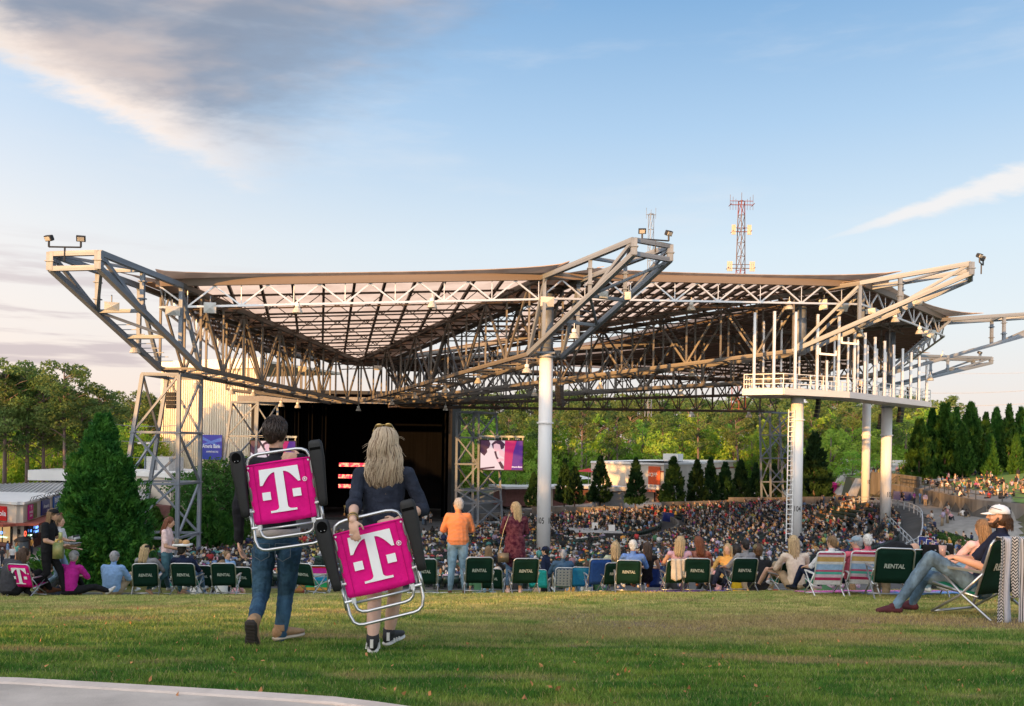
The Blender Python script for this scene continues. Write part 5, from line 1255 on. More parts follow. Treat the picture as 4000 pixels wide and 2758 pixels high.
for (px, ty, d, k, lb) in ((850,1806,96,1,'dark leafy tree in front of the corrugated wall'),(770,1850,90,1,'dark leafy tree right of the lattice tower'),(925,1800,100,1,'leafy tree behind the second lattice tower'),(690,1980,84,0,'small cedar behind the lattice tower leg'),(815,1950,82,0,'young cedar with bright tips right of the tower'),
                       (640,2050,80,0,'low cedar at the foot of the lattice tower'),(880,2010,84,0,'young cedar near the man in the blue shirt'),(760,1990,86,0,'young cedar between the tower legs'),(930,2000,88,0,'young cedar behind the walking man'),(610,1990,88,0,'thin young cedar left of the tower leg'),(850,1990,90,0,'young cedar at the back of the shrub bed'),(585,2060,78,0,'small cedar right of the big conical one')):
    x = P(px, 1900, d).x; z0 = float(H(x, d)); h = (4.5, 6.5)[k]; plant(sh[k], x, d, z0, top_at(px, ty, d, z0, h), R.random()*6.28, lb)
# clipped hedge
rng = np.random.default_rng(8); V_, Q_ = [], []
hp = [gpt(3660,90), gpt(3760,82), gpt(3860,74), gpt(3990,66)]; hedge = thing('clipped_hedge', 'low clipped green hedge curving beside the standing crowd at right', 'hedge', hp[0]); O_ = Vector(hp[0]); C = []
for a_, b_ in zip(hp[:-1], hp[1:]):
    a_, b_ = Vector(a_)-O_, Vector(b_)-O_; n_ = 5200; f_ = rng.random(n_); s_ = rng.random(n_); w_ = 1.1
    nrm = Vector((-(b_-a_).y, (b_-a_).x, 0)).normalized(); on = rng.random(n_) < .5
    lat_ = np.where(on, (s_-.5)*2*w_, np.where(rng.random(n_) < .5, -w_, w_)); zz = np.where(on, 1.35, s_*1.35)
    C.append(np.stack([a_.x+(b_.x-a_.x)*f_+nrm.x*lat_, a_.y+(b_.y-a_.y)*f_+nrm.y*lat_, a_.z+(b_.z-a_.z)*f_+zz], -1)+rng.standard_normal((n_,3))*.05)
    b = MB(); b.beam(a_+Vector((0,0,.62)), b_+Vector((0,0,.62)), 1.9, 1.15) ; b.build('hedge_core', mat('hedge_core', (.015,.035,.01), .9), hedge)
C = np.concatenate(C); V, Q = cards(rng, C, .09, 1.2); put('leaves', npmesh('leaves', V, Q), HEDL, hedge)
# wood beyond the left edge of the picture: the low sun comes through above it
for j in range(92):
    f_ = j/91; y = -105+198*f_+R.uniform(-3, 3); x = float(np.interp(y, [-105,-40,30,93], [-22,-44,-62,-64]))-30*R.random()
    if -1 < 0: pass
    k = R.randrange(3); top = R.uniform(17, 21) if y < 0 else R.uniform(6.5, 9.5); z0 = float(H(x, y))-2.0; plant(pines[k] if j % 2 else leafy[k], x, y, z0, (top-z0)/((22,21,24) if j % 2 else (13,11.5,14.5))[k], R.random()*6.28, 'tree of the wood along the left side of the lawn', 'trees along the left side of the lawn')
# ------------------------------------------------------------------ people
def V3(*a): return Vector(a)
def seg_d(C, p, q):
    p, q = np.array(p), np.array(q); d = q-p; L = max(1e-9, d @ d); t = np.clip(((C-p) @ d)/L, 0, 1)
    return np.linalg.norm(C-(p+t[:, None]*d), axis=1), t
class Fig:
    """a figure gathered from overlapping tapered shells, then fused into one continuous skin"""
    def __init__(s): s.b = MB(); s.z = []
    def limb(s, p, q, ra, rb, lab, n=10, bulge=0.0):
        p, q = Vector(p), Vector(q); d = q-p; L = d.length
        if L < 1e-5: return
        u_ = d/L; pts = [p-u_*ra*.85, p-u_*ra*.5, p]; rs = [ra*.3, ra*.85, ra]
        for f_ in (.25, .5, .75): pts.append(p+d*f_); rs.append(ra+(rb-ra)*f_+bulge*math.sin(math.pi*f_))
        pts += [q, q+u_*rb*.5, q+u_*rb*.85]; rs += [rb, rb*.85, rb*.3]
        s.b.tube(pts, rs, n); s.z.append((p, q, ra, rb, lab))
    def ell(s, c, r, lab, R=None, n=12):
        s.b.ball(c, r, n, 8, 0, R); s.z.append((Vector(c), Vector(c)+Vector((1e-4,0,0)), min(r), min(r), lab))
    def loft(s, rings, lat, labs):
        """rings: (centre, half width, half depth); lat: sideways unit vector"""
        o = len(s.b.v); n = 16; m_ = len(rings)
        for i, (c, w, d) in enumerate(rings):
            t = (Vector(rings[min(i+1, m_-1)][0])-Vector(rings[max(i-1, 0)][0])).normalized()
            l_ = (lat-t*lat.dot(t)).normalized(); fr = l_.cross(t)
            for k in range(n):
                a = 2*math.pi*k/n; s.b.v.append(tuple(Vector(c)+l_*(w*math.cos(a))+fr*(d*math.sin(a))))
        for i in range(m_-1):
            for k in range(n): k2 = (k+1) % n; s.b.f.append((o+i*n+k, o+i*n+k2, o+(i+1)*n+k2, o+(i+1)*n+k)); s.b.m.append(0)
        s.b.f += [tuple(o+k for k in range(n))[::-1], tuple(o+(m_-1)*n+k for k in range(n))]; s.b.m += [0, 0]
        for i in range(m_-1):
            s.z.append((Vector(rings[i][0]), Vector(rings[i+1][0]), rings[i][1]*.55+rings[i][2]*.45, rings[i+1][1]*.55+rings[i+1][2]*.45, labs[min(i, len(labs)-1)]))
    def finish(s, name, mats, voxel, smooth_it=2):
        me = s.b.mesh('tmp'); o = bpy.data.objects.new('tmp_fig', me); COL.objects.link(o)
        m_ = o.modifiers.new('r', 'REMESH'); m_.mode = 'VOXEL'; m_.voxel_size = voxel
        sm = o.modifiers.new('s', 'SMOOTH'); sm.iterations = smooth_it; sm.factor = .5
        dg = bpy.context.evaluated_depsgraph_get(); out = bpy.data.meshes.new_from_object(o.evaluated_get(dg)); bpy.data.objects.remove(o); bpy.data.meshes.remove(me)
        out.name = name; n = len(out.polygons); C = np.zeros(n*3); out.polygons.foreach_get('center', C); C = C.reshape(-1, 3)
        best = np.full(n, 1e9); lab = np.zeros(n, np.int32)
        for p, q, ra, rb, l_ in s.z:
            d, t = seg_d(C, p, q); d = d-(ra+(rb-ra)*t); k_ = d < best; best[k_] = d[k_]; lab[k_] = l_
        nv = len(out.vertices); co = np.zeros(nv*3); out.vertices.foreach_get('co', co); co = co.reshape(-1, 3); no = np.zeros(nv*3); out.vertices.foreach_get('normal', no); no = no.reshape(-1, 3)
        clv = np.zeros(nv, bool); lv = np.zeros(len(out.loops), np.int32); out.loops.foreach_get('vertex_index', lv); lt = np.zeros(n, np.int32); out.polygons.foreach_get('loop_total', lt)
        cl = np.repeat((lab == 1) | (lab == 2), lt); clv[lv[cl]] = True
        if voxel < .02:      # soft folds in the cloth
            x, y, z = co.T; w_ = np.sin(z*26+6*np.sin(x*11+y*7)+3*np.sin(z*9))*.5+np.sin(z*47-x*31+4*np.sin(y*19+z*13))*.35+np.sin(x*38+z*17+5*np.sin(z*21))*.3
            co = co+no*(np.where(clv, .0042, 0)*w_)[:, None]; out.vertices.foreach_set('co', co.astype(np.float32).ravel())
        out.materials.clear()
        for m2 in mats: out.materials.append(m2)
        out.polygons.foreach_set('material_index', lab); out.polygons.foreach_set('use_smooth', np.ones(n, bool)); out.update(); return out
SKIN, SHIRT, PANTS, SHOE = 0, 1, 2, 3
def hand(f, wr, dirv, palmn, k=1.0, curl=.5, side=1, lab=SKIN, r=.009):
    """palm, four fingers of unequal length and a thumb leaving the side of the palm"""
    d = Vector(dirv).normalized(); n_ = (Vector(palmn)-d*Vector(palmn).dot(d)).normalized(); s_ = d.cross(n_)*side
    R_ = Matrix((s_*1, d*1, n_*1)).transposed(); pc = Vector(wr)+d*.045*k; f.ell(pc, (.040*k, .052*k, .016*k), lab, R_, 10)
    for i, (o, L) in enumerate(((-.030,.062),(-.010,.075),(.011,.070),(.030,.054))):
        a = Vector(wr)+d*.085*k+s_*o*k; dd = d; p = a-d*.02*k
        for j, fl in enumerate((.42,.32,.26)):
            c = curl*(.35+.45*j); dn = (dd*math.cos(c)+n_*math.sin(c)+s_*o*1.5).normalized() if j == 0 else (dd*math.cos(c*.9)+n_*math.sin(c*.9)).normalized()
            q = p+dn*(L*fl+(.02 if j == 0 else 0))*k; f.limb(p, q, r*k, r*.9*k, lab, 6); p, dd = q, dn
    t0 = Vector(wr)+d*.02*k-s_*.028*k; t1 = t0+(d*.55-s_*.65+n_*.3).normalized()*.04*k; t2 = t1+(d*.85-s_*.15+n_*.4).normalized()*.032*k
    f.limb(t0, t1, r*1.25*k, r*1.1*k, lab, 6); f.limb(t1, t2, r*1.1*k, r*.9*k, lab, 6)
def head(f, c, fwd, up, k=1.0):
    c, fwd, up = Vector(c), Vector(fwd).normalized(), Vector(up).normalized(); up = (up-fwd*up.dot(fwd)).normalized(); s_ = fwd.cross(up)
    R_ = Matrix((s_, fwd, up)).transposed()
    def L(x, y, z): return c+(s_*x+fwd*y+up*z)*k
    f.ell(c, (.073*k,.093*k,.108*k), SKIN, R_, 14); f.ell(L(0,.028,-.055), (.056*k,.062*k,.062*k), SKIN, R_)
    f.ell(L(0,.062,-.098), (.024*k,.022*k,.018*k), SKIN, R_, 8); f.limb(L(0,.088,.018), L(0,.108,-.022), .010*k, .014*k, SKIN, 8)
    f.ell(L(0,.088,-.062), (.024*k,.012*k,.010*k), SKIN, R_, 8); f.ell(L(0,.084,.032), (.045*k,.014*k,.010*k), SKIN, R_, 8)
    for q in (-1,1): f.ell(L(q*.074,-.006,-.006), (.010*k,.019*k,.030*k), SKIN, R_, 8); f.ell(L(q*.040,.066,-.025), (.02*k,.02*k,.018*k), SKIN, R_, 8)
    return R_
BODYM = {}
def skin_m(t=0):
    c = [(.55,.32,.22),(.50,.27,.17),(.30,.15,.09),(.62,.39,.29)][t]; m = mat('skin_tone_%s' % 'abcd'[t], c, .5, var=.06, scale=9, spec=.35); return m
def cloth(name, col, var=.12, bump=.35, scale=14, rough=.85, col2=None, stretch=(1,1,1)): return mat(name, col, rough, var=var, scale=scale, bump=bump, bscale=22, spec=.15, col2=col2, stretch=stretch)
DENIM = cloth('blue_denim', (.10,.17,.27), .35, .5, 7, stretch=(1,1,.4)); DENIML = cloth('light_denim', (.20,.31,.40), .3, .5, 7, stretch=(1,1,.4)); DENIMD = cloth('dark_denim', (.035,.06,.12), .3, .5, 7)
HAIRC = {k: mat('hair_'+k, c, .5, var=.45, scale=30, stretch=(5,5,.5), bump=.5, bscale=60, spec=.35, coords='Generated' if False else 'Object') for k, c in dict(black=(.015,.011,.010), brown=(.06,.032,.018), red=(.15,.05,.022), blonde=(.42,.30,.16), grey=(.35,.34,.34), white=(.62,.60,.56), light_brown=(.20,.12,.06)).items()}
def hair_mesh(c, fwd, up, style, k=1.0, seed=0, back=None):
    r = random.Random(seed); c, fwd, up = Vector(c), Vector(fwd).normalized(), Vector(up).normalized(); up = (up-fwd*up.dot(fwd)).normalized(); s_ = fwd.cross(up); R_ = Matrix((s_, fwd, up)).transposed()
    def L(x, y, z): return c+(s_*x+fwd*y+up*z)*k
    b = MB()
    if style in ('short', 'long', 'wavy'):
        b.ball(L(0,-.016,.018), (.083*k,.096*k,.108*k), 18, 12, 0, R_)
        b.ball(L(0,-.045,-.03), (.066*k,.058*k,.075*k), 12, 8, 0, R_)
        for j in range(120):      # tufts break the outline
            a = r.random()*6.28; e_ = r.uniform(-.2, 1.3); p = L(.08*math.cos(a)*math.cos(e_), -.016+.09*math.sin(a)*math.cos(e_), .02+.105*math.sin(e_))
            if (p-c).dot(fwd) > .05*k and e_ < .6: continue
            q = p+(p-c)*.07+(up*r.uniform(-.035,.0)+s_*r.uniform(-.02,.02)+fwd*r.uniform(-.01,.02))*k; b.tube([p, q], [.008*k, .002*k], 4)
    if style in ('long', 'wavy'):
        n_ = 34 if style == 'long' else 90; Lh = .34 if style == 'long' else .46
        for j in range(n_):
            a = -math.pi*(j+.5)/n_; layer = r.uniform(.75, 1.08); x0, y0 = .080*math.cos(a)*layer, -.012+.088*math.sin(a)*layer
            if style == 'wavy': Lj = Lh*(.78+.25*r.random())*(1-.16*abs(math.cos(a))); sp = 1.45
            else: Lj = Lh*(.85+.2*r.random()); sp = 1.15
            ph = r.random()*6.28; pts, rs = [], []; m_ = 11
            for q in range(m_):
                f_ = q/(m_-1); w_ = (.012 if style == 'wavy' else .003)*math.sin(ph+f_*11)*min(1, f_*3); ex = 1+(sp-1)*math.sin(min(1,f_*1.3)*math.pi*.62)
                p = L(x0*ex+w_, y0*(1+.12*f_)+w_*.6-.018*f_, .055-.16*f_*0-Lj*f_*1.0+.0); p.z = min(p.z, p.z)
                pts.append(p); rs.append((.017 if style == 'wavy' else .020)*k*(1-.75*f_**2.2))
            b.tube(pts, rs, 6)
    if style == 'bun': b.ball(L(0,-.016,.018), (.083*k,.096*k,.108*k), 16, 10, 0, R_); b.ball(L(0,-.12,.05), (.04,.04,.04), 10, 8)
    if style == 'curly':
        for j in range(90):
            a = r.random()*6.28; e_ = r.uniform(-.9, 1.5); p = L(.088*math.cos(a)*math.cos(e_), -.03+.092*math.sin(a)*math.cos(e_), .01+.115*math.sin(e_)-(.05 if e_ < 0 else 0))
            if (p-c).dot(fwd) > .035*k and e_ < .8: continue
            b.ball(p, (.028*k,)*3, 6, 4)
    return b.mesh('hair', True)
def cap_mesh(c, fwd, up, k=1.0, backwards=False, flat=False):
    c, fwd, up = Vector(c), Vector(fwd).normalized(), Vector(up).normalized(); up = (up-fwd*up.dot(fwd)).normalized(); s_ = fwd.cross(up); R_ = Matrix((s_, fwd, up)).transposed(); g = -1 if backwards else 1
    def L(x, y, z): return c+(s_*x+fwd*y+up*z)*k
    b = MB(); prof = [(.0,.088+.03),(.035,.113),(.065,.095),(.084,.062),(.089,.030),(.085,.028)]; n_ = 20; vs = []
    for r_, z in prof:
        for j in range(n_): a = 2*math.pi*j/n_; vs.append(L(r_*math.cos(a), -.004+r_*1.13*math.sin(a), z))
    fs = [(i*n_+j, i*n_+(j+1) % n_, (i+1)*n_+(j+1) % n_, (i+1)*n_+j) for i in range(len(prof)-1) for j in range(n_)]; b.add(vs, fs)
    br = []; m_ = 10
    for z_ in (.036, .030):
        for j in range(m_+1):
            a = math.pi*(.14+.72*j/m_); br.append(L(.086*math.cos(a), g*.094*math.sin(a)-.004, z_)); br.append(L(.075*math.cos(a), g*(.094+.075*math.sin(math.pi*j/m_))*math.sin(a)-.004, z_-.018))
    h_ = 2*(m_+1); fs = []
    for j in range(m_): fs += [(2*j, 2*j+2, 2*j+3, 2*j+1), (h_+2*j+1, h_+2*j+3, h_+2*j+2, h_+2*j), (2*j+1, 2*j+3, h_+2*j+3, h_+2*j+1)]
    b.add(br, fs); b.ball(L(0,0,.118), (.008,.008,.005), 6, 4); return b.mesh('cap', True)
def glasses_mesh(c, fwd, up, k=1.0):
    c, fwd, up = Vector(c), Vector(fwd).normalized(), Vector(up).normalized(); up = (up-fwd*up.dot(fwd)).normalized(); s_ = fwd.cross(up); R_ = Matrix((s_, fwd, up)).transposed()
    def L(x, y, z): return c+(s_*x+fwd*y+up*z)*k
    b = MB()
    for q in (-1,1): b.ball(L(q*.033,.098,.008), (.028*k,.007*k,.019*k), 10, 6, 0, R_); b.tube([L(q*.058,.090,.014), L(q*.079,.0,.012)], .003*k, 5)
    b.tube([L(-.01,.105,.012), L(.01,.105,.012)], .003*k, 5); return b.mesh('sunglasses', True)
def pose(kind, r=None, **kw):
    r = r or random.Random(1); j = lambda s=.02: r.uniform(-s, s)
    if kind == 'stand':
        J = dict(pel=V3(0,0,.94), wai=V3(0,0,1.09), che=V3(0,.0,1.29), nec=V3(0,-.01,1.47), hea=V3(0,.015,1.625), fw=V3(kw.get('look',0),1,-.05), up=V3(0,0,1),
                 shL=V3(-.185,0,1.41), shR=V3(.185,0,1.41), elL=V3(-.25,-.03,1.13), elR=V3(.25,-.03,1.13), wrL=V3(-.245,.08,.90), wrR=V3(.245,.08,.90), hdL=V3(.0,.25,-1), hdR=V3(0,.25,-1),
                 hiL=V3(-.09,0,.90), hiR=V3(.09,0,.90), knL=V3(-.105,.02,.49), knR=V3(.105,.02,.49), anL=V3(-.115,-.02,.085), anR=V3(.115,-.02,.085), toL=V3(-.14,.14,.03), toR=V3(.14,.14,.03))
    elif kind == 'walk':
        J = pose('stand'); J.update(pel=V3(0,0,.93), hiL=V3(-.085,0,.89), hiR=V3(.085,0,.89), knL=V3(-.09,.20,.50), anL=V3(-.09,.28,.10), toL=V3(-.10,.45,.05), knR=V3(.09,.02,.47), anR=V3(.09,-.34,.18), toR=V3(.10,-.25,.04), elL=V3(-.25,-.10,1.14), wrL=V3(-.24,.02,.92), elR=V3(.25,.06,1.13), wrR=V3(.24,.22,.95))
    elif kind == 'low':        # reclining in a low lawn chair
        J = dict(pel=V3(0,0,.33), wai=V3(0,-.08,.46), che=V3(0,-.17,.66), nec=V3(0,-.23,.86), hea=V3(j(),-.20,1.02), fw=V3(kw.get('look',0),1,-.1), up=V3(0,-.1,1), shL=V3(-.19,-.20,.80), shR=V3(.19,-.20,.80), elL=V3(-.29,-.02,.56), elR=V3(.29,-.02,.56),
                 wrL=V3(-.22,.22,.52), wrR=V3(.22,.22,.52), hdL=V3(.3,1,-.1), hdR=V3(-.3,1,-.1), hiL=V3(-.09,.02,.31), hiR=V3(.09,.02,.31), knL=V3(-.15,.42,.46), knR=V3(.15,.42,.46), anL=V3(-.16,.62,.10), anR=V3(.16,.62,.10), toL=V3(-.2,.80,.06), toR=V3(.2,.80,.06))
    elif kind == 'ground':
        J = dict(pel=V3(0,0,.13), wai=V3(0,-.02,.26), che=V3(0,.01,.46), nec=V3(0,.05,.65), hea=V3(j(.03),.08,.81), fw=V3(kw.get('look',0),1,-.05), up=V3(0,.05,1), shL=V3(-.19,.03,.59), shR=V3(.19,.03,.59), elL=V3(-.27,.18,.36), elR=V3(.27,.18,.36),
                 wrL=V3(-.10,.38,.36), wrR=V3(.10,.38,.36), hdL=V3(1,.5,0), hdR=V3(-1,.5,0), hiL=V3(-.10,.02,.12), hiR=V3(.10,.02,.12), knL=V3(-.18,.40,.40), knR=V3(.18,.40,.40), anL=V3(-.14,.62,.09), anR=V3(.14,.62,.09), toL=V3(-.16,.80,.04), toR=V3(.16,.80,.04))
    elif kind == 'seat':       # on a theatre seat
        J = dict(pel=V3(0,0,.50), wai=V3(0,-.03,.64), che=V3(0,-.05,.84), nec=V3(0,-.05,1.03), hea=V3(j(.03),-.02,1.18), fw=V3(kw.get('look',0),1,0), up=V3(0,0,1), shL=V3(-.19,-.04,.97), shR=V3(.19,-.04,.97), elL=V3(-.25,.06,.72), elR=V3(.25,.06,.72),
                 wrL=V3(-.12,.28,.64), wrR=V3(.12,.28,.64), hdL=V3(.5,1,0), hdR=V3(-.5,1,0), hiL=V3(-.09,.02,.48), hiR=V3(.09,.02,.48), knL=V3(-.11,.44,.50), knR=V3(.11,.44,.50), anL=V3(-.11,.46,.10), anR=V3(.11,.46,.10), toL=V3(-.12,.62,.04), toR=V3(.12,.62,.04))
    J.update(kw.get('over', {})); return J
def build_fig(J, sleeve=1.0, trouser=2.0, g=1.0, voxel=.012, mats=None, skirt=0, fingers=True, tunic=0.0, foot=True, loose=1.0, curl=(.5,.5), palmL=None, palmR=None, torso_w=1.0):
    """sleeve: 0 none, 1 to the elbow, 2 to the wrist; trouser likewise; g: girth"""
    f = Fig(); lat = (J['shR']-J['shL']); lat.normalize(); w = g*torso_w
    pel, wai, che, nec = J['pel'], J['wai'], J['che'], J['nec']; t1 = (nec-che).normalized()
    f.loft([(pel-(wai-pel)*.62, .10*w, .085*w), (pel-(wai-pel)*.25, .160*w, .118*w), (pel, .170*w, .122*w), (pel.lerp(wai, .55), .158*w, .112*w)], lat, [PANTS])
    f.loft([(pel.lerp(wai, .25), .168*w*loose, .124*w*loose), (wai, .150*w*loose, .112*w*loose), (wai.lerp(che, .5), .162*w, .116*w), (che, .180*w, .120*w), (che.lerp(nec, .45), .180*w, .105*w), (che.lerp(nec, .75), .145*w, .088*w), (nec-(nec-che)*.08, .062*g, .062*g)], lat, [SHIRT])
    if tunic: f.loft([(pel-Vector((0,0,tunic)), .205*w, .15*w), (pel, .19*w, .14*w), (wai, .165*w, .125*w)], lat, [SHIRT])
    f.limb(nec-(nec-che)*.15, nec.lerp(J['hea'], .55), .056, .052, SKIN)
    head(f, J['hea'], J['fw'], J['up'])
    for S in 'LR':
        sh, el, wr, hd = J['sh'+S], J['el'+S], J['wr'+S], J['hd'+S]
        f.limb(che.lerp(nec, .55), sh, .07*w, .062*w, SHIRT)
        c1 = .059*g if sleeve > 0 else .05; u1, u2, u3 = .054*g, .046*g, .036
        def arm(p, q, ra, rb, frac):
            if frac >= 1: f.limb(p, q, ra*1.12, rb*1.15, SHIRT)
            elif frac <= 0: f.limb(p, q, ra, rb, SKIN)
            else: m_ = p.lerp(q, frac); rm = ra+(rb-ra)*frac; f.limb(m_, q, rm, rb, SKIN); f.limb(p, m_, ra*1.12, rm*1.28, SHIRT)
        arm(sh, el, u1, u2, sleeve); arm(el, wr, u2, .029*g if g < 1 else .030, sleeve-1)
        pn = (palmL if S == 'L' else palmR) or (Vector((1 if S == 'L' else -1, 0, 0)) if abs(Vector(hd).normalized().z) > .6 else Vector((0,0,-1)))
        if fingers: hand(f, wr, hd, pn, 1.0 if g >= 1 else .94, curl[0 if S == 'L' else 1], 1 if S == 'R' else -1, SKIN, max(.009, voxel*.85))
        else: f.limb(wr, wr+Vector(hd).normalized()*.10, .030, .022, SKIN)
        hi, kn, an, to = J['hi'+S], J['kn'+S], J['an'+S], J['to'+S]
        def leg(p, q, ra, rb, frac, bulge=0):
            if frac >= 1: f.limb(p, q, ra*1.1, rb*1.18, PANTS, 12, bulge)
            elif frac <= 0: f.limb(p, q, ra, rb, SKIN, 12, bulge)
            else: m_ = p.lerp(q, frac); rm = ra+(rb-ra)*frac; f.limb(m_, q, rm, rb, SKIN, 12); f.limb(p, m_, ra*1.12, rm*1.25, PANTS, 12)
        leg(hi, kn, .088*g, .058*g, trouser); leg(kn, an, .056*g, .037, trouser-1, .008)
        if foot:
            d = (to-an); heel = an+Vector((0,0,-.045))-Vector((d.x,d.y,0)).normalized()*.035 if d.length else an
            f.limb(heel, an.lerp(to, .5)+Vector((0,0,-.02)), .036, .038, SHOE); f.limb(an.lerp(to, .45)+Vector((0,0,-.012)), to, .040, .028, SHOE); f.limb(an, an.lerp(to, .25), .040, .036, SHOE)
    return f.finish('body', mats, voxel)
def person(label, loc, rz, J, mats, hair='short', hcol='brown', cap=None, glasses=False, group=None, k=1.0, seed=1, hb=None, **kw):
    t = thing('person', label, 'person', loc, rz, group); t.scale = (k,)*3
    b = put('body', build_fig(J, mats=mats, **kw), None, t)
    if hair: put('hair', hair_mesh(J['hea'], J['fw'], J['up'], hair, 1.0, seed), HAIRC[hcol], t)
    if cap: put('cap', cap_mesh(J['hea'], J['fw'], J['up'], 1.02, cap[1] if len(cap) > 1 else False), cap[0], t)
    if glasses: put('sunglasses', glasses_mesh(J['hea'], J['fw'], J['up']), MATS['black_paint'], t)
    if voxel_eyes(J, kw): pass
    return t
def voxel_eyes(J, kw): return False

# ------------------------------------------------------------------ chairs
GREEN = cloth('dark_green_canvas', (.004,.026,.017), .15, .2, 3); GRNS = cloth('green_seat_canvas', (.01,.17,.10), .1, .2, 3)
ALU = mat('polished_aluminium_tube', (.55,.56,.58), .28, metal=.85, var=.05); PRINT = mat('worn_white_print', (.40,.45,.41), .8, var=.25, scale=30)
MAGC = cloth('magenta_canvas', (.70,.008,.22), .10, .35, 5); WPLAS = mat('white_plastic', (.72,.72,.72), .4)
def sheet(b, w0, w1, h, sag=.02, n=6, mi=0, curve=0.0):
    """a taut cloth panel, x across, z up, with thickness"""
    vs = []; fs = []
    for y0 in (0, .006):
        for i in range(n+1):
            f_ = i/n
            for j in range(n+1):
                g_ = j/n; ww = w0+(w1-w0)*f_; vs.append(((g_-.5)*ww, y0-sag*math.sin(math.pi*g_)*math.sin(math.pi*f_)*-1, h*f_))
    m_ = (n+1)**2
    for i in range(n):
        for j in range(n): a = i*(n+1)+j; fs.append((a, a+1, a+n+2, a+n+1)); fs.append((m_+a+n+1, m_+a+n+2, m_+a+1, m_+a))
    ring_ = [j for j in range(n)]+[j*(n+1)+n for j in range(n)]+[(n+1)*n+n-j for j in range(n)]+[(n-j)*(n+1) for j in range(n)]
    for a, c in zip(ring_, ring_[1:]+ring_[:1]): fs.append((a, m_+a, m_+c, c))
    b.add(vs, fs, mi)
def tee_logo(name, sc, m, parent, mw, thick=.002, ring=True):
    """a slab-serif T between two squares, with a small ringed R"""
    def arc(cx, cy, r, a0, a1, n=8, ry=None): return [(cx+r*math.cos(a0+(a1-a0)*i/n), cy+(ry or r)*math.sin(a0+(a1-a0)*i/n)) for i in range(n+1)]
    b = MB()
    def ex(pts): n_ = len(pts); b.add([(x*sc, y*sc, 0) for x, y in pts]+[(x*sc, y*sc, thick) for x, y in pts], [tuple(range(n_))[::-1], tuple(range(n_, 2*n_))]+[(i, (i+1) % n_, n_+(i+1) % n_, n_+i) for i in range(n_)])
    hp = math.pi/2
    ex([(-.10,-.38),(-.10,.5),(.10,.5),(.10,-.38)])                                  # stem
    ex([(-.30,-.5),(-.30,-.455)]+arc(-.20,-.38+.0,.10,-hp,0,5,.07)+[(.10,-.38)]+arc(.20,-.38,.10,-math.pi,-hp,5,.07)+[(.30,-.455),(.30,-.5)])  # foot serif
    for s_ in (-1, 1):
        q = [(s_*.10,.5),(s_*.44,.5),(s_*.46,.14),(s_*.405,.14)]+[(s_*x, y) for x, y in [(.405+(.10-.405)*(1-math.cos(t_*hp)) if False else .405-.305*(t_), .14+.27*math.sin(t_*hp)) for t_ in (.12,.25,.4,.55,.7,.85,1)]]
        if s_ > 0: q = q[::-1]
        ex(q)
        ex([(s_*.44,-.20),(s_*.44,-.02),(s_*.25,-.02),(s_*.25,-.20)] if s_ < 0 else [(s_*.25,-.20),(s_*.25,-.02),(s_*.44,-.02),(s_*.44,-.20)])
    if ring:
        n_ = 16; cx, cy = .56, .16
        for i in range(n_):
            a0, a1 = 2*math.pi*i/n_, 2*math.pi*(i+1)/n_; ex([(cx+r_*math.cos(a), cy+r_*math.sin(a)) for r_, a in ((.052,a0),(.052,a1),(.040,a1),(.040,a0))][::-1])
        ex([(cx-.02,cy-.025),(cx-.02,cy+.027),(cx-.008,cy+.027),(cx-.008,cy-.025)][::-1]); ex([(cx-.008,cy+.027),(cx+.02,cy+.02),(cx+.018,cy+.004),(cx-.008,cy+.0)]); ex([(cx,cy),(cx+.022,cy-.025),(cx+.01,cy-.025),(cx-.008,cy-.0)])
    return b.build(name, m, parent, False, mw)
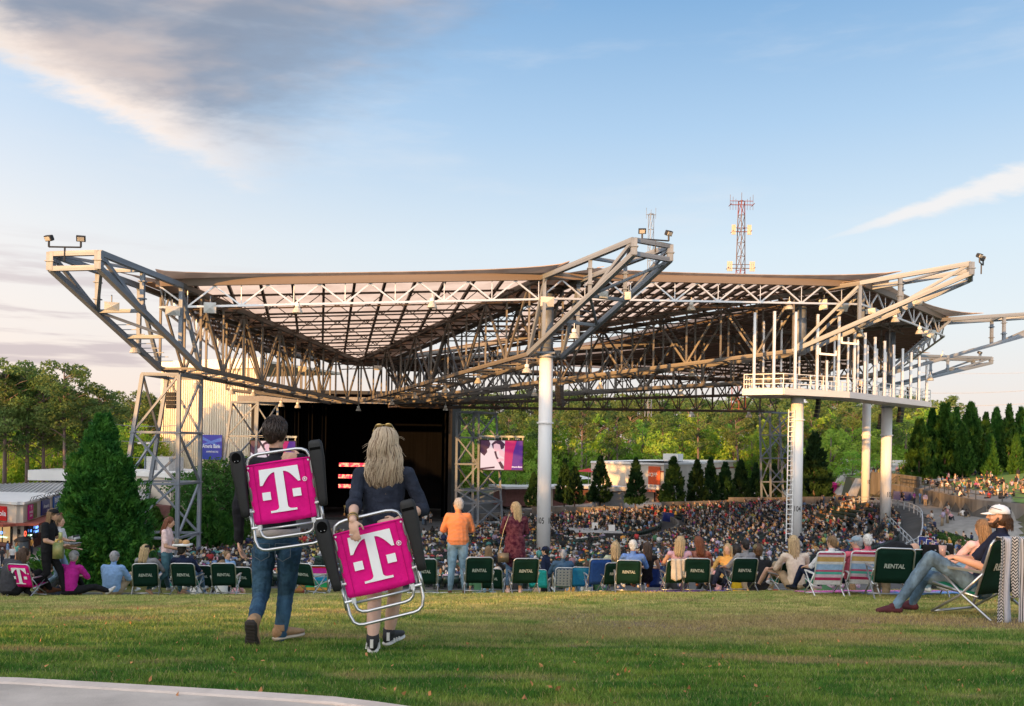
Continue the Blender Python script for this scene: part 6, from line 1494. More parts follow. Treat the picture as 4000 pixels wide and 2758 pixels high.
def lawn_chair(label, loc, rz, canvas=GREEN, text='RENTAL', seatm=None, frame=ALU, group=None, k=1.0, arms=True, stripes=None, logo=False, weave=False, tall=1.0, recline=.32):
    """low folding lawn chair; its occupant faces +y, so the back panel is seen from -y"""
    k *= .80; t = thing('lawn_chair', label, 'chair', loc, rz, group); t.scale = (k,)*3
    W_, Hb = .54, .56*tall; r = .0125; sz = .25; lean = Matrix.Rotation(recline, 3, 'X')
    def B_(x, z, y=0): return Vector((0, -.12, sz)) + lean @ Vector((x, y, z))
    b = MB(); top = [B_(-W_/2,-.10), B_(-W_/2,Hb-.05), B_(-W_/2+.02,Hb-.01), B_(-W_/2+.06,Hb+.01), B_(W_/2-.06,Hb+.01), B_(W_/2-.02,Hb-.01), B_(W_/2,Hb-.05), B_(W_/2,-.10)]
    b.tube(top, r, 8); b.build('back_frame', frame, t, True)
    if weave:
        for q in range(6): bb = MB(); bb.box((0,0,0), (W_-.06,.006,.055)); bb.build('woven_strap', weave, t, False, Matrix.Translation(B_(0,.05+q*.085)) @ lean.to_4x4())
        for q in range(5): bb = MB(); bb.box((0,0,0), (.055,.006,Hb-.06)); bb.build('woven_strap', weave, t, False, Matrix.Translation(B_(-.19+q*.095,Hb/2,-.008)) @ lean.to_4x4())
    elif stripes:
        n_ = len(stripes); z = .0
        for q, (m_, hh) in enumerate(stripes):
            bb = MB(); sheet(bb, W_-.03, W_-.03, hh*(Hb-.02), .0, 2); bb.build('stripe_panel', m_, t, False, Matrix.Translation(B_(0,z)) @ lean.to_4x4()); z += hh*(Hb-.02)
    else:
        bb = MB(); sheet(bb, W_-.01, W_-.01, Hb-.01, .025, 6); bk = bb.build('back_canvas', canvas, t, True, Matrix.Translation(B_(0,0)) @ lean.to_4x4())
        if text: me = TXT(text); put('lettering', me, None, bk, Matrix.Translation((0, -.010, Hb*.50)) @ RX)
        if logo: tee_logo('printed_logo', .40, WTXT, bk, Matrix.Translation((-.01,-.008,Hb*.5)) @ RX, .001)
    bb = MB(); sheet(bb, W_-.04, W_-.02, .44, .03, 4); bb.build('seat_canvas', seatm or (GRNS if canvas is GREEN else canvas), t, True, Matrix.Translation((0,-.10,sz)) @ Matrix.Rotation(-math.pi/2+.12, 4, 'X'))
    for s_ in (-1, 1):
        x = s_*(W_/2+.018)
        b = MB(); b.tube([(x,.30,.46),(x,.0,.22),(x,-.34,.012),(x,-.42,.012)], r, 7); b.build('leg', frame, t, True)
        b = MB(); b.tube([(x,-.20,.46),(x,.04,.22),(x,.36,.012)], r, 7); b.build('leg', frame, t, True)
        b = MB(); b.tube([(x*.95,-.14,sz-.02),(x*.95,.36,sz+.05)], r, 7); b.build('seat_rail', frame, t, True)
        if arms: b = MB(); b.box((x,.06,.475), (.045,.50,.022)); b.build('armrest', WPLAS if frame is WPLAS or stripes else ALU, t)
    b = MB(); b.tube([(-W_/2,-.42,.012),(W_/2,-.42,.012)], r, 7); b.build('foot_bar', frame, t, True); b = MB(); b.tube([(-W_/2,.36,.012),(W_/2,.36,.012)], r, 7); b.build('foot_bar', frame, t, True)
    return t
TXC = {}
def TXT(s):
    if s not in TXC: me = text_mesh(s, .098, .001, bold=.003, xs=.82, shear=.12); me.materials.append(PRINT); TXC[s] = me
    return TXC[s]
def G(px, d, py=None): x = P(px, py or 2300, d).x; return (x, d, float(H(x, d))-.0)
# ------------------------------------------------------------------ the walking couple, each carrying a folded chair
def J2(px, py, d): return P(px, py, d)
def world_person(label, J, mats, **kw):
    O_ = Vector((J['pel'].x, J['pel'].y, float(H(J['pel'].x, J['pel'].y)))); J = {k: ((v-O_) if k not in ('fw','up','hdL','hdR') else v) for k, v in J.items()}
    return person(label, tuple(O_), 0, J, mats, **kw), O_, J
d = 6.95
SWEAT = cloth('charcoal_sweatshirt', (.018,.018,.023), .18, .5, 9); JEAN = cloth('faded_blue_jeans', (.050,.115,.19), .45, .9, 5, col2=(.018,.045,.085), stretch=(1.5,1.5,.5)); TAN = mat('tan_suede', (.36,.22,.12), .85, var=.15, scale=20, bump=.3, bscale=80)
Jm = dict(hea=J2(1077,1688,d), nec=J2(1080,1776,d), che=J2(1076,1880,d), wai=J2(1078,2030,d), pel=J2(1080,2105,d), fw=Vector((.35,1,-.05)), up=Vector((.02,.02,1)),
  shL=J2(968,1815,d), shR=J2(1190,1806,d), elL=J2(932,1985,d-.02), wrL=J2(934,2112,d+.02), hdL=Vector((.12,.1,-1)), elR=J2(1240,1900,d+.12), wrR=J2(1176,1788,6.64), hdR=Vector((-1,-.35,.12)),
  hiL=J2(1032,2150,d), hiR=J2(1132,2150,d), knL=J2(1018,2330,d+.05), anL=J2(993,2425,d-.33), toL=J2(968,2515,d-.44), knR=J2(1117,2310,d+.16), anR=J2(1093,2497,d+.10), toR=J2(1132,2522,d+.22))
Jm['toL'].z = max(Jm['toL'].z, float(H(Jm['toL'].x, Jm['toL'].y))+.03)
man, OM, JM = world_person('young man with short dark hair walking off with a pink chair over his shoulder', Jm, [skin_m(0), SWEAT, JEAN, TAN], hair=None, sleeve=2.0, trouser=2.0, voxel=.0065, curl=(.55,.9), palmR=Vector((-.3,.9,-.5)), foot=False, g=1.0)
# hair: close-cropped sides, fuller top, parted strands
def short_hair(c, fw, up, n=520, seed=4, k=1.0):
    r = random.Random(seed); fw = Vector(fw).normalized(); up = Vector(up).normalized(); s_ = fw.cross(up).normalized(); up = s_.cross(fw); R_ = Matrix((s_, fw, up)).transposed(); c = Vector(c); b = MB()
    b.ball(c+fw*-.013+up*.016, (.080,.097,.108), 20, 14, 0, R_); b.ball(c-fw*.052-up*.035, (.058,.045,.062), 14, 8, 0, R_)
    for j in range(n):
        a = r.random()*6.283; e_ = math.asin(r.uniform(-.55, 1)); nrm = s_*(math.cos(a)*math.cos(e_))+fw*(math.sin(a)*math.cos(e_))+up*math.sin(e_)
        if nrm.dot(fw) > .45 and e_ < .55: continue
        p = c+fw*-.013+up*.016+R_ @ Vector((.080*nrm.dot(s_), .097*nrm.dot(fw), .108*nrm.dot(up)))
        dn = (-up*1.0+s_*r.uniform(-.25,.25)+fw*r.uniform(-.2,.25)); dn = (dn-nrm*dn.dot(nrm)); dn = dn.normalized() if dn.length > .1 else fw
        L_ = r.uniform(.03,.055); b.tube([p+nrm*.001, p+nrm*.006+dn*L_*.5, p+nrm*.003+dn*L_], [.0055,.0048,.001], 4, cap=False)
    return b.mesh('hair', True)
put('hair', short_hair(JM['hea'], Vector((.35,1,-.05)), Vector((.02,.02,1))), mat('dark_brown_hair', (.035,.020,.014), .42, var=.4, scale=40, spec=.5), man)
# pale shirt hem below the sweatshirt
b = MB(); c_ = JM['pel']+Vector((0,0,.055)); o_ = [(.176,-.032),(.182,-.03),(.182,.032),(.176,.032)]
vs = []; n_ = 28
for r_, z in o_:
    for j in range(n_): a = 2*math.pi*j/n_; vs.append((c_.x+r_*math.cos(a)*(1+.01*math.sin(a*5)), c_.y+r_*.74*math.sin(a), c_.z+z))
b.add(vs, [(i*n_+j, i*n_+(j+1) % n_, ((i+1) % 4)*n_+(j+1) % n_, ((i+1) % 4)*n_+j) for i in range(4) for j in range(n_)]); b.build('shirt_hem', cloth('pale_cotton', (.50,.45,.42)), man, True)
# rear pockets stitched on the jeans
for s_ in (-1, 1):
    b = MB(); cx = JM['pel'].x+s_*.082; y_ = JM['pel'].y-.136; z_ = JM['pel'].z-.085; pts = [(-.06,.06),(.06,.06),(.058,-.04),(0,-.075),(-.058,-.04)]
    b.tube([(cx+x, y_+.02*abs(x+s_*.0)*4+.012, z_+z) for x, z in pts+[pts[0]]], .0035, 5, cap=False); b.build('pocket_seam', cloth('denim_seam', (.10,.13,.16)), man)
def rise(a, b, t): return a.lerp(b, t)
def boot(name, ank, toe, updir, m_up, m_sole, parent, L=.29, tread=True, mid=None, w=.052):
    """shoe with its own sole: ank is the ankle, toe the tip; updir points from sole to ankle"""
    ank, toe, upv = Vector(ank), Vector(toe), Vector(updir).normalized(); fwd = (toe-ank); fwd = (fwd-upv*fwd.dot(upv)).normalized(); s_ = fwd.cross(upv); R_ = Matrix((s_, fwd, upv)).transposed()
    heel = ank-upv*.085-fwd*.055
    def L_(x, y, z): return heel+s_*x+fwd*y+upv*z
    prof = [(0,.55,.0),(.02,.85,0),(.07,.92,0),(.13,.80,.0),(.19,1.05,0),(.24,.98,0),(.275,.65,0),(.29,.25,0)]
    rows = []
    b = MB()
    def hull(zs, ws, hs, nm, m):
        o = MB(); rings = []
        for y, wf, _ in prof:
            y *= L/.29; pr = []
            for k_ in range(10):
                a = 2*math.pi*k_/10; pr.append((math.cos(a), math.sin(a)))
            h = hs(y/L); z0 = zs(y/L)
            rings.append([L_(x*w*wf*ws, y, z0+h*.5+z*h*.5) for x, z in pr])
        vs = [p for r_ in rings for p in r_]; fs = [(i*10+k_, i*10+(k_+1) % 10, (i+1)*10+(k_+1) % 10, (i+1)*10+k_) for i in range(len(rings)-1) for k_ in range(10)]+[tuple(range(10))[::-1], tuple((len(rings)-1)*10+k_ for k_ in range(10))]
        o.add(vs, fs); return o.build(nm, m, parent, True)
    up_ = hull(lambda t: .018, .96, lambda t: .085 if t < .3 else .085-(t-.3)*.055/.7, name, m_up)
    so = hull(lambda t: -.004, 1.04, lambda t: .030, 'sole', m_sole)
    so.parent = up_; 
    if tread:
        for j in range(9):
            y = .02+j*.03*L/.29; wd = w*1.5*(.9 if j < 3 else (.8 if j < 5 else 1.0)); bb = MB(); 
            q = [L_(-wd/2,y,-.004),L_(wd/2,y,-.004),L_(wd/2,y+.017,-.004),L_(-wd/2,y+.017,-.004)]; bb.add(q+[x-upv*.009 for x in q], [(0,1,2,3),(4,7,6,5),(0,4,5,1),(1,5,6,2),(2,6,7,3),(3,7,4,0)]); bb.build('tread', m_sole, up_)
    bb = MB(); bb.tube([L_(0,.055,.07), ank+upv*.0, ank+upv*.035], [.048,.047,.045], 12); bb.build('ankle_collar', m_up, up_, True)
    return up_
SOLE = mat('black_rubber_sole', (.035,.030,.028), .8)
A_, T_ = JM['anL'], JM['toL']; boot('boot', A_, T_+Vector((0,.0,-.01)), Vector((.05,.93,.42)), TAN, SOLE, man)
A_, T_ = JM['anR'], JM['toR']; A2 = Vector((A_.x, A_.y, float(H(A_.x+OM.x, A_.y+OM.y))-OM.z+.105)); boot('boot', A2, A2+Vector((.13,.16,0)), Vector((0,0,1)), TAN, mat('pale_sole', (.50,.44,.36), .7), man, tread=False)

# woman
dw = 6.45
SHRT = cloth('navy_denim_shirt', (.032,.040,.062), .4, .7, 6, col2=(.017,.02,.032), stretch=(1,1,.6)); SHO = mat('black_knit_shoe', (.02,.02,.022), .7)
Jw = dict(hea=J2(1502,1735,dw), nec=J2(1500,1825,dw), che=J2(1498,1905,dw), wai=J2(1496,2040,dw), pel=J2(1498,2115,dw), fw=Vector((-.18,1,-.02)), up=Vector((0,0,1)),
  shL=J2(1406,1850,dw), shR=J2(1592,1850,dw), elL=J2(1384,1970,dw-.14), wrL=J2(1378,2032,6.02), hdL=Vector((.16,-.12,-1)), elR=J2(1652,1985,dw+.02), wrR=J2(1548,2036,dw-.20), hdR=Vector((-1,-.25,-.16)),
  hiL=J2(1455,2150,dw), hiR=J2(1545,2150,dw), knL=J2(1463,2350,dw+.02), anL=J2(1456,2530,dw-.12), toL=J2(1450,2590,dw+.0), knR=J2(1543,2320,dw+.18), anR=J2(1520,2480,dw+.22), toR=J2(1530,2515,dw+.36))
for s_ in 'LR':
    a = Jw['an'+s_]; a.z = float(H(a.x, a.y))+(.10 if s_ == 'L' else .12)
woman, OW, JW = world_person('blonde woman in navy denim shirt walking with a pink chair held behind her', Jw, [skin_m(3), SHRT, cloth('navy_shorts', (.025,.03,.05)), SHO], hair=None, sleeve=1.05, trouser=.42, voxel=.006, curl=(.35,.6), palmL=Vector((.2,.9,.1)), palmR=Vector((0,.8,-.5)), foot=False, g=.90, tunic=.05, torso_w=.98, loose=1.12)
# rolled cuff, bangles and ring
e_, w_ = JW['elL'], JW['wrL']; dd = (w_-e_).normalized(); b = MB(); b.tube([e_.lerp(w_, .02), e_.lerp(w_, .30)], [.062,.056], 16); b.build('rolled_cuff', SHRT, woman, True)
e2, w2 = JW['elR'], JW['wrR']; b = MB(); b.tube([e2.lerp(w2, -.02), e2.lerp(w2, .22)], [.060,.054], 16); b.build('rolled_cuff', SHRT, woman, True)
GOLD = mat('gold_metal', (.55,.38,.15), .3, metal=.9)
for q, m_ in ((.80, GOLD), (.86, mat('leather_band', (.10,.06,.04), .6)), (.92, GOLD)):
    c = e_.lerp(w_, q); n_ = 16; a1 = dd.orthogonal().normalized(); a2 = dd.cross(a1); b = MB(); b.tube([c+(a1*math.cos(t)+a2*math.sin(t))*.034 for t in np.linspace(0, 6.283, n_+1)[:-1]], .004, 5, closed=True); b.build('bracelet', m_, woman, True)
c = w_+Vector((.16,-.12,-1)).normalized()*.10+Vector((-.025,0,0)); b = MB(); b.tube([c+Vector((math.cos(t)*.011, math.sin(t)*.011, 0)) for t in np.linspace(0, 6.283, 11)[:-1]], .003, 5, closed=True); b.build('ring', GALVB, woman, True)
# long wavy hair: a soft mass broken by fine waving strands
def wave_off(x, f_, ph=0.0): return math.sin(f_*10.5+x*7+ph)*min(1, f_*2.2)
def wavy_hair(c, fw, seed=9):
    r = random.Random(seed); fw = Vector(fw).normalized(); up = Vector((0,0,1)); s_ = fw.cross(up).normalized(); c = Vector(c)
    def L(x, y, z): return c+s_*x+fw*y+up*z
    mass = MB(); n = 40; rows = []; prof = [(.128,.012,.012,0),(.122,.045,.055,0),(.100,.072,.085,0),(.065,.088,.102,0),(.02,.096,.106,0),(-.04,.106,.104,-.008),(-.10,.118,.092,-.02),(-.16,.128,.078,-.035),(-.22,.130,.066,-.045),(-.27,.120,.056,-.05),(-.295,.092,.044,-.052),(-.320,.062,.032,-.054),(-.340,.030,.018,-.056)]
    for q, (z, w, d_, y0) in enumerate(prof):
        f_ = q/(len(prof)-1)
        for k_ in range(n):
            a = 2*math.pi*k_/n; rid = 1+.03*math.sin(a*11+q*.4)*min(1, f_*2)+.03*math.sin(a*19-q*1.3)*min(1, f_*2); x = w*math.cos(a)*rid; y = d_*math.sin(a)*rid
            if y > 0 and f_ > .28: y *= .35
            mass.v.append(tuple(L(x+.010*wave_off(x, f_*1.4), y+y0-.012, z+(.02*math.sin(a*9+1) if q > 9 else 0))))
    m_ = len(prof); mass.f = [(i*n+k_, i*n+(k_+1) % n, (i+1)*n+(k_+1) % n, (i+1)*n+k_) for i in range(m_-1) for k_ in range(n)]+[tuple(range(n))[::-1], tuple((m_-1)*n+k_ for k_ in range(n))]; mass.m = [0]*len(mass.f)
    bs = [mass, MB(), MB()]
    for j in range(230):
        a = math.radians(r.uniform(186, 354)); ca, sa = math.cos(a), math.sin(a); tp, ts = [], []; Lz = r.uniform(-.37, -.22)*(1-.15*abs(ca)); lay = r.uniform(.985, 1.07); ph = r.uniform(-.45, .45); m2 = 16; am = r.uniform(.007, .013)
        for q in range(m2):
            f_ = q/(m2-1); z = .118+(Lz-.118)*f_; w = np.interp(-z, [-p_[0] for p_ in prof], [p_[1] for p_ in prof]); d_ = np.interp(-z, [-p_[0] for p_ in prof], [p_[2] for p_ in prof]); y0 = np.interp(-z, [-p_[0] for p_ in prof], [p_[3] for p_ in prof])
            w = max(w, .07 if z < -.2 else 0); d_ = max(d_, .035 if z < -.2 else 0); x = w*ca*lay
            tp.append(L(x+am*wave_off(x, f_*1.3, ph), d_*sa*lay+y0-.012+am*.5*wave_off(x, f_*1.3, ph+1.2), z)); ts.append(.0034*(1-.8*f_**3))
        bs[1+(j % 3 > 0)*0+(j % 5 == 0)].tube(tp, ts, 4, cap=False)
    for j in range(10):
        sd = -1 if j % 3 else 1; p0 = L(sd*.09, -.03, r.uniform(-.1,.06)); dr = s_*sd*r.uniform(.02,.07)+up*r.uniform(-.07,.0); bs[1].tube([p0, p0+dr*.5+up*.01, p0+dr], [.0016,.0012,.0005], 4, cap=False)
    return bs
def strand_mat(name, c1, c2, c3):
    m = bpy.data.materials.new(name); m.use_nodes = True; k = NT(m.node_tree); bs = m.node_tree.nodes['Principled BSDF']; co = k.n('ShaderNodeTexCoord').outputs['Object']
    sp = k.n('ShaderNodeSeparateXYZ'); k.put(sp.inputs[0], co); wv = k.m('MULTIPLY', k.m('SINE', k.m('MULTIPLY', sp.outputs[2], 27)), .012); v = k.comb(k.m('ADD', sp.outputs[0], wv), sp.outputs[1], k.m('MULTIPLY', sp.outputs[2], .06))
    n1 = k.noise(v, 95, 3, .6); n2 = k.noise(v, 28, 3, .5); cc = k.mix(k.ss(n1, .40, .62), c1, c2); cc = k.mix(k.m('MULTIPLY', k.ss(n2, .48, .60), .85), cc, c3); k.put(bs.inputs['Base Color'], cc); bs.inputs['Roughness'].default_value = .42; bs.inputs['Specular IOR Level'].default_value = .5
    bn = k.n('ShaderNodeBump'); bn.inputs['Strength'].default_value = .7; bn.inputs['Distance'].default_value = .004; m.node_tree.links.new(n1, bn.inputs['Height']); m.node_tree.links.new(bn.outputs[0], bs.inputs['Normal']); MATS[name] = m; return m
hm_ = strand_mat('ash_blonde_hair', (.15,.10,.062), (.48,.375,.26), (.085,.055,.035))
for b, mm in zip(wavy_hair(JW['hea'], Vector((-.18,1,-.02))), (hm_, mat('blonde_strand', (.50,.39,.27), .42, var=.15, spec=.5), mat('dark_blonde_strand', (.22,.145,.085), .45, var=.15, spec=.4))):
    b.build('hair', mm, woman, True)
put('sunglasses', glasses_mesh(JW['hea']+Vector((0,-.03,.085)), Vector((-.18,1,.5)), Vector((0,-.4,1))), MATS['gold_metal'], woman)
# shirt collar and seam
b = MB(); c = JW['nec']+Vector((0,-.01,-.03)); b.tube([c+Vector((math.cos(t)*.066, math.sin(t)*.06-.005, -.01*math.sin(t))) for t in np.linspace(0, 6.283, 17)[:-1]], .014, 6, closed=True); b.build('collar', SHRT, woman, True)
WS = mat('white_shoe_sole', (.72,.70,.66), .6)
A_ = JW['anL']; sn = boot('sneaker', A_+Vector((0,0,.0)), A_+Vector((-.02,.15,0)), Vector((0,-.25,1)), SHO, WS, woman, L=.25, tread=False, w=.044)
A_ = JW['anR']; sn2 = boot('sneaker', A_, A_+Vector((.07,.15,0)), Vector((0,-.1,1)), SHO, WS, woman, L=.25, tread=False, w=.044)
for s_, an, dr in ((sn, JW['anL'], Vector((-.02,.15,0)).normalized()), (sn2, JW['anR'], Vector((.07,.15,0)).normalized())):
    for q in range(3):
        c = an-Vector((0,0,.055))+dr*(.0+.035*q); lt = dr.cross(Vector((0,0,1))); b = MB(); b.tube([c+lt*.047-Vector((0,0,.012)), c+lt*.044+Vector((0,0,.018))], .006, 5); b.tube([c-lt*.047-Vector((0,0,.012)), c-lt*.044+Vector((0,0,.018))], .006, 5); b.build('white_stripe', WS, s_)
    b = MB(); b.box(tuple(an+Vector((0,-.052,-.02))), (.022,.012,.06)); b.build('heel_tab', WS, s_)

# folded pink chairs
ARMP = mat('black_foam_armrest', (.012,.0125,.014), .55, var=.12, scale=30, bump=.2, bscale=200)
def folded_chair(label, c, rot, sc, yaw=0.0, tilt=0.0):
    t = thing('folding_chair', label, 'chair', tuple(c)); t.matrix_basis = Matrix.Translation(c) @ Matrix.Rotation(yaw, 4, 'Z') @ Matrix.Rotation(tilt, 4, 'X') @ Matrix.Rotation(-rot, 4, 'Y') @ Matrix.Diagonal((sc, sc, sc, 1))
    # local: x right, z up, -y towards the viewer
    b = MB(); sheetw, sheeth = .476, .440; n = 14; vs = []; fs = []
    rr = random.Random(int(rot*100))
    for i in range(n+1):
        for j in range(n+1):
            f_, g_ = i/n, j/n; x = (g_-.5)*sheetw; z = (f_-.5)*sheeth; edge = min(g_, 1-g_)
            y = -.004-.004*math.sin(f_*9+g_*4)*(1-f_)-.006*math.exp(-((f_-.22)/.05)**2)*math.exp(-(edge/.18)**2)*math.sin(g_*30)-.003*math.sin(f_*21+g_*6)*math.exp(-(edge/.1)**2)
            z += .006*math.sin(math.pi*g_)*(1 if f_ > .9 else 0)-.010*math.sin(math.pi*g_)*(1 if f_ < .05 else 0)
            vs.append((x, y, z))
    for y_ in (0,):
        fs += [(i*(n+1)+j, i*(n+1)+j+1, (i+1)*(n+1)+j+1, (i+1)*(n+1)+j) for i in range(n) for j in range(n)]
    m_ = len(vs); vs += [(x, y+.008, z) for x, y, z in vs]; fs += [(m_+d_, m_+c_, m_+b_, m_+a_) for a_, b_, c_, d_ in fs]
    ring_ = [j for j in range(n)]+[j*(n+1)+n for j in range(n)]+[(n+1)*n+n-j for j in range(n)]+[(n-j)*(n+1) for j in range(n)]
    for a, c_ in zip(ring_, ring_[1:]+ring_[:1]): fs.append((a, m_+a, m_+c_, c_))
    cv = put('back_canvas', mesh('back_canvas', vs, fs, True), MAGC, t)
    tee_logo('printed_logo', .325, WTXT, cv, Matrix.Translation((-.005,-.0145,.012)) @ RX, .0012)
    SEAM = cloth('dark_magenta_seam', (.40,.004,.13))
    for x in (-.186, .186):
        b = MB(); b.box((x,-.0105,0), (.0025,.003,sheeth*.98)); b.build('stitched_seam', SEAM, cv)
    b = MB(); b.box((0,-.0100,sheeth*.5-.006), (sheetw*.98,.004,.006)); b.build('hem', SEAM, cv)
    for x in (-.222, .222): b = MB(); b.lathe([(.007,0),(.007,.003)], 10, M=Matrix.Translation((x,-.014,.200)) @ Matrix.Rotation(math.pi/2, 4, 'X')); b.build('rivet', GALVB, cv)
    R_ = .0115
    b = MB(); pts = [(-.232,.006,-.245),(-.234,.006,.19),(-.230,.006,.235),(-.212,.006,.268),(-.18,.006,.285),(-.14,.006,.292),(.14,.006,.292),(.18,.006,.285),(.212,.006,.268),(.230,.006,.235),(.234,.006,.19),(.232,.006,-.245)]; b.tube(pts, R_, 10); b.build('back_frame', ALU, t, True)
    b = MB(); pts = [(-.200,-.01,-.235),(-.200,-.012,-.270),(-.190,-.014,-.305),(-.165,-.016,-.325),(-.13,-.016,-.332),(.13,-.016,-.332),(.165,-.016,-.325),(.190,-.014,-.305),(.200,-.012,-.270),(.200,-.01,-.235)]; b.tube(pts, R_, 10); b.build('seat_frame', ALU, t, True)
    b = MB(); pts = [(-.258,.03,-.10),(-.254,.02,-.24),(-.252,.0,-.33),(-.235,-.005,-.385),(-.205,-.008,-.408),(-.17,-.01,-.414),(.17,-.01,-.414),(.205,-.008,-.408),(.235,-.005,-.385),(.252,.0,-.33),(.254,.02,-.24),(.258,.03,-.10)]; b.tube(pts, R_, 10); b.build('leg_frame', ALU, t, True)
    b = MB(); b.tube([(-.20,.0,-.262),(.20,.0,-.262)], .009, 8); b.build('cross_bar', ALU, t, True)
    for s_ in (-1, 1):
        b = MB(); b.tube([(s_*.262,-.006,-.243),(s_*.195,-.006,-.243)], .010, 8); b.box((s_*.200,-.010,-.243), (.028,.026,.034)); b.build('hinge_joint', GALVB, t)
        b = MB(); b.tube([(s_*.225,-.01,-.122),(s_*.268,-.012,-.118)], .008, 8); b.build('hinge_pin', WPLAS, t)
        b = MB(); b.tube([(s_*.262,.012,-.12),(s_*.266,.012,-.30)], .010, 8); b.build('side_strut', ALU, t, True)
        # foam armrest: long tapered paddle, wider at the cup end
        b = MB(); rings = []
        for z, w_, dp in ((-.155,.030,.014),(-.145,.052,.030),(-.10,.058,.036),(.05,.072,.040),(.16,.090,.044),(.20,.094,.046),(.30,.092,.046),(.325,.080,.040),(.335,.055,.02)):
            cx = s_*(.288+.004*(z > 0)); rr_ = []
            for k_ in range(14):
                a = 2*math.pi*k_/14; ca, sa = math.cos(a), math.sin(a); q = abs(ca)**.55*(1 if ca > 0 else -1), abs(sa)**.55*(1 if sa > 0 else -1); rr_.append((cx+q[0]*w_/2*1.14, -.02+q[1]*dp/2*1.1, z))
            rings += rr_
        b.add(rings, [(i*14+k_, i*14+(k_+1) % 14, (i+1)*14+(k_+1) % 14, (i+1)*14+k_) for i in range(8) for k_ in range(14)]+[tuple(range(14))[::-1], tuple(8*14+k_ for k_ in range(14))]); am = b.build('armrest', ARMP, t, True)
        if s_ < 0:      # cup holder well seen from its open end
            b = MB(); b.lathe([(.035,-.004),(.035,.002)], 18, M=Matrix.Translation((s_*.290,-.044,.285)) @ Matrix.Rotation(math.pi/2+.0, 4, 'X') @ Matrix.Scale(1.15, 4, (0,1,0))); b.build('cup_well', mat('deep_black', (.004,.004,.004), .9, spec=.05), am)
            for q in (-.012,.012): b = MB(); b.ball((s_*.290+q,-.050,.262), (.003,.002,.003), 6, 4); b.build('screw', GALVB, am)
        else: b = MB(); b.box((s_*.290,-.0445,.272), (.080,.003,.020)); b.build('slot', mat('deep_black', (.004,.004,.004), .9, spec=.05), am)
    return t
folded_chair('pink folded chair with white T emblem slung over the man\'s shoulder', P(1104,1917,6.52), math.radians(9.3), 1.0)
folded_chair('pink folded chair with white T emblem held low behind the blonde woman', P(1466,2180,6.13), math.radians(14.0), 1.03, yaw=.06)
# ------------------------------------------------------------------ people and chairs along the brow of the lawn
SK = skin_m(0)
def C_(n, c, **k): return cloth(n, c, **k)
BLK = C_('black_jersey', (.014,.014,.016)); WHT = C_('white_cotton', (.62,.61,.60)); LBL = C_('light_blue_shirt', (.22,.36,.58)); GRY = C_('grey_tee', (.22,.22,.23)); NAV = C_('navy_tee', (.012,.018,.045))
MGS = C_('magenta_polo', (.42,.02,.24), bump=.6); PNK = C_('pale_pink_tee', (.72,.52,.50)); TEAL = C_('teal_trousers', (.07,.16,.20)); BLKP = C_('black_jeans', (.012,.012,.014)); ROSE = C_('rose_tee', (.62,.13,.18))
BURG = C_('burgundy_print', (.040,.004,.016), col2=(.15,.05,.065), scale=16, var=0); KHA = C_('khaki_shorts', (.34,.26,.17)); REDM = C_('red_cloth', (.5,.02,.03)); BRN = C_('brown_leather', (.16,.07,.04)); 
def striped(name, c1, c2, freq, axis=2, duty=.5):
    m = bpy.data.materials.new(name); m.use_nodes = True; k = NT(m.node_tree); b = m.node_tree.nodes['Principled BSDF']; sp = k.n('ShaderNodeSeparateXYZ'); k.put(sp.inputs[0], k.n('ShaderNodeTexCoord').outputs['Object'])
    f_ = k.m('GREATER_THAN', k.m('FRACT', k.m('MULTIPLY', sp.outputs[axis], freq)), duty); k.put(b.inputs['Base Color'], k.mix(f_, c1, c2)); b.inputs['Roughness'].default_value = .9
    bn = k.n('ShaderNodeBump'); bn.inputs['Strength'].default_value = .4; m.node_tree.links.new(k.noise(k.n('ShaderNodeTexCoord').outputs['Object'], 14, 4, .6), bn.inputs['Height']); bn.inputs['Distance'].default_value = .03; m.node_tree.links.new(bn.outputs[0], b.inputs['Normal']); MATS[name] = m; return m
ORS = striped('orange_striped_polo', (.72,.22,.06), (.42,.20,.13), 42, 2, .62)
DENB = DENIML
VX = .014
def P3(label, px, d, rz, kind, mats, lat_look=0, k=1.0, over=None, dz=0, **kw):
    loc = G(px, d); loc = (loc[0], loc[1], loc[2]+dz)
    return person(label, loc, rz, pose(kind, random.Random(int(px)), look=lat_look, over=over or {}), mats, voxel=kw.pop('voxel', VX), k=k, **kw)
# standing and walking
P3('long-haired man in black cap and tee walking with a bag of chips', 185, 16.4, -1.45, 'walk', [SK, BLK, BLKP, BLK], 0, .95, dict(hea=V3(0,.09,1.60), nec=V3(0,.03,1.46), wrR=V3(.14,.30,1.02), elR=V3(.26,.05,1.12), hdR=V3(-.2,1,.2), wrL=V3(-.10,.34,1.08), elL=V3(-.25,.08,1.14), hdL=V3(.3,1,.2)), hair='long', hcol='light_brown', cap=(BLK, True), glasses=True, sleeve=.75)
P3('smiling woman in white top and ripped jeans walking behind the man in the black cap', 226, 17.0, -1.5, 'walk', [SK, WHT, DENB, BRN], 0, .89, dict(wrR=V3(.12,.32,1.06), hdR=V3(-.2,1,.1), wrL=V3(-.12,.32,1.02), hdL=V3(.2,1,.1), elR=V3(.24,.05,1.14), elL=V3(-.24,.05,1.14)), hair='long', hcol='light_brown', g=.9, sleeve=.8)
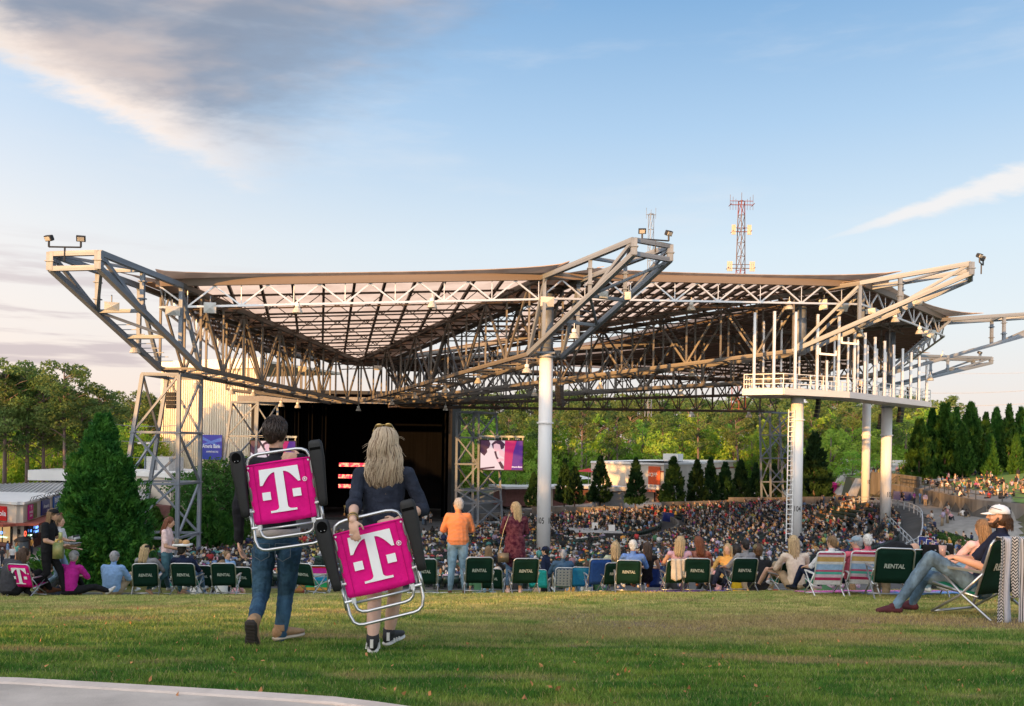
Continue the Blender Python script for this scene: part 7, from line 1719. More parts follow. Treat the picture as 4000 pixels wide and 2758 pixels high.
P3('barefoot woman in pale pink tee and teal trousers carrying a food tray', 648, 16.6, -1.5, 'walk', [SK, PNK, TEAL, SK], 0, .86, dict(wrR=V3(.12,.36,1.02), elR=V3(.23,.06,1.10), hdR=V3(-.2,1,.1), wrL=V3(-.12,.32,1.06), elL=V3(-.23,.05,1.12), hdL=V3(.2,1,.1), hea=V3(0,.06,1.60), fw=V3(0,1,-.3)), hair='long', hcol='red', g=.93, sleeve=.7, torso_w=.95)
P3('man in light blue shirt standing below the brow holding a cup', 885, 23.5, -2.3, 'stand', [SK, LBL, BLKP, BLK], 0, 1.0, dict(wrR=V3(.08,.28,1.12), elR=V3(.25,.04,1.10), hdR=V3(-.3,1,.3), wrL=V3(-.10,.24,1.05), hdL=V3(.6,1,0), elL=V3(-.25,0,1.10)), hair='short', hcol='light_brown', sleeve=1.4)
P3('grey-haired man in orange striped polo and jeans standing with folded arms', 1786, 16.6, .12, 'stand', [SK, ORS, DENB, BRN], 0, 1.03, dict(fw=V3(-.75,.8,-.08), elL=V3(-.27,.10,1.14), elR=V3(.27,.10,1.14), wrL=V3(.08,.25,1.17), wrR=V3(-.08,.27,1.13), hdL=V3(1,.2,0), hdR=V3(-1,.2,0), anL=V3(-.13,-.02,.085), anR=V3(.13,-.02,.085)), hair='short', hcol='grey', glasses=True, sleeve=.95, g=1.08, torso_w=1.06, loose=1.08)
P3('blonde woman in long burgundy patterned tunic and rolled jeans', 2008, 16.5, .1, 'stand', [SK, BURG, DENIM, PNK], 0, .98, dict(fw=V3(-.8,.7,-.05), elL=V3(-.24,.08,1.16), elR=V3(.24,.08,1.16), wrL=V3(-.08,.26,1.14), wrR=V3(.10,.26,1.12), hdL=V3(1,.3,0), hdR=V3(-1,.3,0)), hair='long', hcol='blonde', sleeve=1.7, trouser=1.75, g=1.0, tunic=.26, torso_w=1.08)
P3('woman in black top with hands on hips standing down the slope', 1905, 22.5, .1, 'stand', [SK, BLK, DENB, BRN], 0, .96, dict(elL=V3(-.46,-.04,1.22), wrL=V3(-.60,.10,1.12), hdL=V3(-1,.3,0), elR=V3(.42,-.04,1.16), wrR=V3(.26,.06,1.0), hdR=V3(-1,.2,-.3)), hair='long', hcol='light_brown', g=.9, sleeve=1.8)
P3('man in navy cap and grey raglan shirt standing at the foot of column 105', 2130, 23.0, 1.2, 'stand', [SK, NAV, BLKP, BLK], 0, 1.0, dict(wrR=V3(.1,.30,1.1), hdR=V3(0,1,.1), elR=V3(.25,.05,1.1)), hair='short', hcol='black', cap=(NAV,), sleeve=1.8)
P3('bald bearded man in black tee and sunglasses bending over at right', 3440, 14.2, -1.3, 'stand', [SK, BLK, KHA, BLK], 0, 1.0, dict(wai=V3(0,.05,1.02), che=V3(0,.26,1.10), nec=V3(0,.46,1.10), hea=V3(0,.62,1.08), fw=V3(0,.8,-.7), up=V3(0,.7,.7), shL=V3(-.19,.38,1.12), shR=V3(.19,.38,1.12), elL=V3(-.26,.34,.86), elR=V3(.26,.34,.86), wrL=V3(-.2,.48,.66), wrR=V3(.2,.48,.66)), hair=None, glasses=True, sleeve=.8, dz=-.35)
P3('blonde person in cream top kneeling upright behind the chairs', 3107, 16.4, .1, 'ground', [SK, C_('cream_top', (.60,.50,.40)), KHA, WHT], 0, 1.12, hair='long', hcol='blonde', g=.9)
# sitting on the grass
P3('man in magenta polo and grey cap sitting on the grass', 275, 16.6, -.15, 'ground', [SK, MGS, BLK, WHT], 0, .92, dict(anR=V3(.55,.45,.06), knR=V3(.34,.30,.16), toR=V3(.66,.50,.14)), hair='short', hcol='grey', cap=(GRY,), g=1.0, torso_w=1.0, sleeve=.9)
P3('man in sky blue shirt and pale cap sitting on the grass', 437, 17.6, -.1, 'ground', [SK, LBL, KHA, WHT], 0, .98, hair='short', hcol='grey', cap=(GRY,), g=1.1, sleeve=1.8, torso_w=1.1)
P3('person in charcoal tee leaning forward left of the pink chair', 40, 16.2, -.6, 'ground', [SK, C_('charcoal_tee', (.05,.05,.06)), BLK, BRN], 0, 1.05, dict(hea=V3(.14,.16,.74), nec=V3(.08,.12,.62)), hair='long', hcol='brown', g=1.1, sleeve=1.0, torso_w=1.1)
# chairs: (px, d, rz, label, kind)
def LC(px, d, label, rz=0, grp='green rental lawn chairs', **kw): return lawn_chair(label, G(px, d), rz+random.Random(px).uniform(-.16, .16), group=grp, **kw)
STR1 = [(C_('stripe_white', (.62,.60,.62)), .14), (C_('stripe_crimson', (.42,.03,.10)), .09), (C_('stripe_pale_pink', (.62,.48,.58)), .10), (C_('stripe_teal', (.08,.42,.36)), .08), (C_('stripe_rose', (.5,.10,.2)), .06), (C_('stripe_sky', (.30,.45,.68)), .18), (MATS['stripe_white'], .08), (C_('stripe_ochre', (.52,.34,.12)), .15), (MATS['stripe_pale_pink'], .07), (MATS['stripe_crimson'], .05)]
STR2 = [(C_('stripe_orange', (.65,.35,.08)), .12), (C_('stripe_green', (.03,.35,.13)), .22), (MATS['stripe_white'], .06), (C_('stripe_blue', (.02,.25,.5)), .16), (MATS['stripe_sky'], .10), (MATS['stripe_white'], .06), (C_('stripe_magenta', (.6,.03,.35)), .22), (REDM, .06)]
LC(572, 16.3, 'green rental chair under the woman in the black cap', .12); LC(640, 17.6, 'green rental chair half hidden behind the walking woman in pink', -.1); LC(728, 16.4, 'green rental chair with a man in a dark cap, right of the walking woman', -.12)
LC(800, 17.3, 'empty green rental chair set a little behind its neighbours near the tower', -.1); LC(880, 16.5, 'empty green rental chair just left of the walking man', -.05); LC(950, 17.9, 'small green rental chair glimpsed beside the walking man\'s leg', .1)
LC(1205, 16.9, 'green rental chair turned aside between the walking couple', -.45); LC(1655, 16.0, 'green rental chair partly behind the lower pink chair', .05, k=1.08); LC(1868, 16.2, 'green rental chair between the orange polo man and the burgundy tunic', .08, k=1.12); LC(2045, 16.3, 'green rental chair behind the legs of the burgundy tunic woman', .05, k=1.08)
LC(1925, 18.6, 'small green rental chair farther down the slope by the black-topped woman', 0); LC(2392, 17.3, 'green rental chair of the blonde in the sage top', .1); LC(2452, 16.1, 'green rental chair of the white-haired man', .04); LC(2638, 16.3, 'green rental chair draped with a pale towel', .06); LC(2718, 16.1, 'green rental chair beside the red-haired woman in a floral blouse', 0, k=1.04) 
LC(2895, 16.2, 'green rental chair of the man in the grey tee', .06, k=1.04); LC(3065, 16.8, 'green rental chair of the curly grey-haired woman', .25, k=.92); LC(3478, 13.4, 'green rental chair with bright seat right of the striped pair', -.12, k=1.25); LC(3618, 13.8, 'green rental chair with a dark jacket over its back', -.1, k=1.2)
lawn_chair('pink chair with white T emblem at the left edge of the lawn', G(103, 16.2), -.15, MAGC, None, logo=True, k=1.0)
lawn_chair('rainbow striped lawn chair between the walking couple', G(1240, 19.0), .05, text=None, stripes=STR2, k=1.1, tall=1.15)
lawn_chair('white woven-strap lawn chair of the man in the bucket cap', G(2207, 18.2), 0, text=None, weave=C_('woven_strap_grey', (.42,.42,.40)), frame=WPLAS, k=.95)
lawn_chair('deep blue lawn chair with a white tag', G(2335, 17.4), .12, C_('royal_blue_canvas', (.015,.06,.26)), None, k=1.0, tall=1.2); lawn_chair('teal blue low lawn chair left of the deep blue one', G(2272, 18.1), -.05, C_('teal_blue_canvas', (.02,.20,.38)), None, k=.95)
lawn_chair('turquoise lawn chair behind the burgundy tunic woman', G(2105, 18.2), -.2, C_('turquoise_canvas', (.03,.42,.42)), None, k=.9); lawn_chair('navy lawn chair seen between blonde and red-haired women', G(2560, 18.3), 0, C_('navy_canvas', (.012,.03,.13)), None, k=.9, tall=1.2)
lawn_chair('multicoloured striped chair with white arms, left one of the pair', G(3222, 14.0), .0, text=None, stripes=STR1, frame=WPLAS, tall=1.25); lawn_chair('multicoloured striped chair with white arms, next to the visor woman', G(3365, 14.2), -.15, text=None, stripes=STR1, frame=WPLAS, tall=1.25)
lawn_chair('patterned red and yellow low chair beside the rainbow striped one', G(1165, 19.2), 0, C_('paisley_canvas', (.5,.10,.14), col2=(.5,.35,.08), scale=9), None, k=.9)
# seated in chairs
def PC(label, px, d, mats, rz=0, **kw): return P3(label, px, d, rz, 'low', mats, kw.pop('look', 0), kw.pop('k', 1.0)*.86, kw.pop('over', None), **kw)
PC('woman with blonde ponytail in a black cap seated in a green rental chair', 585, 16.4, [SK, GRY, DENIM, WHT], hair='long', hcol='blonde', cap=(BLK,), g=.9, look=.5)
PC('dark-haired man in navy tee seated in a green rental chair near the tower', 725, 16.5, [skin_m(1), NAV, DENIM, WHT], hair='short', hcol='black', cap=(BLK,), g=1.05)
PC('man in blue tee and grey bucket cap seated in the woven-strap chair', 2195, 18.3, [SK, C_('petrol_tee', (.05,.10,.17)), KHA, WHT], hair='short', hcol='grey', cap=(C_('bucket_cap', (.10,.12,.15)),), g=1.15, torso_w=1.1)
PC('shoulder-length blonde in a sage green top', 2400, 17.5, [SK, C_('sage_top', (.36,.42,.32)), KHA, WHT], hair='long', hcol='blonde', g=.92, k=1.08); PC('white-haired man in a blue checked shirt', 2470, 16.3, [SK, C_('blue_check', (.10,.20,.50)), DENIM, WHT], hair='short', hcol='white', k=1.02, rz=-.1)
PC('brunette in black sleeveless dress seated beside the white-haired man', 2520, 16.8, [SK, BLK, BLK, BRN], hair='long', hcol='brown', g=.88, sleeve=0); PC('long-haired blonde in a mauve strap top talking to her neighbour', 2645, 16.6, [SK, C_('mauve_top', (.45,.30,.40)), DENIM, WHT], hair='long', hcol='blonde', g=.9, look=.6, sleeve=0, k=1.1)
PC('red-haired woman in a rust floral blouse', 2718, 16.9, [SK, C_('rust_floral', (.16,.03,.02), col2=(.38,.17,.12), scale=14), BLK, BRN], hair='long', hcol='red', g=.95, look=-.6, k=1.12); PC('short-haired man in grey tee with knees crossed in a green rental chair', 2885, 16.4, [skin_m(1), GRY, C_('slate_jeans', (.07,.08,.10)), BLK], hair='short', hcol='black', rz=.45, g=1.05, k=1.02)
PC('curly grey-haired woman in pink with bare legs stretched out', 3075, 16.8, [SK, ROSE, SK, BLK], rz=.7, hair='curly', hcol='grey', g=.92, sleeve=.2, trouser=0); PC('person in white printed shirt seated in a striped chair', 3215, 14.2, [SK, C_('white_print_shirt', (.62,.62,.64)), NAV, BLK], rz=.35, hair='short', hcol='light_brown', look=-.2, k=1.0)
PC('woman in grey visor and rose tee seated beside the striped chair', 3312, 14.4, [SK, ROSE, NAV, WHT], rz=.35, hair='short', hcol='grey', cap=(C_('grey_blue_visor', (.25,.33,.40)),), look=-.8, over=dict(elR=V3(.30,.02,.62), wrR=V3(.16,.06,.92), hdR=V3(-.3,0,1))); PC('white-haired person in the second striped chair', 3370, 14.8, [SK, ROSE, KHA, WHT], hair='short', hcol='white', k=1.04)
PC('brown-haired woman in pale pink under a denim jacket at right', 3790, 12.6, [SK, C_('blush_top', (.70,.45,.45)), DENIML, WHT], rz=.3, hair='long', hcol='light_brown', g=.92, k=1.2, dz=.02)
PC('person in white tee sitting low between chairs near the brow', 2290, 20.5, [SK, WHT, DENIM, WHT], hair='short', hcol='brown'); PC('woman in golden top with blonde hair facing the camera side', 2830, 18.6, [SK, C_('ochre_wrap', (.50,.28,.08)), BLK, BRN], rz=2.6, hair='long', hcol='blonde', g=.9, k=1.1)
P3('woman in a bright yellow tee with dark hair seen from behind', 2885, 20.0, 0, 'ground', [skin_m(2), C_('yellow_tee', (.72,.48,.03)), DENIM, WHT], 0, 1.35, hair='short', hcol='black', g=1.0, sleeve=.8); P3('man in olive cap and black tee sitting past the grey tee man', 2958, 19.6, 0, 'ground', [SK, BLK, KHA, WHT], 0, 1.3, hair='short', hcol='brown', cap=(C_('olive_cap', (.16,.15,.09)),), g=1.15)
# towel, jacket, blankets
def drape(label, name, cat, px, d, dz, w, h, m, rz=0, back=-.30, fold=.03, extra=None):
    g_ = G(px, d); t = thing(name, label, cat, (g_[0], g_[1]+back, g_[2]+dz), rz); b = MB(); n = 12; vs = []
    for i in range(n+1):
        for j in range(n+1):
            f_, q = i/n, j/n; y = -.02+fold*math.sin(q*17+f_*1.5)*(1-f_*.3); vs.append(((q-.5)*w*(1-.12*(1-f_)*math.sin(q*9)), y, (f_-1)*h*(1+.10*math.sin(q*5))))
    vs += [(x, .06, z) for x, y, z in vs[-(n+1):]]+[(x, .08, z-h*.35) for x, y, z in vs[-(n+1):]]
    rows = n+3; fs = [(i*(n+1)+j, i*(n+1)+j+1, (i+1)*(n+1)+j+1, (i+1)*(n+1)+j) for i in range(rows-1) for j in range(n)]
    me = mesh('cloth', vs, fs, True); o = put('cloth', me, m, t); s_ = o.modifiers.new('t', 'SOLIDIFY'); s_.thickness = .008; return t
drape('pale towel hung over the back of a green rental chair', 'towel', 'towel', 2637, 16.3, .66, .26, .36, C_('pale_towel', (.50,.45,.38)))
drape('dark jacket thrown over the back of a green rental chair', 'jacket', 'jacket', 3625, 13.8, .84, .46, .42, BLK)
for px, d, w, dd, c, lb in ((2660,16.9,1.6,1.0,(.10,.05,.35),'violet patterned blanket under the blonde woman\'s chair'),(3420,15.2,2.4,1.3,(.55,.10,.35),'pink blanket spread under the striped chairs'),(2180,18.6,1.2,.8,(.35,.50,.65),'pale blue blanket beside the turquoise chair'),(2960,17.5,1.3,.8,(.40,.34,.28),'beige blanket behind the man in grey'),(1740,17.2,1.4,.8,(.60,.58,.55),'white blanket with bags behind the orange polo man'),(3560,14.6,1.8,.9,(.10,.22,.45),'blue blanket under the right-hand chairs'),(2420,17.9,1.4,.8,(.10,.15,.40),'blue and white blanket under the row of chairs')):
    g_ = G(px, d); t = thing('picnic_blanket', lb, 'blanket', g_); vs = []; n = 8; x0, y0, z0 = g_
    for i in range(n+1):
        for j in range(n+1): x, y = (j/n-.5)*w, (i/n-.5)*dd; vs.append((x, y, float(H(x0+x, y0+y))-z0+.03+.012*math.sin(i*2.1+j*1.3)))
    o = put('blanket_cloth', mesh('blanket_cloth', vs, [(i*(n+1)+j, i*(n+1)+j+1, (i+1)*(n+1)+j+1, (i+1)*(n+1)+j) for i in range(n) for j in range(n)], True), C_('blanket_'+str(px), c, col2=tuple(min(1,q*1.9+.05) for q in c), scale=9), t); s_ = o.modifiers.new('t', 'SOLIDIFY'); s_.thickness = .012
def small(name, label, cat, loc, parts, rz=0):
    t = thing(name, label, cat, loc, rz)
    for nm, b, m in parts: b.build(nm, m, t, True)
    return t
b1 = MB(); b1.box((0,0,0), (.16,.10,.30)); b2 = MB(); [b2.ball((random.Random(q).uniform(-.06,.06), 0, .15+.01*q), (.035,.03,.02), 6, 4) for q in range(7)]
small('chip_bag', 'see-through bag of tortilla chips held by the man in black', 'bag', tuple(P(228, 2150, 16.25)), [('bag', b1, mat('kraft_green_bag', (.34,.30,.12), .4, col2=(.10,.16,.05), scale=6)), ('chips', b2, mat('tortilla_chip', (.65,.45,.15), .7))])
b1 = MB(); b1.lathe([(.033,0),(.035,.01),(.035,.11),(.03,.12)], 12); small('drink_can', 'pale gold drink can held above the bag of chips', 'can', tuple(P(236, 2105, 16.2)), [('can_body', b1, mat('can_gold', (.40,.42,.18), .3, metal=.6))])
b1 = MB(); b1.box((0,0,0), (.34,.24,.05)); b2 = MB(); b2.box((0,0,.04), (.38,.28,.01)); b2.box((.14,0,.10), (.10,.24,.09), Matrix.Rotation(-.3, 4, 'Y'))
small('food_tray', 'paper food tray with checked liner held by the woman in white', 'tray', tuple(P(268, 2130, 16.7)), [('tray', b1, mat('kraft_card', (.25,.15,.08), .8)), ('liner', b2, striped('checked_liner', (.6,.6,.6), (.03,.03,.03), 40, 0))])
b1 = MB(); b1.box((0,0,0), (.30,.22,.035)); b2 = MB(); [b2.ball((x, y, .05), (.07,.055,.045), 10, 7) for x, y in ((-.07,.02),(.07,-.02))]
small('food_tray', 'white carton with two bread rolls carried by the barefoot woman', 'tray', tuple(P(713, 2128, 16.3)), [('carton', b1, WPLAS), ('bread_roll', b2, mat('bread_crust', (.50,.28,.12), .6))])
b1 = MB(); b1.lathe([(.032,0),(.042,.14)], 12); small('plastic_cup', 'clear cup held by the barefoot woman in pink', 'cup', tuple(P(690, 2120, 16.25)-Vector((0,0,.07))), [('cup_wall', b1, mat('smoky_plastic', (.18,.16,.12), .2))])
b1 = MB(); b1.box((0,0,0), (.20,.06,.17)); b2 = MB(); b2.tube([(-.09,0,.08),(.0,.03,.5),(.10,.05,.80)], .006, 6)
small('shoulder_bag', 'small bronze shoulder bag on the hip of the burgundy tunic woman', 'bag', tuple(P(1966, 2178, 16.32)), [('bag_body', b1, mat('bronze_leather', (.20,.14,.08), .35, metal=.3)), ('strap', b2, mat('gold_strap', (.6,.48,.25), .4))])
# the bearded man in the white cap, nearest chair on the right
dM = 10.4
lawn_chair('large green rental chair on the right with a striped poncho over it', (P(3835,2300,dM).x, dM-.06, float(H(P(3835,2300,dM).x, dM))), .42, k=1.50, arms=True, recline=.30)
gm = Vector(G(3880, dM)); 
Jc = pose('low', look=0); Jc.update(dict(pel=V3(0,0,.36), wai=V3(0,-.08,.50), che=V3(.0,-.17,.72), nec=V3(0,-.20,.93), hea=V3(0,-.16,1.10), fw=V3(.05,1,.02), up=V3(0,0,1), shL=V3(-.20,-.18,.87), shR=V3(.20,-.18,.87), elL=V3(-.27,.0,.60), wrL=V3(-.10,.24,.66), hdL=V3(.5,1,.1), elR=V3(.29,.02,.60), wrR=V3(.12,.26,.64), hdR=V3(-.5,1,.1),
     hiL=V3(-.09,.02,.34), hiR=V3(.10,.02,.34), knL=V3(-.13,.48,.66), knR=V3(.16,.52,.42), anL=V3(-.12,.80,.13), anR=V3(.22,.62,.12), toL=V3(-.12,.98,.06), toR=V3(.30,.78,.05)))
WC = cloth('white_cap_twill', (.74,.74,.76), .05, .15); MAR = mat('maroon_suede_shoe', (.07,.014,.022), .8)
bm = person('bearded man in white cap and navy tee reclining in the nearest chair at right', (P(3838,2300,dM).x, dM+.05, float(H(P(3838,2300,dM).x, dM))-.08), 1.22, Jc, [skin_m(0), NAV, cloth('worn_blue_jeans', (.10,.17,.25), .45, .8, 5, stretch=(1.5,1.5,.5)), MAR], hair=None, cap=(WC,), sleeve=.85, trouser=2.0, voxel=.009, g=1.05, curl=(.9,.9), k=1.14)
c = Jc['hea']; b = MB(); R_ = Matrix.Identity(3)
b.ball(c+V3(0,-.032,-.022), (.080,.082,.098), 18, 12); b.ball(c+V3(0,-.07,-.09), (.06,.035,.05), 12, 8)
r = random.Random(2)
for j in range(200):
    a = r.uniform(3.3, 6.1); p = c+V3(.08*math.cos(a), -.03+.085*math.sin(a), r.uniform(-.11, -.01)); b.tube([p, p+V3(r.uniform(-.01,.01), -.012, -.02), p+V3(r.uniform(-.012,.012), -.02, -.045)], [.005,.004,.001], 4, cap=False)
b.build('hair', HAIRC['brown'], bm, True)
b = MB(); b.ball(c+V3(0,.040,-.088), (.058,.056,.040), 16, 10); b.ball(c+V3(0,.088,-.045), (.028,.016,.008), 10, 6)
for s_ in (-1,1): b.tube([c+V3(s_*.071,.012,-.01), c+V3(s_*.066,.03,-.05), c+V3(s_*.05,.055,-.085)], [.010,.016,.02], 8)
b.build('beard', HAIRC['brown'], bm, True)
b = MB(); [b.ball(c+V3(s_*.030,.082,.018), (.011,.008,.007), 8, 6) for s_ in (-1,1)]; b.build('eye', mat('eye_dark', (.03,.02,.02), .2), bm, True)
put('sunglasses', glasses_mesh(c+V3(0,-.008,.055), V3(0,1,.25), V3(0,-.2,1), 1.1), MATS['black_paint'], bm)
b = MB(); b.box(c+V3(0,-.103,.045), (.05,.012,.024)); b.build('cap_strap', NAV, bm)
b1 = MB(); b1.lathe([(.034,0),(.045,.13)], 14); b2 = MB(); b2.lathe([(.03,.01),(.040,.10)], 14)
pc = bm.matrix_basis @ V3(.0,.36,.62) if False else Matrix.Translation(bm.location) @ Matrix.Rotation(1.22, 4, 'Z') @ (V3(-.02,.36,.66)*1.14)
small('plastic_cup', 'plastic cup of red drink held by the bearded man', 'cup', tuple(pc), [('cup_wall', b1, mat('clear_cup', (.35,.25,.25), .15)), ('red_drink', b2, mat('red_drink', (.4,.03,.01), .2))])
# poncho over the chair: three bands, zigzag and plain
pt = thing('striped_poncho', 'black white and grey zigzag poncho hanging over the nearest chair at right', 'blanket', tuple(P(3945, 2102, dM-.70)), .12); pt.scale = (.72, .72, .92)
def zig(name, c1, c2, f1, amp):
    m = bpy.data.materials.new(name); m.use_nodes = True; k = NT(m.node_tree); bs = m.node_tree.nodes['Principled BSDF']; sp = k.n('ShaderNodeSeparateXYZ'); k.put(sp.inputs[0], k.n('ShaderNodeTexCoord').outputs['Object'])
    tri = k.m('MULTIPLY', k.m('PINGPONG', k.m('MULTIPLY', sp.outputs[0], f1), .5), amp); v_ = k.m('GREATER_THAN', k.m('FRACT', k.m('ADD', k.m('MULTIPLY', sp.outputs[2], 26), tri)), .5); k.put(bs.inputs['Base Color'], k.mix(v_, c1, c2)); bs.inputs['Roughness'].default_value = .95; MATS[name] = m; return m
ZZ = zig('zigzag_weave', (.015,.015,.018), (.5,.5,.5), 22, 1.6); GW = striped('grey_ribbed_weave', (.30,.32,.38), (.42,.44,.50), 60, 0); BW = striped('dark_striped_weave', (.02,.02,.025), (.5,.5,.52), 34, 0, .35)
for q, (x0, x1, m_, zb) in enumerate(((-.17,-.09,ZZ,-1.02),(-.09,.02,GW,-1.0),(.02,.11,ZZ,-.72),(.11,.24,BW,-1.03))):
    vs = []; n = 16; k_ = 5
    for i in range(n+1):
        for j in range(k_+1):
            f_, g_ = i/n, j/k_; x = x0+(x1-x0)*g_; vs.append((x*(1+.22*f_)+.012*math.sin(f_*6+q), -.02+.028*math.sin(x*46+f_*1.2)-.02*f_, zb*f_+.02*math.sin(x*20)))
    vs = [(x, .12, -.03) for x, y, z in vs[:k_+1]]+[(x, .06, .015) for x, y, z in vs[:k_+1]]+vs
    o = put('woven_band', mesh('woven_band', vs, [(i*(k_+1)+j, (i+1)*(k_+1)+j, (i+1)*(k_+1)+j+1, i*(k_+1)+j+1) for i in range(n+2) for j in range(k_)], True), m_, pt); s_ = o.modifiers.new('t', 'SOLIDIFY'); s_.thickness = .010
b = MB(); [b.tube([(x, -.03, -1.02), (x+.004, -.035, -1.07)], .003, 4) for x in np.linspace(-.2, .28, 40)]; o = b.build('fringe', mat('fringe_black', (.02,.02,.02), .9), pt); o['kind'] = 'stuff'
# ------------------------------------------------------------------ crowd
def objcol(name):
    m = bpy.data.materials.new(name); m.use_nodes = True; k = NT(m.node_tree); b = m.node_tree.nodes['Principled BSDF']; oi = k.n('ShaderNodeObjectInfo'); k.put(b.inputs['Base Color'], oi.outputs['Color']); b.inputs['Roughness'].default_value = .85; MATS[name] = m; return m
OC = objcol('coloured_top'); TR_ = [cloth('trousers_dark', (.03,.035,.05)), DENIM, KHA, BLKP]
rng = np.random.default_rng(12); RR = random.Random(12)
TOPS = [((.018,.018,.022),'black',36),((.62,.61,.60),'white',17),((.28,.28,.30),'grey',8),((.02,.03,.09),'navy',12),((.16,.25,.45),'blue',8),((.50,.05,.05),'red',6),((.55,.30,.33),'pink',5),((.30,.06,.22),'purple',3),((.08,.30,.30),'teal',4),((.55,.38,.28),'tan',5),((.65,.30,.06),'orange',3),((.06,.16,.08),'green',3),((.62,.50,.12),'yellow',2),((.36,.30,.42),'lilac',4)]
TW = np.array([t[2] for t in TOPS], float); TW /= TW.sum()
def pick(): return TOPS[int(rng.choice(len(TOPS), p=TW))]
# modelled figures shared by the nearer part of the crowd
VAR = {'seat': [], 'stand': [], 'ground': []}
for kind, n_ in (('seat', 5), ('stand', 5), ('ground', 5)):
    for q in range(n_):
        r = random.Random(q*7+len(kind)); ov = {}
        if kind == 'stand' and q % 2: ov = dict(elR=V3(.26,.05,1.12), wrR=V3(.12,.25,1.1), hdR=V3(-.4,1,0))
        if kind == 'seat' and q == 2: ov = dict(hea=V3(.07,-.0,1.16), wrR=V3(.2,.2,.9), elR=V3(.3,.06,.74), hdR=V3(0,.3,1))
        J = pose(kind, r, look=r.uniform(-.6,.6), over=ov); hcol = ('brown','blonde','black','light_brown','grey')[q]
        me = build_fig(J, mats=[skin_m(0 if q != 2 else 1), OC, TR_[q % 4], BLK], sleeve=(.6,.8,1.8,.3,.7)[q], trouser=(2,2,2,.45,2)[q], voxel=.030, fingers=False, g=(1.05,.92,1.1,.9,1.1)[q])
        VAR[kind].append((me, hair_mesh(J['hea'], J['fw'], J['up'], 'long' if q in (1,3) else 'short', 1.0, q), HAIRC[hcol]))
for k_, l_ in VAR.items():
    for me, hm, hc in l_: hm.materials.append(hc)
def crowd_person(kind, x, y, z, rz, label, group, col, v=None, k=1.0):
    me, hm, _ = VAR[kind][v if v is not None else RR.randrange(5)]
    o = bpy.data.objects.new('person', me); COL.objects.link(o); o.location = (x, y, z); o.rotation_euler = (0,0,rz); o.scale = (k,k,k); o.color = col+(1,); tag(o, label, 'person', group)
    h_ = bpy.data.objects.new('hair', hm); COL.objects.link(h_); h_.parent = o; return o
def face(x, y): return math.atan2(-(AP.x+0-x), (AP.y+18-y))
# lawn below the brow (individuals)
cnt = 0; spots = []
while cnt < 92:
    y = 19.5+32*RR.random()**1.15; px = RR.uniform(-60, 3990); x = P(px, 2250, y).x
    if 560 < px < 700 and y > 26: pass
    if px < 620 and y > 30: continue
    if any((x-a)**2+(y-b)**2 < .7 for a, b in spots): continue
    spots.append((x, y)); c = pick(); kind = 'ground' if RR.random() < .80 else 'stand'
    if y < 26 and kind == 'stand': kind = 'ground'
    crowd_person(kind, x, y, float(H(x, y)), face(x, y)+RR.uniform(-.5,.5), 'person in a %s top %s on the lawn below the brow' % (c[1], 'sitting' if kind == 'ground' else 'standing'), 'picnickers on the lawn below the brow', c[0]); cnt += 1
# standing groups on the plazas and the right slope
def scatter(n, px0, px1, y0, y1, kind, where, grp, k=1.0, zf=None, facing=None):
    for _ in range(n):
        y = RR.uniform(y0, y1); px = RR.uniform(px0, px1); x = P(px, 2000, y).x; c = pick(); kk = kind if isinstance(kind, str) else RR.choice(kind)
        if abs(px-(2126 if y > 75 else 0)) < 0: continue
        crowd_person(kk, x, y, float(H(x, y)) if zf is None else zf, (facing if facing is not None else RR.uniform(0, 6.28)), 'person in a %s top %s %s' % (c[1], 'standing' if kk == 'stand' else 'sitting', where), grp, c[0], k=k)
scatter(26, 3630, 3790, 62, 80, 'stand', 'in the throng at the foot of the right stairs', 'throng at the right stairs')
scatter(6, 3480, 3600, 62, 76, 'stand', 'in the aisle right of column 103', 'people in the right aisle')
scatter(8, 0, 130, 74, 86, 'stand', 'by the concession stand at left', 'people at the left concession stand', zf=-11.47)
scatter(11, 3700, 4000, 100, 128, 'stand', 'on the far right slope', 'people standing on the far right slope', zf=None)
scatter(28, 3640, 4000, 96, 122, 'ground', 'on the far right slope', 'picnickers on the far right slope')
scatter(8, 2520, 2680, 136, 156, 'stand', 'on the sunlit plaza path', 'people on the plaza path')
scatter(15, 3215, 3560, 140, 160, 'stand', 'on the walkway behind columns 102 and 103', 'people on the upper walkway')
scatter(5, 3500, 3640, 112, 124, 'stand', 'on the walkway below the right wall', 'people on the right walkway')
scatter(5, 1900, 2010, 124, 134, 'stand', 'beside the stage-side tower', 'people by the stage-side tower')
scatter(6, 1500, 1700, 126, 131, 'stand', 'in front of the stage', 'people in front of the stage')
for px, d, c, lb in ((3015,88.8,(.03,.03,.03),'crew member in dark clothes working the left spotlight'),(3112,88.2,(.62,.6,.58),'crew member in white tee beside the second spotlight'),(3360,92,(.55,.55,.55),'crew member in pale top on the middle of the gallery'),(3545,104,(.03,.03,.03),'crew member in black near the far end of the gallery')):
    p_ = P(px, 1500, d); crowd_person('stand', p_.x, d, 5.4, 2.2, lb, None, c)
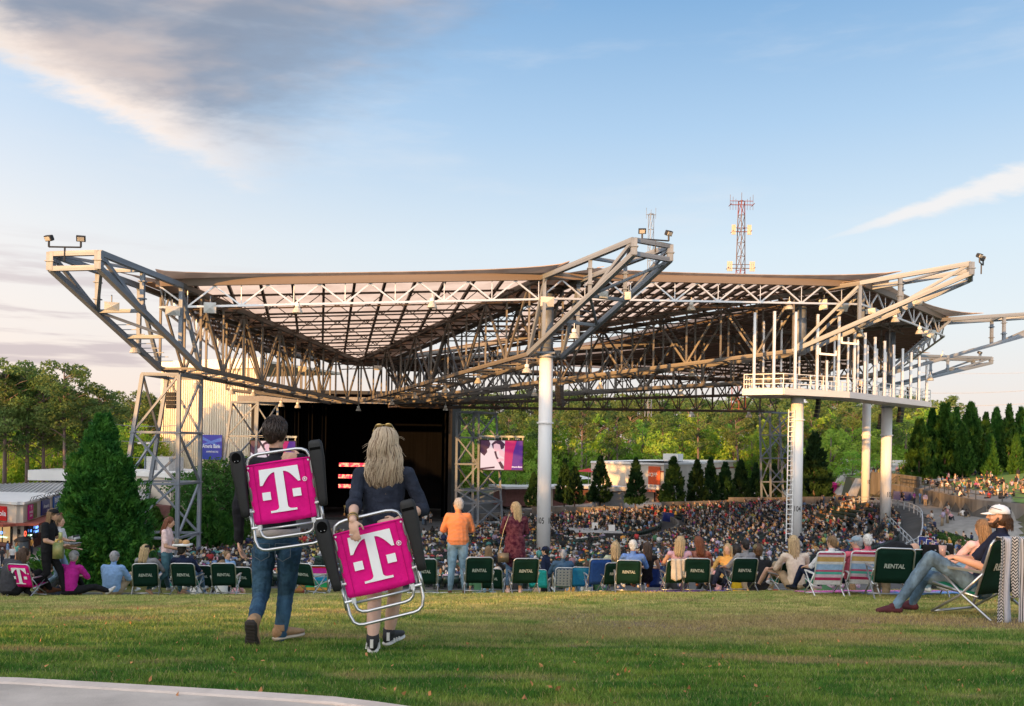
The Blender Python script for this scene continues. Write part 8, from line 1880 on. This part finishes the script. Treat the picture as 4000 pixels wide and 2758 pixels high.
# seating bowl: rows of seats curving round the stage
ROW0, ROW1, DR_ = 18.0, 69.5, 1.12
SEATC = mat('dark_green_theatre_seat', (.012,.030,.024), .35, var=.15, scale=.5, spec=.5)
SEATG = mat('grey_folding_seat', (.16,.165,.17), .5, var=.1)
def seat_mesh():
    b = MB(); b.box((0,.0,.42), (.50,.46,.06)); b.box((0,-.24,.66), (.50,.06,.46), Matrix.Rotation(0, 4, 'X')); b.box((-.24,0,.22), (.04,.36,.44)); b.box((.24,0,.22), (.04,.36,.44)); b.box((0,-.235,.90), (.44,.075,.05)); return b.mesh('theatre_seat')
aisles = np.radians([-172,-150,-128,-106,-84,-62,-40,-18,4])
seats = []
r_ = ROW0
while r_ < ROW1:
    n_ = int(3.05*r_/.60)
    for i in range(n_):
        a = math.radians(-152)+3.05*(i+.5)/n_
        if np.min(np.abs(aisles-a))*r_ < .75: continue
        if 41.5 < r_ < 44.5: continue
        x, y = AP.x+r_*math.cos(a), AP.y+10+r_*math.sin(a)
        if y < 60.5 or x < -36: continue
        seats.append((x, y, r_, a))
    r_ += DR_
n_plain = len(seats)
rs_ = random.Random(77)
for _ in range(150):      # people spread over the far right lawn
    y = rs_.uniform(97, 150); x = float(right_wall_x(y))+1.5+abs(rs_.gauss(0, 9)); seats.append((x, y, 0, 0))
for _ in range(120):      # and gathered on the walkways at the right
    y = rs_.uniform(64, 96) if rs_.random() < .55 else rs_.uniform(135, 160); px = rs_.uniform(3600, 3800) if y < 100 else rs_.uniform(3200, 3600); seats.append((P(px, 2000, y).x, y, 1, 0))
S = np.array(seats); zf_ = H(S[:,0], S[:,1]); n_s = len(S)
# occupancy: full near the camera, emptier by the stage and in the upper right rows
nzx = np.sin(S[:,0]*.21+1.3)*np.sin(S[:,1]*.17+.5)+.6*np.sin(S[:,0]*.53+S[:,1]*.37)
px_ = CX+S[:,0]/S[:,1]*F
occp = .70+.16*nzx-.24*sst(S[:,1], 104, 132)-.35*sst(px_, 3050, 3400)*sst(S[:,1], 85, 110)
occp = np.clip(occp, .10, .92); occ = rng.random(n_s) < occp; occ[n_plain:] = True
visible = (px_ > 1050) & (px_ < 4050)
def face_a(x, y): return np.arctan2(-(AP.x-x), (AP.y+16-y))
rzs = face_a(S[:,0], S[:,1])
order = np.argsort(S[:,1]); near = [i for i in order if visible[i] and i < n_plain]
nearocc = set([i for i in near if occ[i]][:46])
for i in nearocc:
    c = pick(); crowd_person('seat', S[i,0], S[i,1], float(zf_[i])-.02, float(rzs[i])+RR.uniform(-.35,.35), 'audience member in a %s top seated in the nearest rows of the bowl' % c[1], 'audience seated in the nearest bowl rows', c[0])
smesh = seat_mesh(); smesh.materials.append(SEATC)
free = [i for i in near if not occ[i]][:280]
for i in free:
    o = bpy.data.objects.new('theatre_seat', smesh); COL.objects.link(o); o.location = (S[i,0], S[i,1], zf_[i]); o.rotation_euler = (0,0,rzs[i]); tag(o, 'empty dark green theatre seat in the curved rows', 'seat', 'empty theatre seats in the bowl')
done = set(free)
def tile(me_src, idx, scale=None):
    n = len(me_src.vertices); co = np.zeros(n*3); me_src.vertices.foreach_get('co', co); co = co.reshape(-1, 3)
    me_src.calc_loop_triangles(); t = np.zeros(len(me_src.loop_triangles)*3, np.int32); me_src.loop_triangles.foreach_get('vertices', t); t = t.reshape(-1, 3)
    a = rzs[idx]; c, s_ = np.cos(a)[:, None], np.sin(a)[:, None]
    X = co[None,:,0]*c-co[None,:,1]*s_+S[idx,0][:,None]; Y = co[None,:,0]*s_+co[None,:,1]*c+S[idx,1][:,None]; Z = co[None,:,2]+zf_[idx][:,None]
    V = np.stack([X, Y, Z], -1).reshape(-1, 3); T = (t[None]+np.arange(len(idx))[:,None,None]*n).reshape(-1, 3); return V, T
rest = np.array([i for i in range(n_plain) if i not in done])
zf_[n_plain:] -= np.where(S[n_plain:,2] > 0, 0, .38)
V, T = tile(smesh, rest); o = put('theatre_seats', npmesh('theatre_seats', V, T), SEATC); tag(o, 'curved rows of dark green theatre seats filling the bowl', 'seats', kind='stuff')
# the far crowd: small figures with head, hair, torso, arms and legs
def lo_fig(stand, seed):
    r = np.random.default_rng(seed); parts = []
    def bx(c, s, lab, top=1.0, sh=0):
        x, y, z = s; v = np.array([[(-1 if i & 1 else 1)*x/2*(top if i & 4 else 1), (-1 if i & 2 else 1)*y/2*(top if i & 4 else 1)+(sh if i & 4 else 0), (1 if i & 4 else -1)*z/2] for i in range(8)])+np.array(c)
        f = [(0,1,3),(0,3,2),(4,6,7),(4,7,5),(0,4,5),(0,5,1),(2,3,7),(2,7,6),(0,2,6),(0,6,4),(1,5,7),(1,7,3)]; parts.append((v, np.array(f), lab))
    def ico(c, r3, lab):
        p = (1+5**.5)/2; v = np.array([(-1,p,0),(1,p,0),(-1,-p,0),(1,-p,0),(0,-1,p),(0,1,p),(0,-1,-p),(0,1,-p),(p,0,-1),(p,0,1),(-p,0,-1),(-p,0,1)])/1.9*np.array(r3)+np.array(c)
        f = np.array([(0,11,5),(0,5,1),(0,1,7),(0,7,10),(0,10,11),(1,5,9),(5,11,4),(11,10,2),(10,7,6),(7,1,8),(3,9,4),(3,4,2),(3,2,6),(3,6,8),(3,8,9),(4,9,5),(2,4,11),(6,2,10),(8,6,7),(9,8,1)]); parts.append((v, f, lab))
    h = .95 if stand else .50; hx = r.uniform(-.04,.04)
    bx((0,-.03,h+.26), (.36,.22,.52), 1, 1.12, -.02); ico((0,-.02,h+.50), (.23,.12,.09), 1); bx((0,0,h), (.34,.24,.16), 3)
    ico((hx,.0,h+.70), (.085,.10,.12), 0); ico((hx,-.022,h+.725), (.10,.105,.115), 2)
    if seed % 2: bx((hx,-.085,h+.60), (.17,.07,.26), 2, 1.1)
    for s_ in (-1, 1):
        bx((s_*.23,.0,h+.32), (.09,.10,.30), 1); bx((s_*.20,.12,h+.16), (.075,.26,.075), 0)
        if stand: bx((s_*.09,0,.48), (.14,.16,.90), 3)
        else: bx((s_*.10,.22,h), (.14,.46,.14), 3); bx((s_*.10,.42,.25), (.11,.12,.5), 3)
    V = np.concatenate([p[0] for p in parts]); o = 0; Fs, L = [], []
    for v, f, l_ in parts: Fs.append(f+o); L += [l_]*len(v); o += len(v)
    return V, np.concatenate(Fs), np.array(L)
HC = np.array([(.04,.025,.015),(.015,.012,.01),(.12,.07,.035),(.38,.27,.14),(.35,.34,.33),(.09,.04,.02),(.5,.5,.5),(.05,.06,.12)]); SKC = np.array([(.50,.29,.19),(.46,.25,.16),(.22,.11,.07),(.56,.35,.26)]); PC_ = np.array([(.02,.025,.035),(.07,.11,.18),(.25,.2,.14),(.015,.015,.015)])
def crowd_mesh(idx, xy=None, stand_frac=.05):
    Vs, Ts, Cs = [], [], []; o = 0; figs = [lo_fig(False, q) for q in range(6)]+[lo_fig(True, q) for q in range(4)]
    fi = np.where((rng.random(len(idx)) < stand_frac) | (S[idx,2] == 1), rng.integers(6, 10, len(idx)), rng.integers(0, 6, len(idx)))
    for q in range(10):
        ii = idx[fi == q]; n = len(ii)
        if not n: continue
        V, T, L = figs[q]; a = rzs[ii]+rng.uniform(-.5,.5,n); c, s_ = np.cos(a)[:,None], np.sin(a)[:,None]; k = (.92+.14*rng.random(n))[:,None]
        lean = rng.uniform(-.10,.16,n)[:,None]*V[None,:,2]
        Xl = V[None,:,0]*k; Yl = (V[None,:,1]+lean)*k
        X = Xl*c-Yl*s_+S[ii,0][:,None]; Y = Xl*s_+Yl*c+S[ii,1][:,None]; Z = V[None,:,2]*k+zf_[ii][:,None]
        Vs.append(np.stack([X,Y,Z],-1).reshape(-1,3)); Ts.append((T[None]+np.arange(n)[:,None,None]*len(V)+o).reshape(-1,3)); o += n*len(V)
        top = np.array([t[0] for t in TOPS])[rng.choice(len(TOPS), n, p=TW)]*rng.uniform(.5,1.1,(n,1)); hc = HC[rng.choice(len(HC), n, p=[.26,.18,.14,.16,.10,.06,.05,.05])]; sk = SKC[rng.choice(4, n, p=[.4,.3,.1,.2])]; pc = PC_[rng.integers(0,4,n)]
        A = np.stack([sk, top, hc, pc], 1)[:, L, :]; Cs.append(A.reshape(-1,3))
    V, T, C = np.concatenate(Vs), np.concatenate(Ts), np.concatenate(Cs); me = npmesh('crowd', V, T); at = me.color_attributes.new('figure_colour', 'FLOAT_COLOR', 'POINT'); at.data.foreach_set('color', np.concatenate([np.clip(C,0,1), np.ones((len(C),1))], 1).astype(np.float32).ravel()); return me
m = bpy.data.materials.new('crowd_clothing'); m.use_nodes = True; k = NT(m.node_tree); at = k.n('ShaderNodeVertexColor', layer_name='figure_colour'); k.put(m.node_tree.nodes['Principled BSDF'].inputs['Base Color'], at.outputs[0]); m.node_tree.nodes['Principled BSDF'].inputs['Roughness'].default_value = .85
idx = np.array([i for i in range(n_s) if occ[i] and i not in nearocc])
o = put('crowd', crowd_mesh(idx), m); tag(o, 'dense seated concert crowd filling the curved rows of the bowl', 'crowd', kind='stuff')
# tiers: low risers under every fourth row and concrete aisle walls
for j, rr_ in enumerate((43.0,)):
    b = MB(); n = 60
    for i in range(n):
        a0, a1 = math.radians(-150)+2.7*i/n, math.radians(-150)+2.7*(i+1)/n; p0, p1 = (AP.x+rr_*math.cos(a0), AP.y+10+rr_*math.sin(a0)), (AP.x+rr_*math.cos(a1), AP.y+10+rr_*math.sin(a1))
        z = float(H(*p0)); rect_prism(b, p0, p1, z-.3, z+.75, .25)
    t = thing('row_divider', 'low curved concrete divider across the middle of the seating', 'wall', (AP.x, AP.y, 0)); o = b.build('divider_wall', RW, t); o.matrix_basis = Matrix.Translation((-AP.x,-AP.y,0))
def arc_rail(rr_, a0, a1, label, m_=GALVB, h=1.0):
    pts = []
    for i in range(25): a = math.radians(a0+(a1-a0)*i/24); x, y = AP.x+rr_*math.cos(a), AP.y+10+rr_*math.sin(a); pts.append((x, y, float(H(x, y))))
    railing('seating_railing', label, pts, h, 2.4, 2, m=m_, r=.04)
arc_rail(70.8, -48, 8, 'pale curved railing round the top of the right seating block'); arc_rail(44.4, -120, -10, 'dark curved railing along the cross aisle in the seating', RAILM, .9)
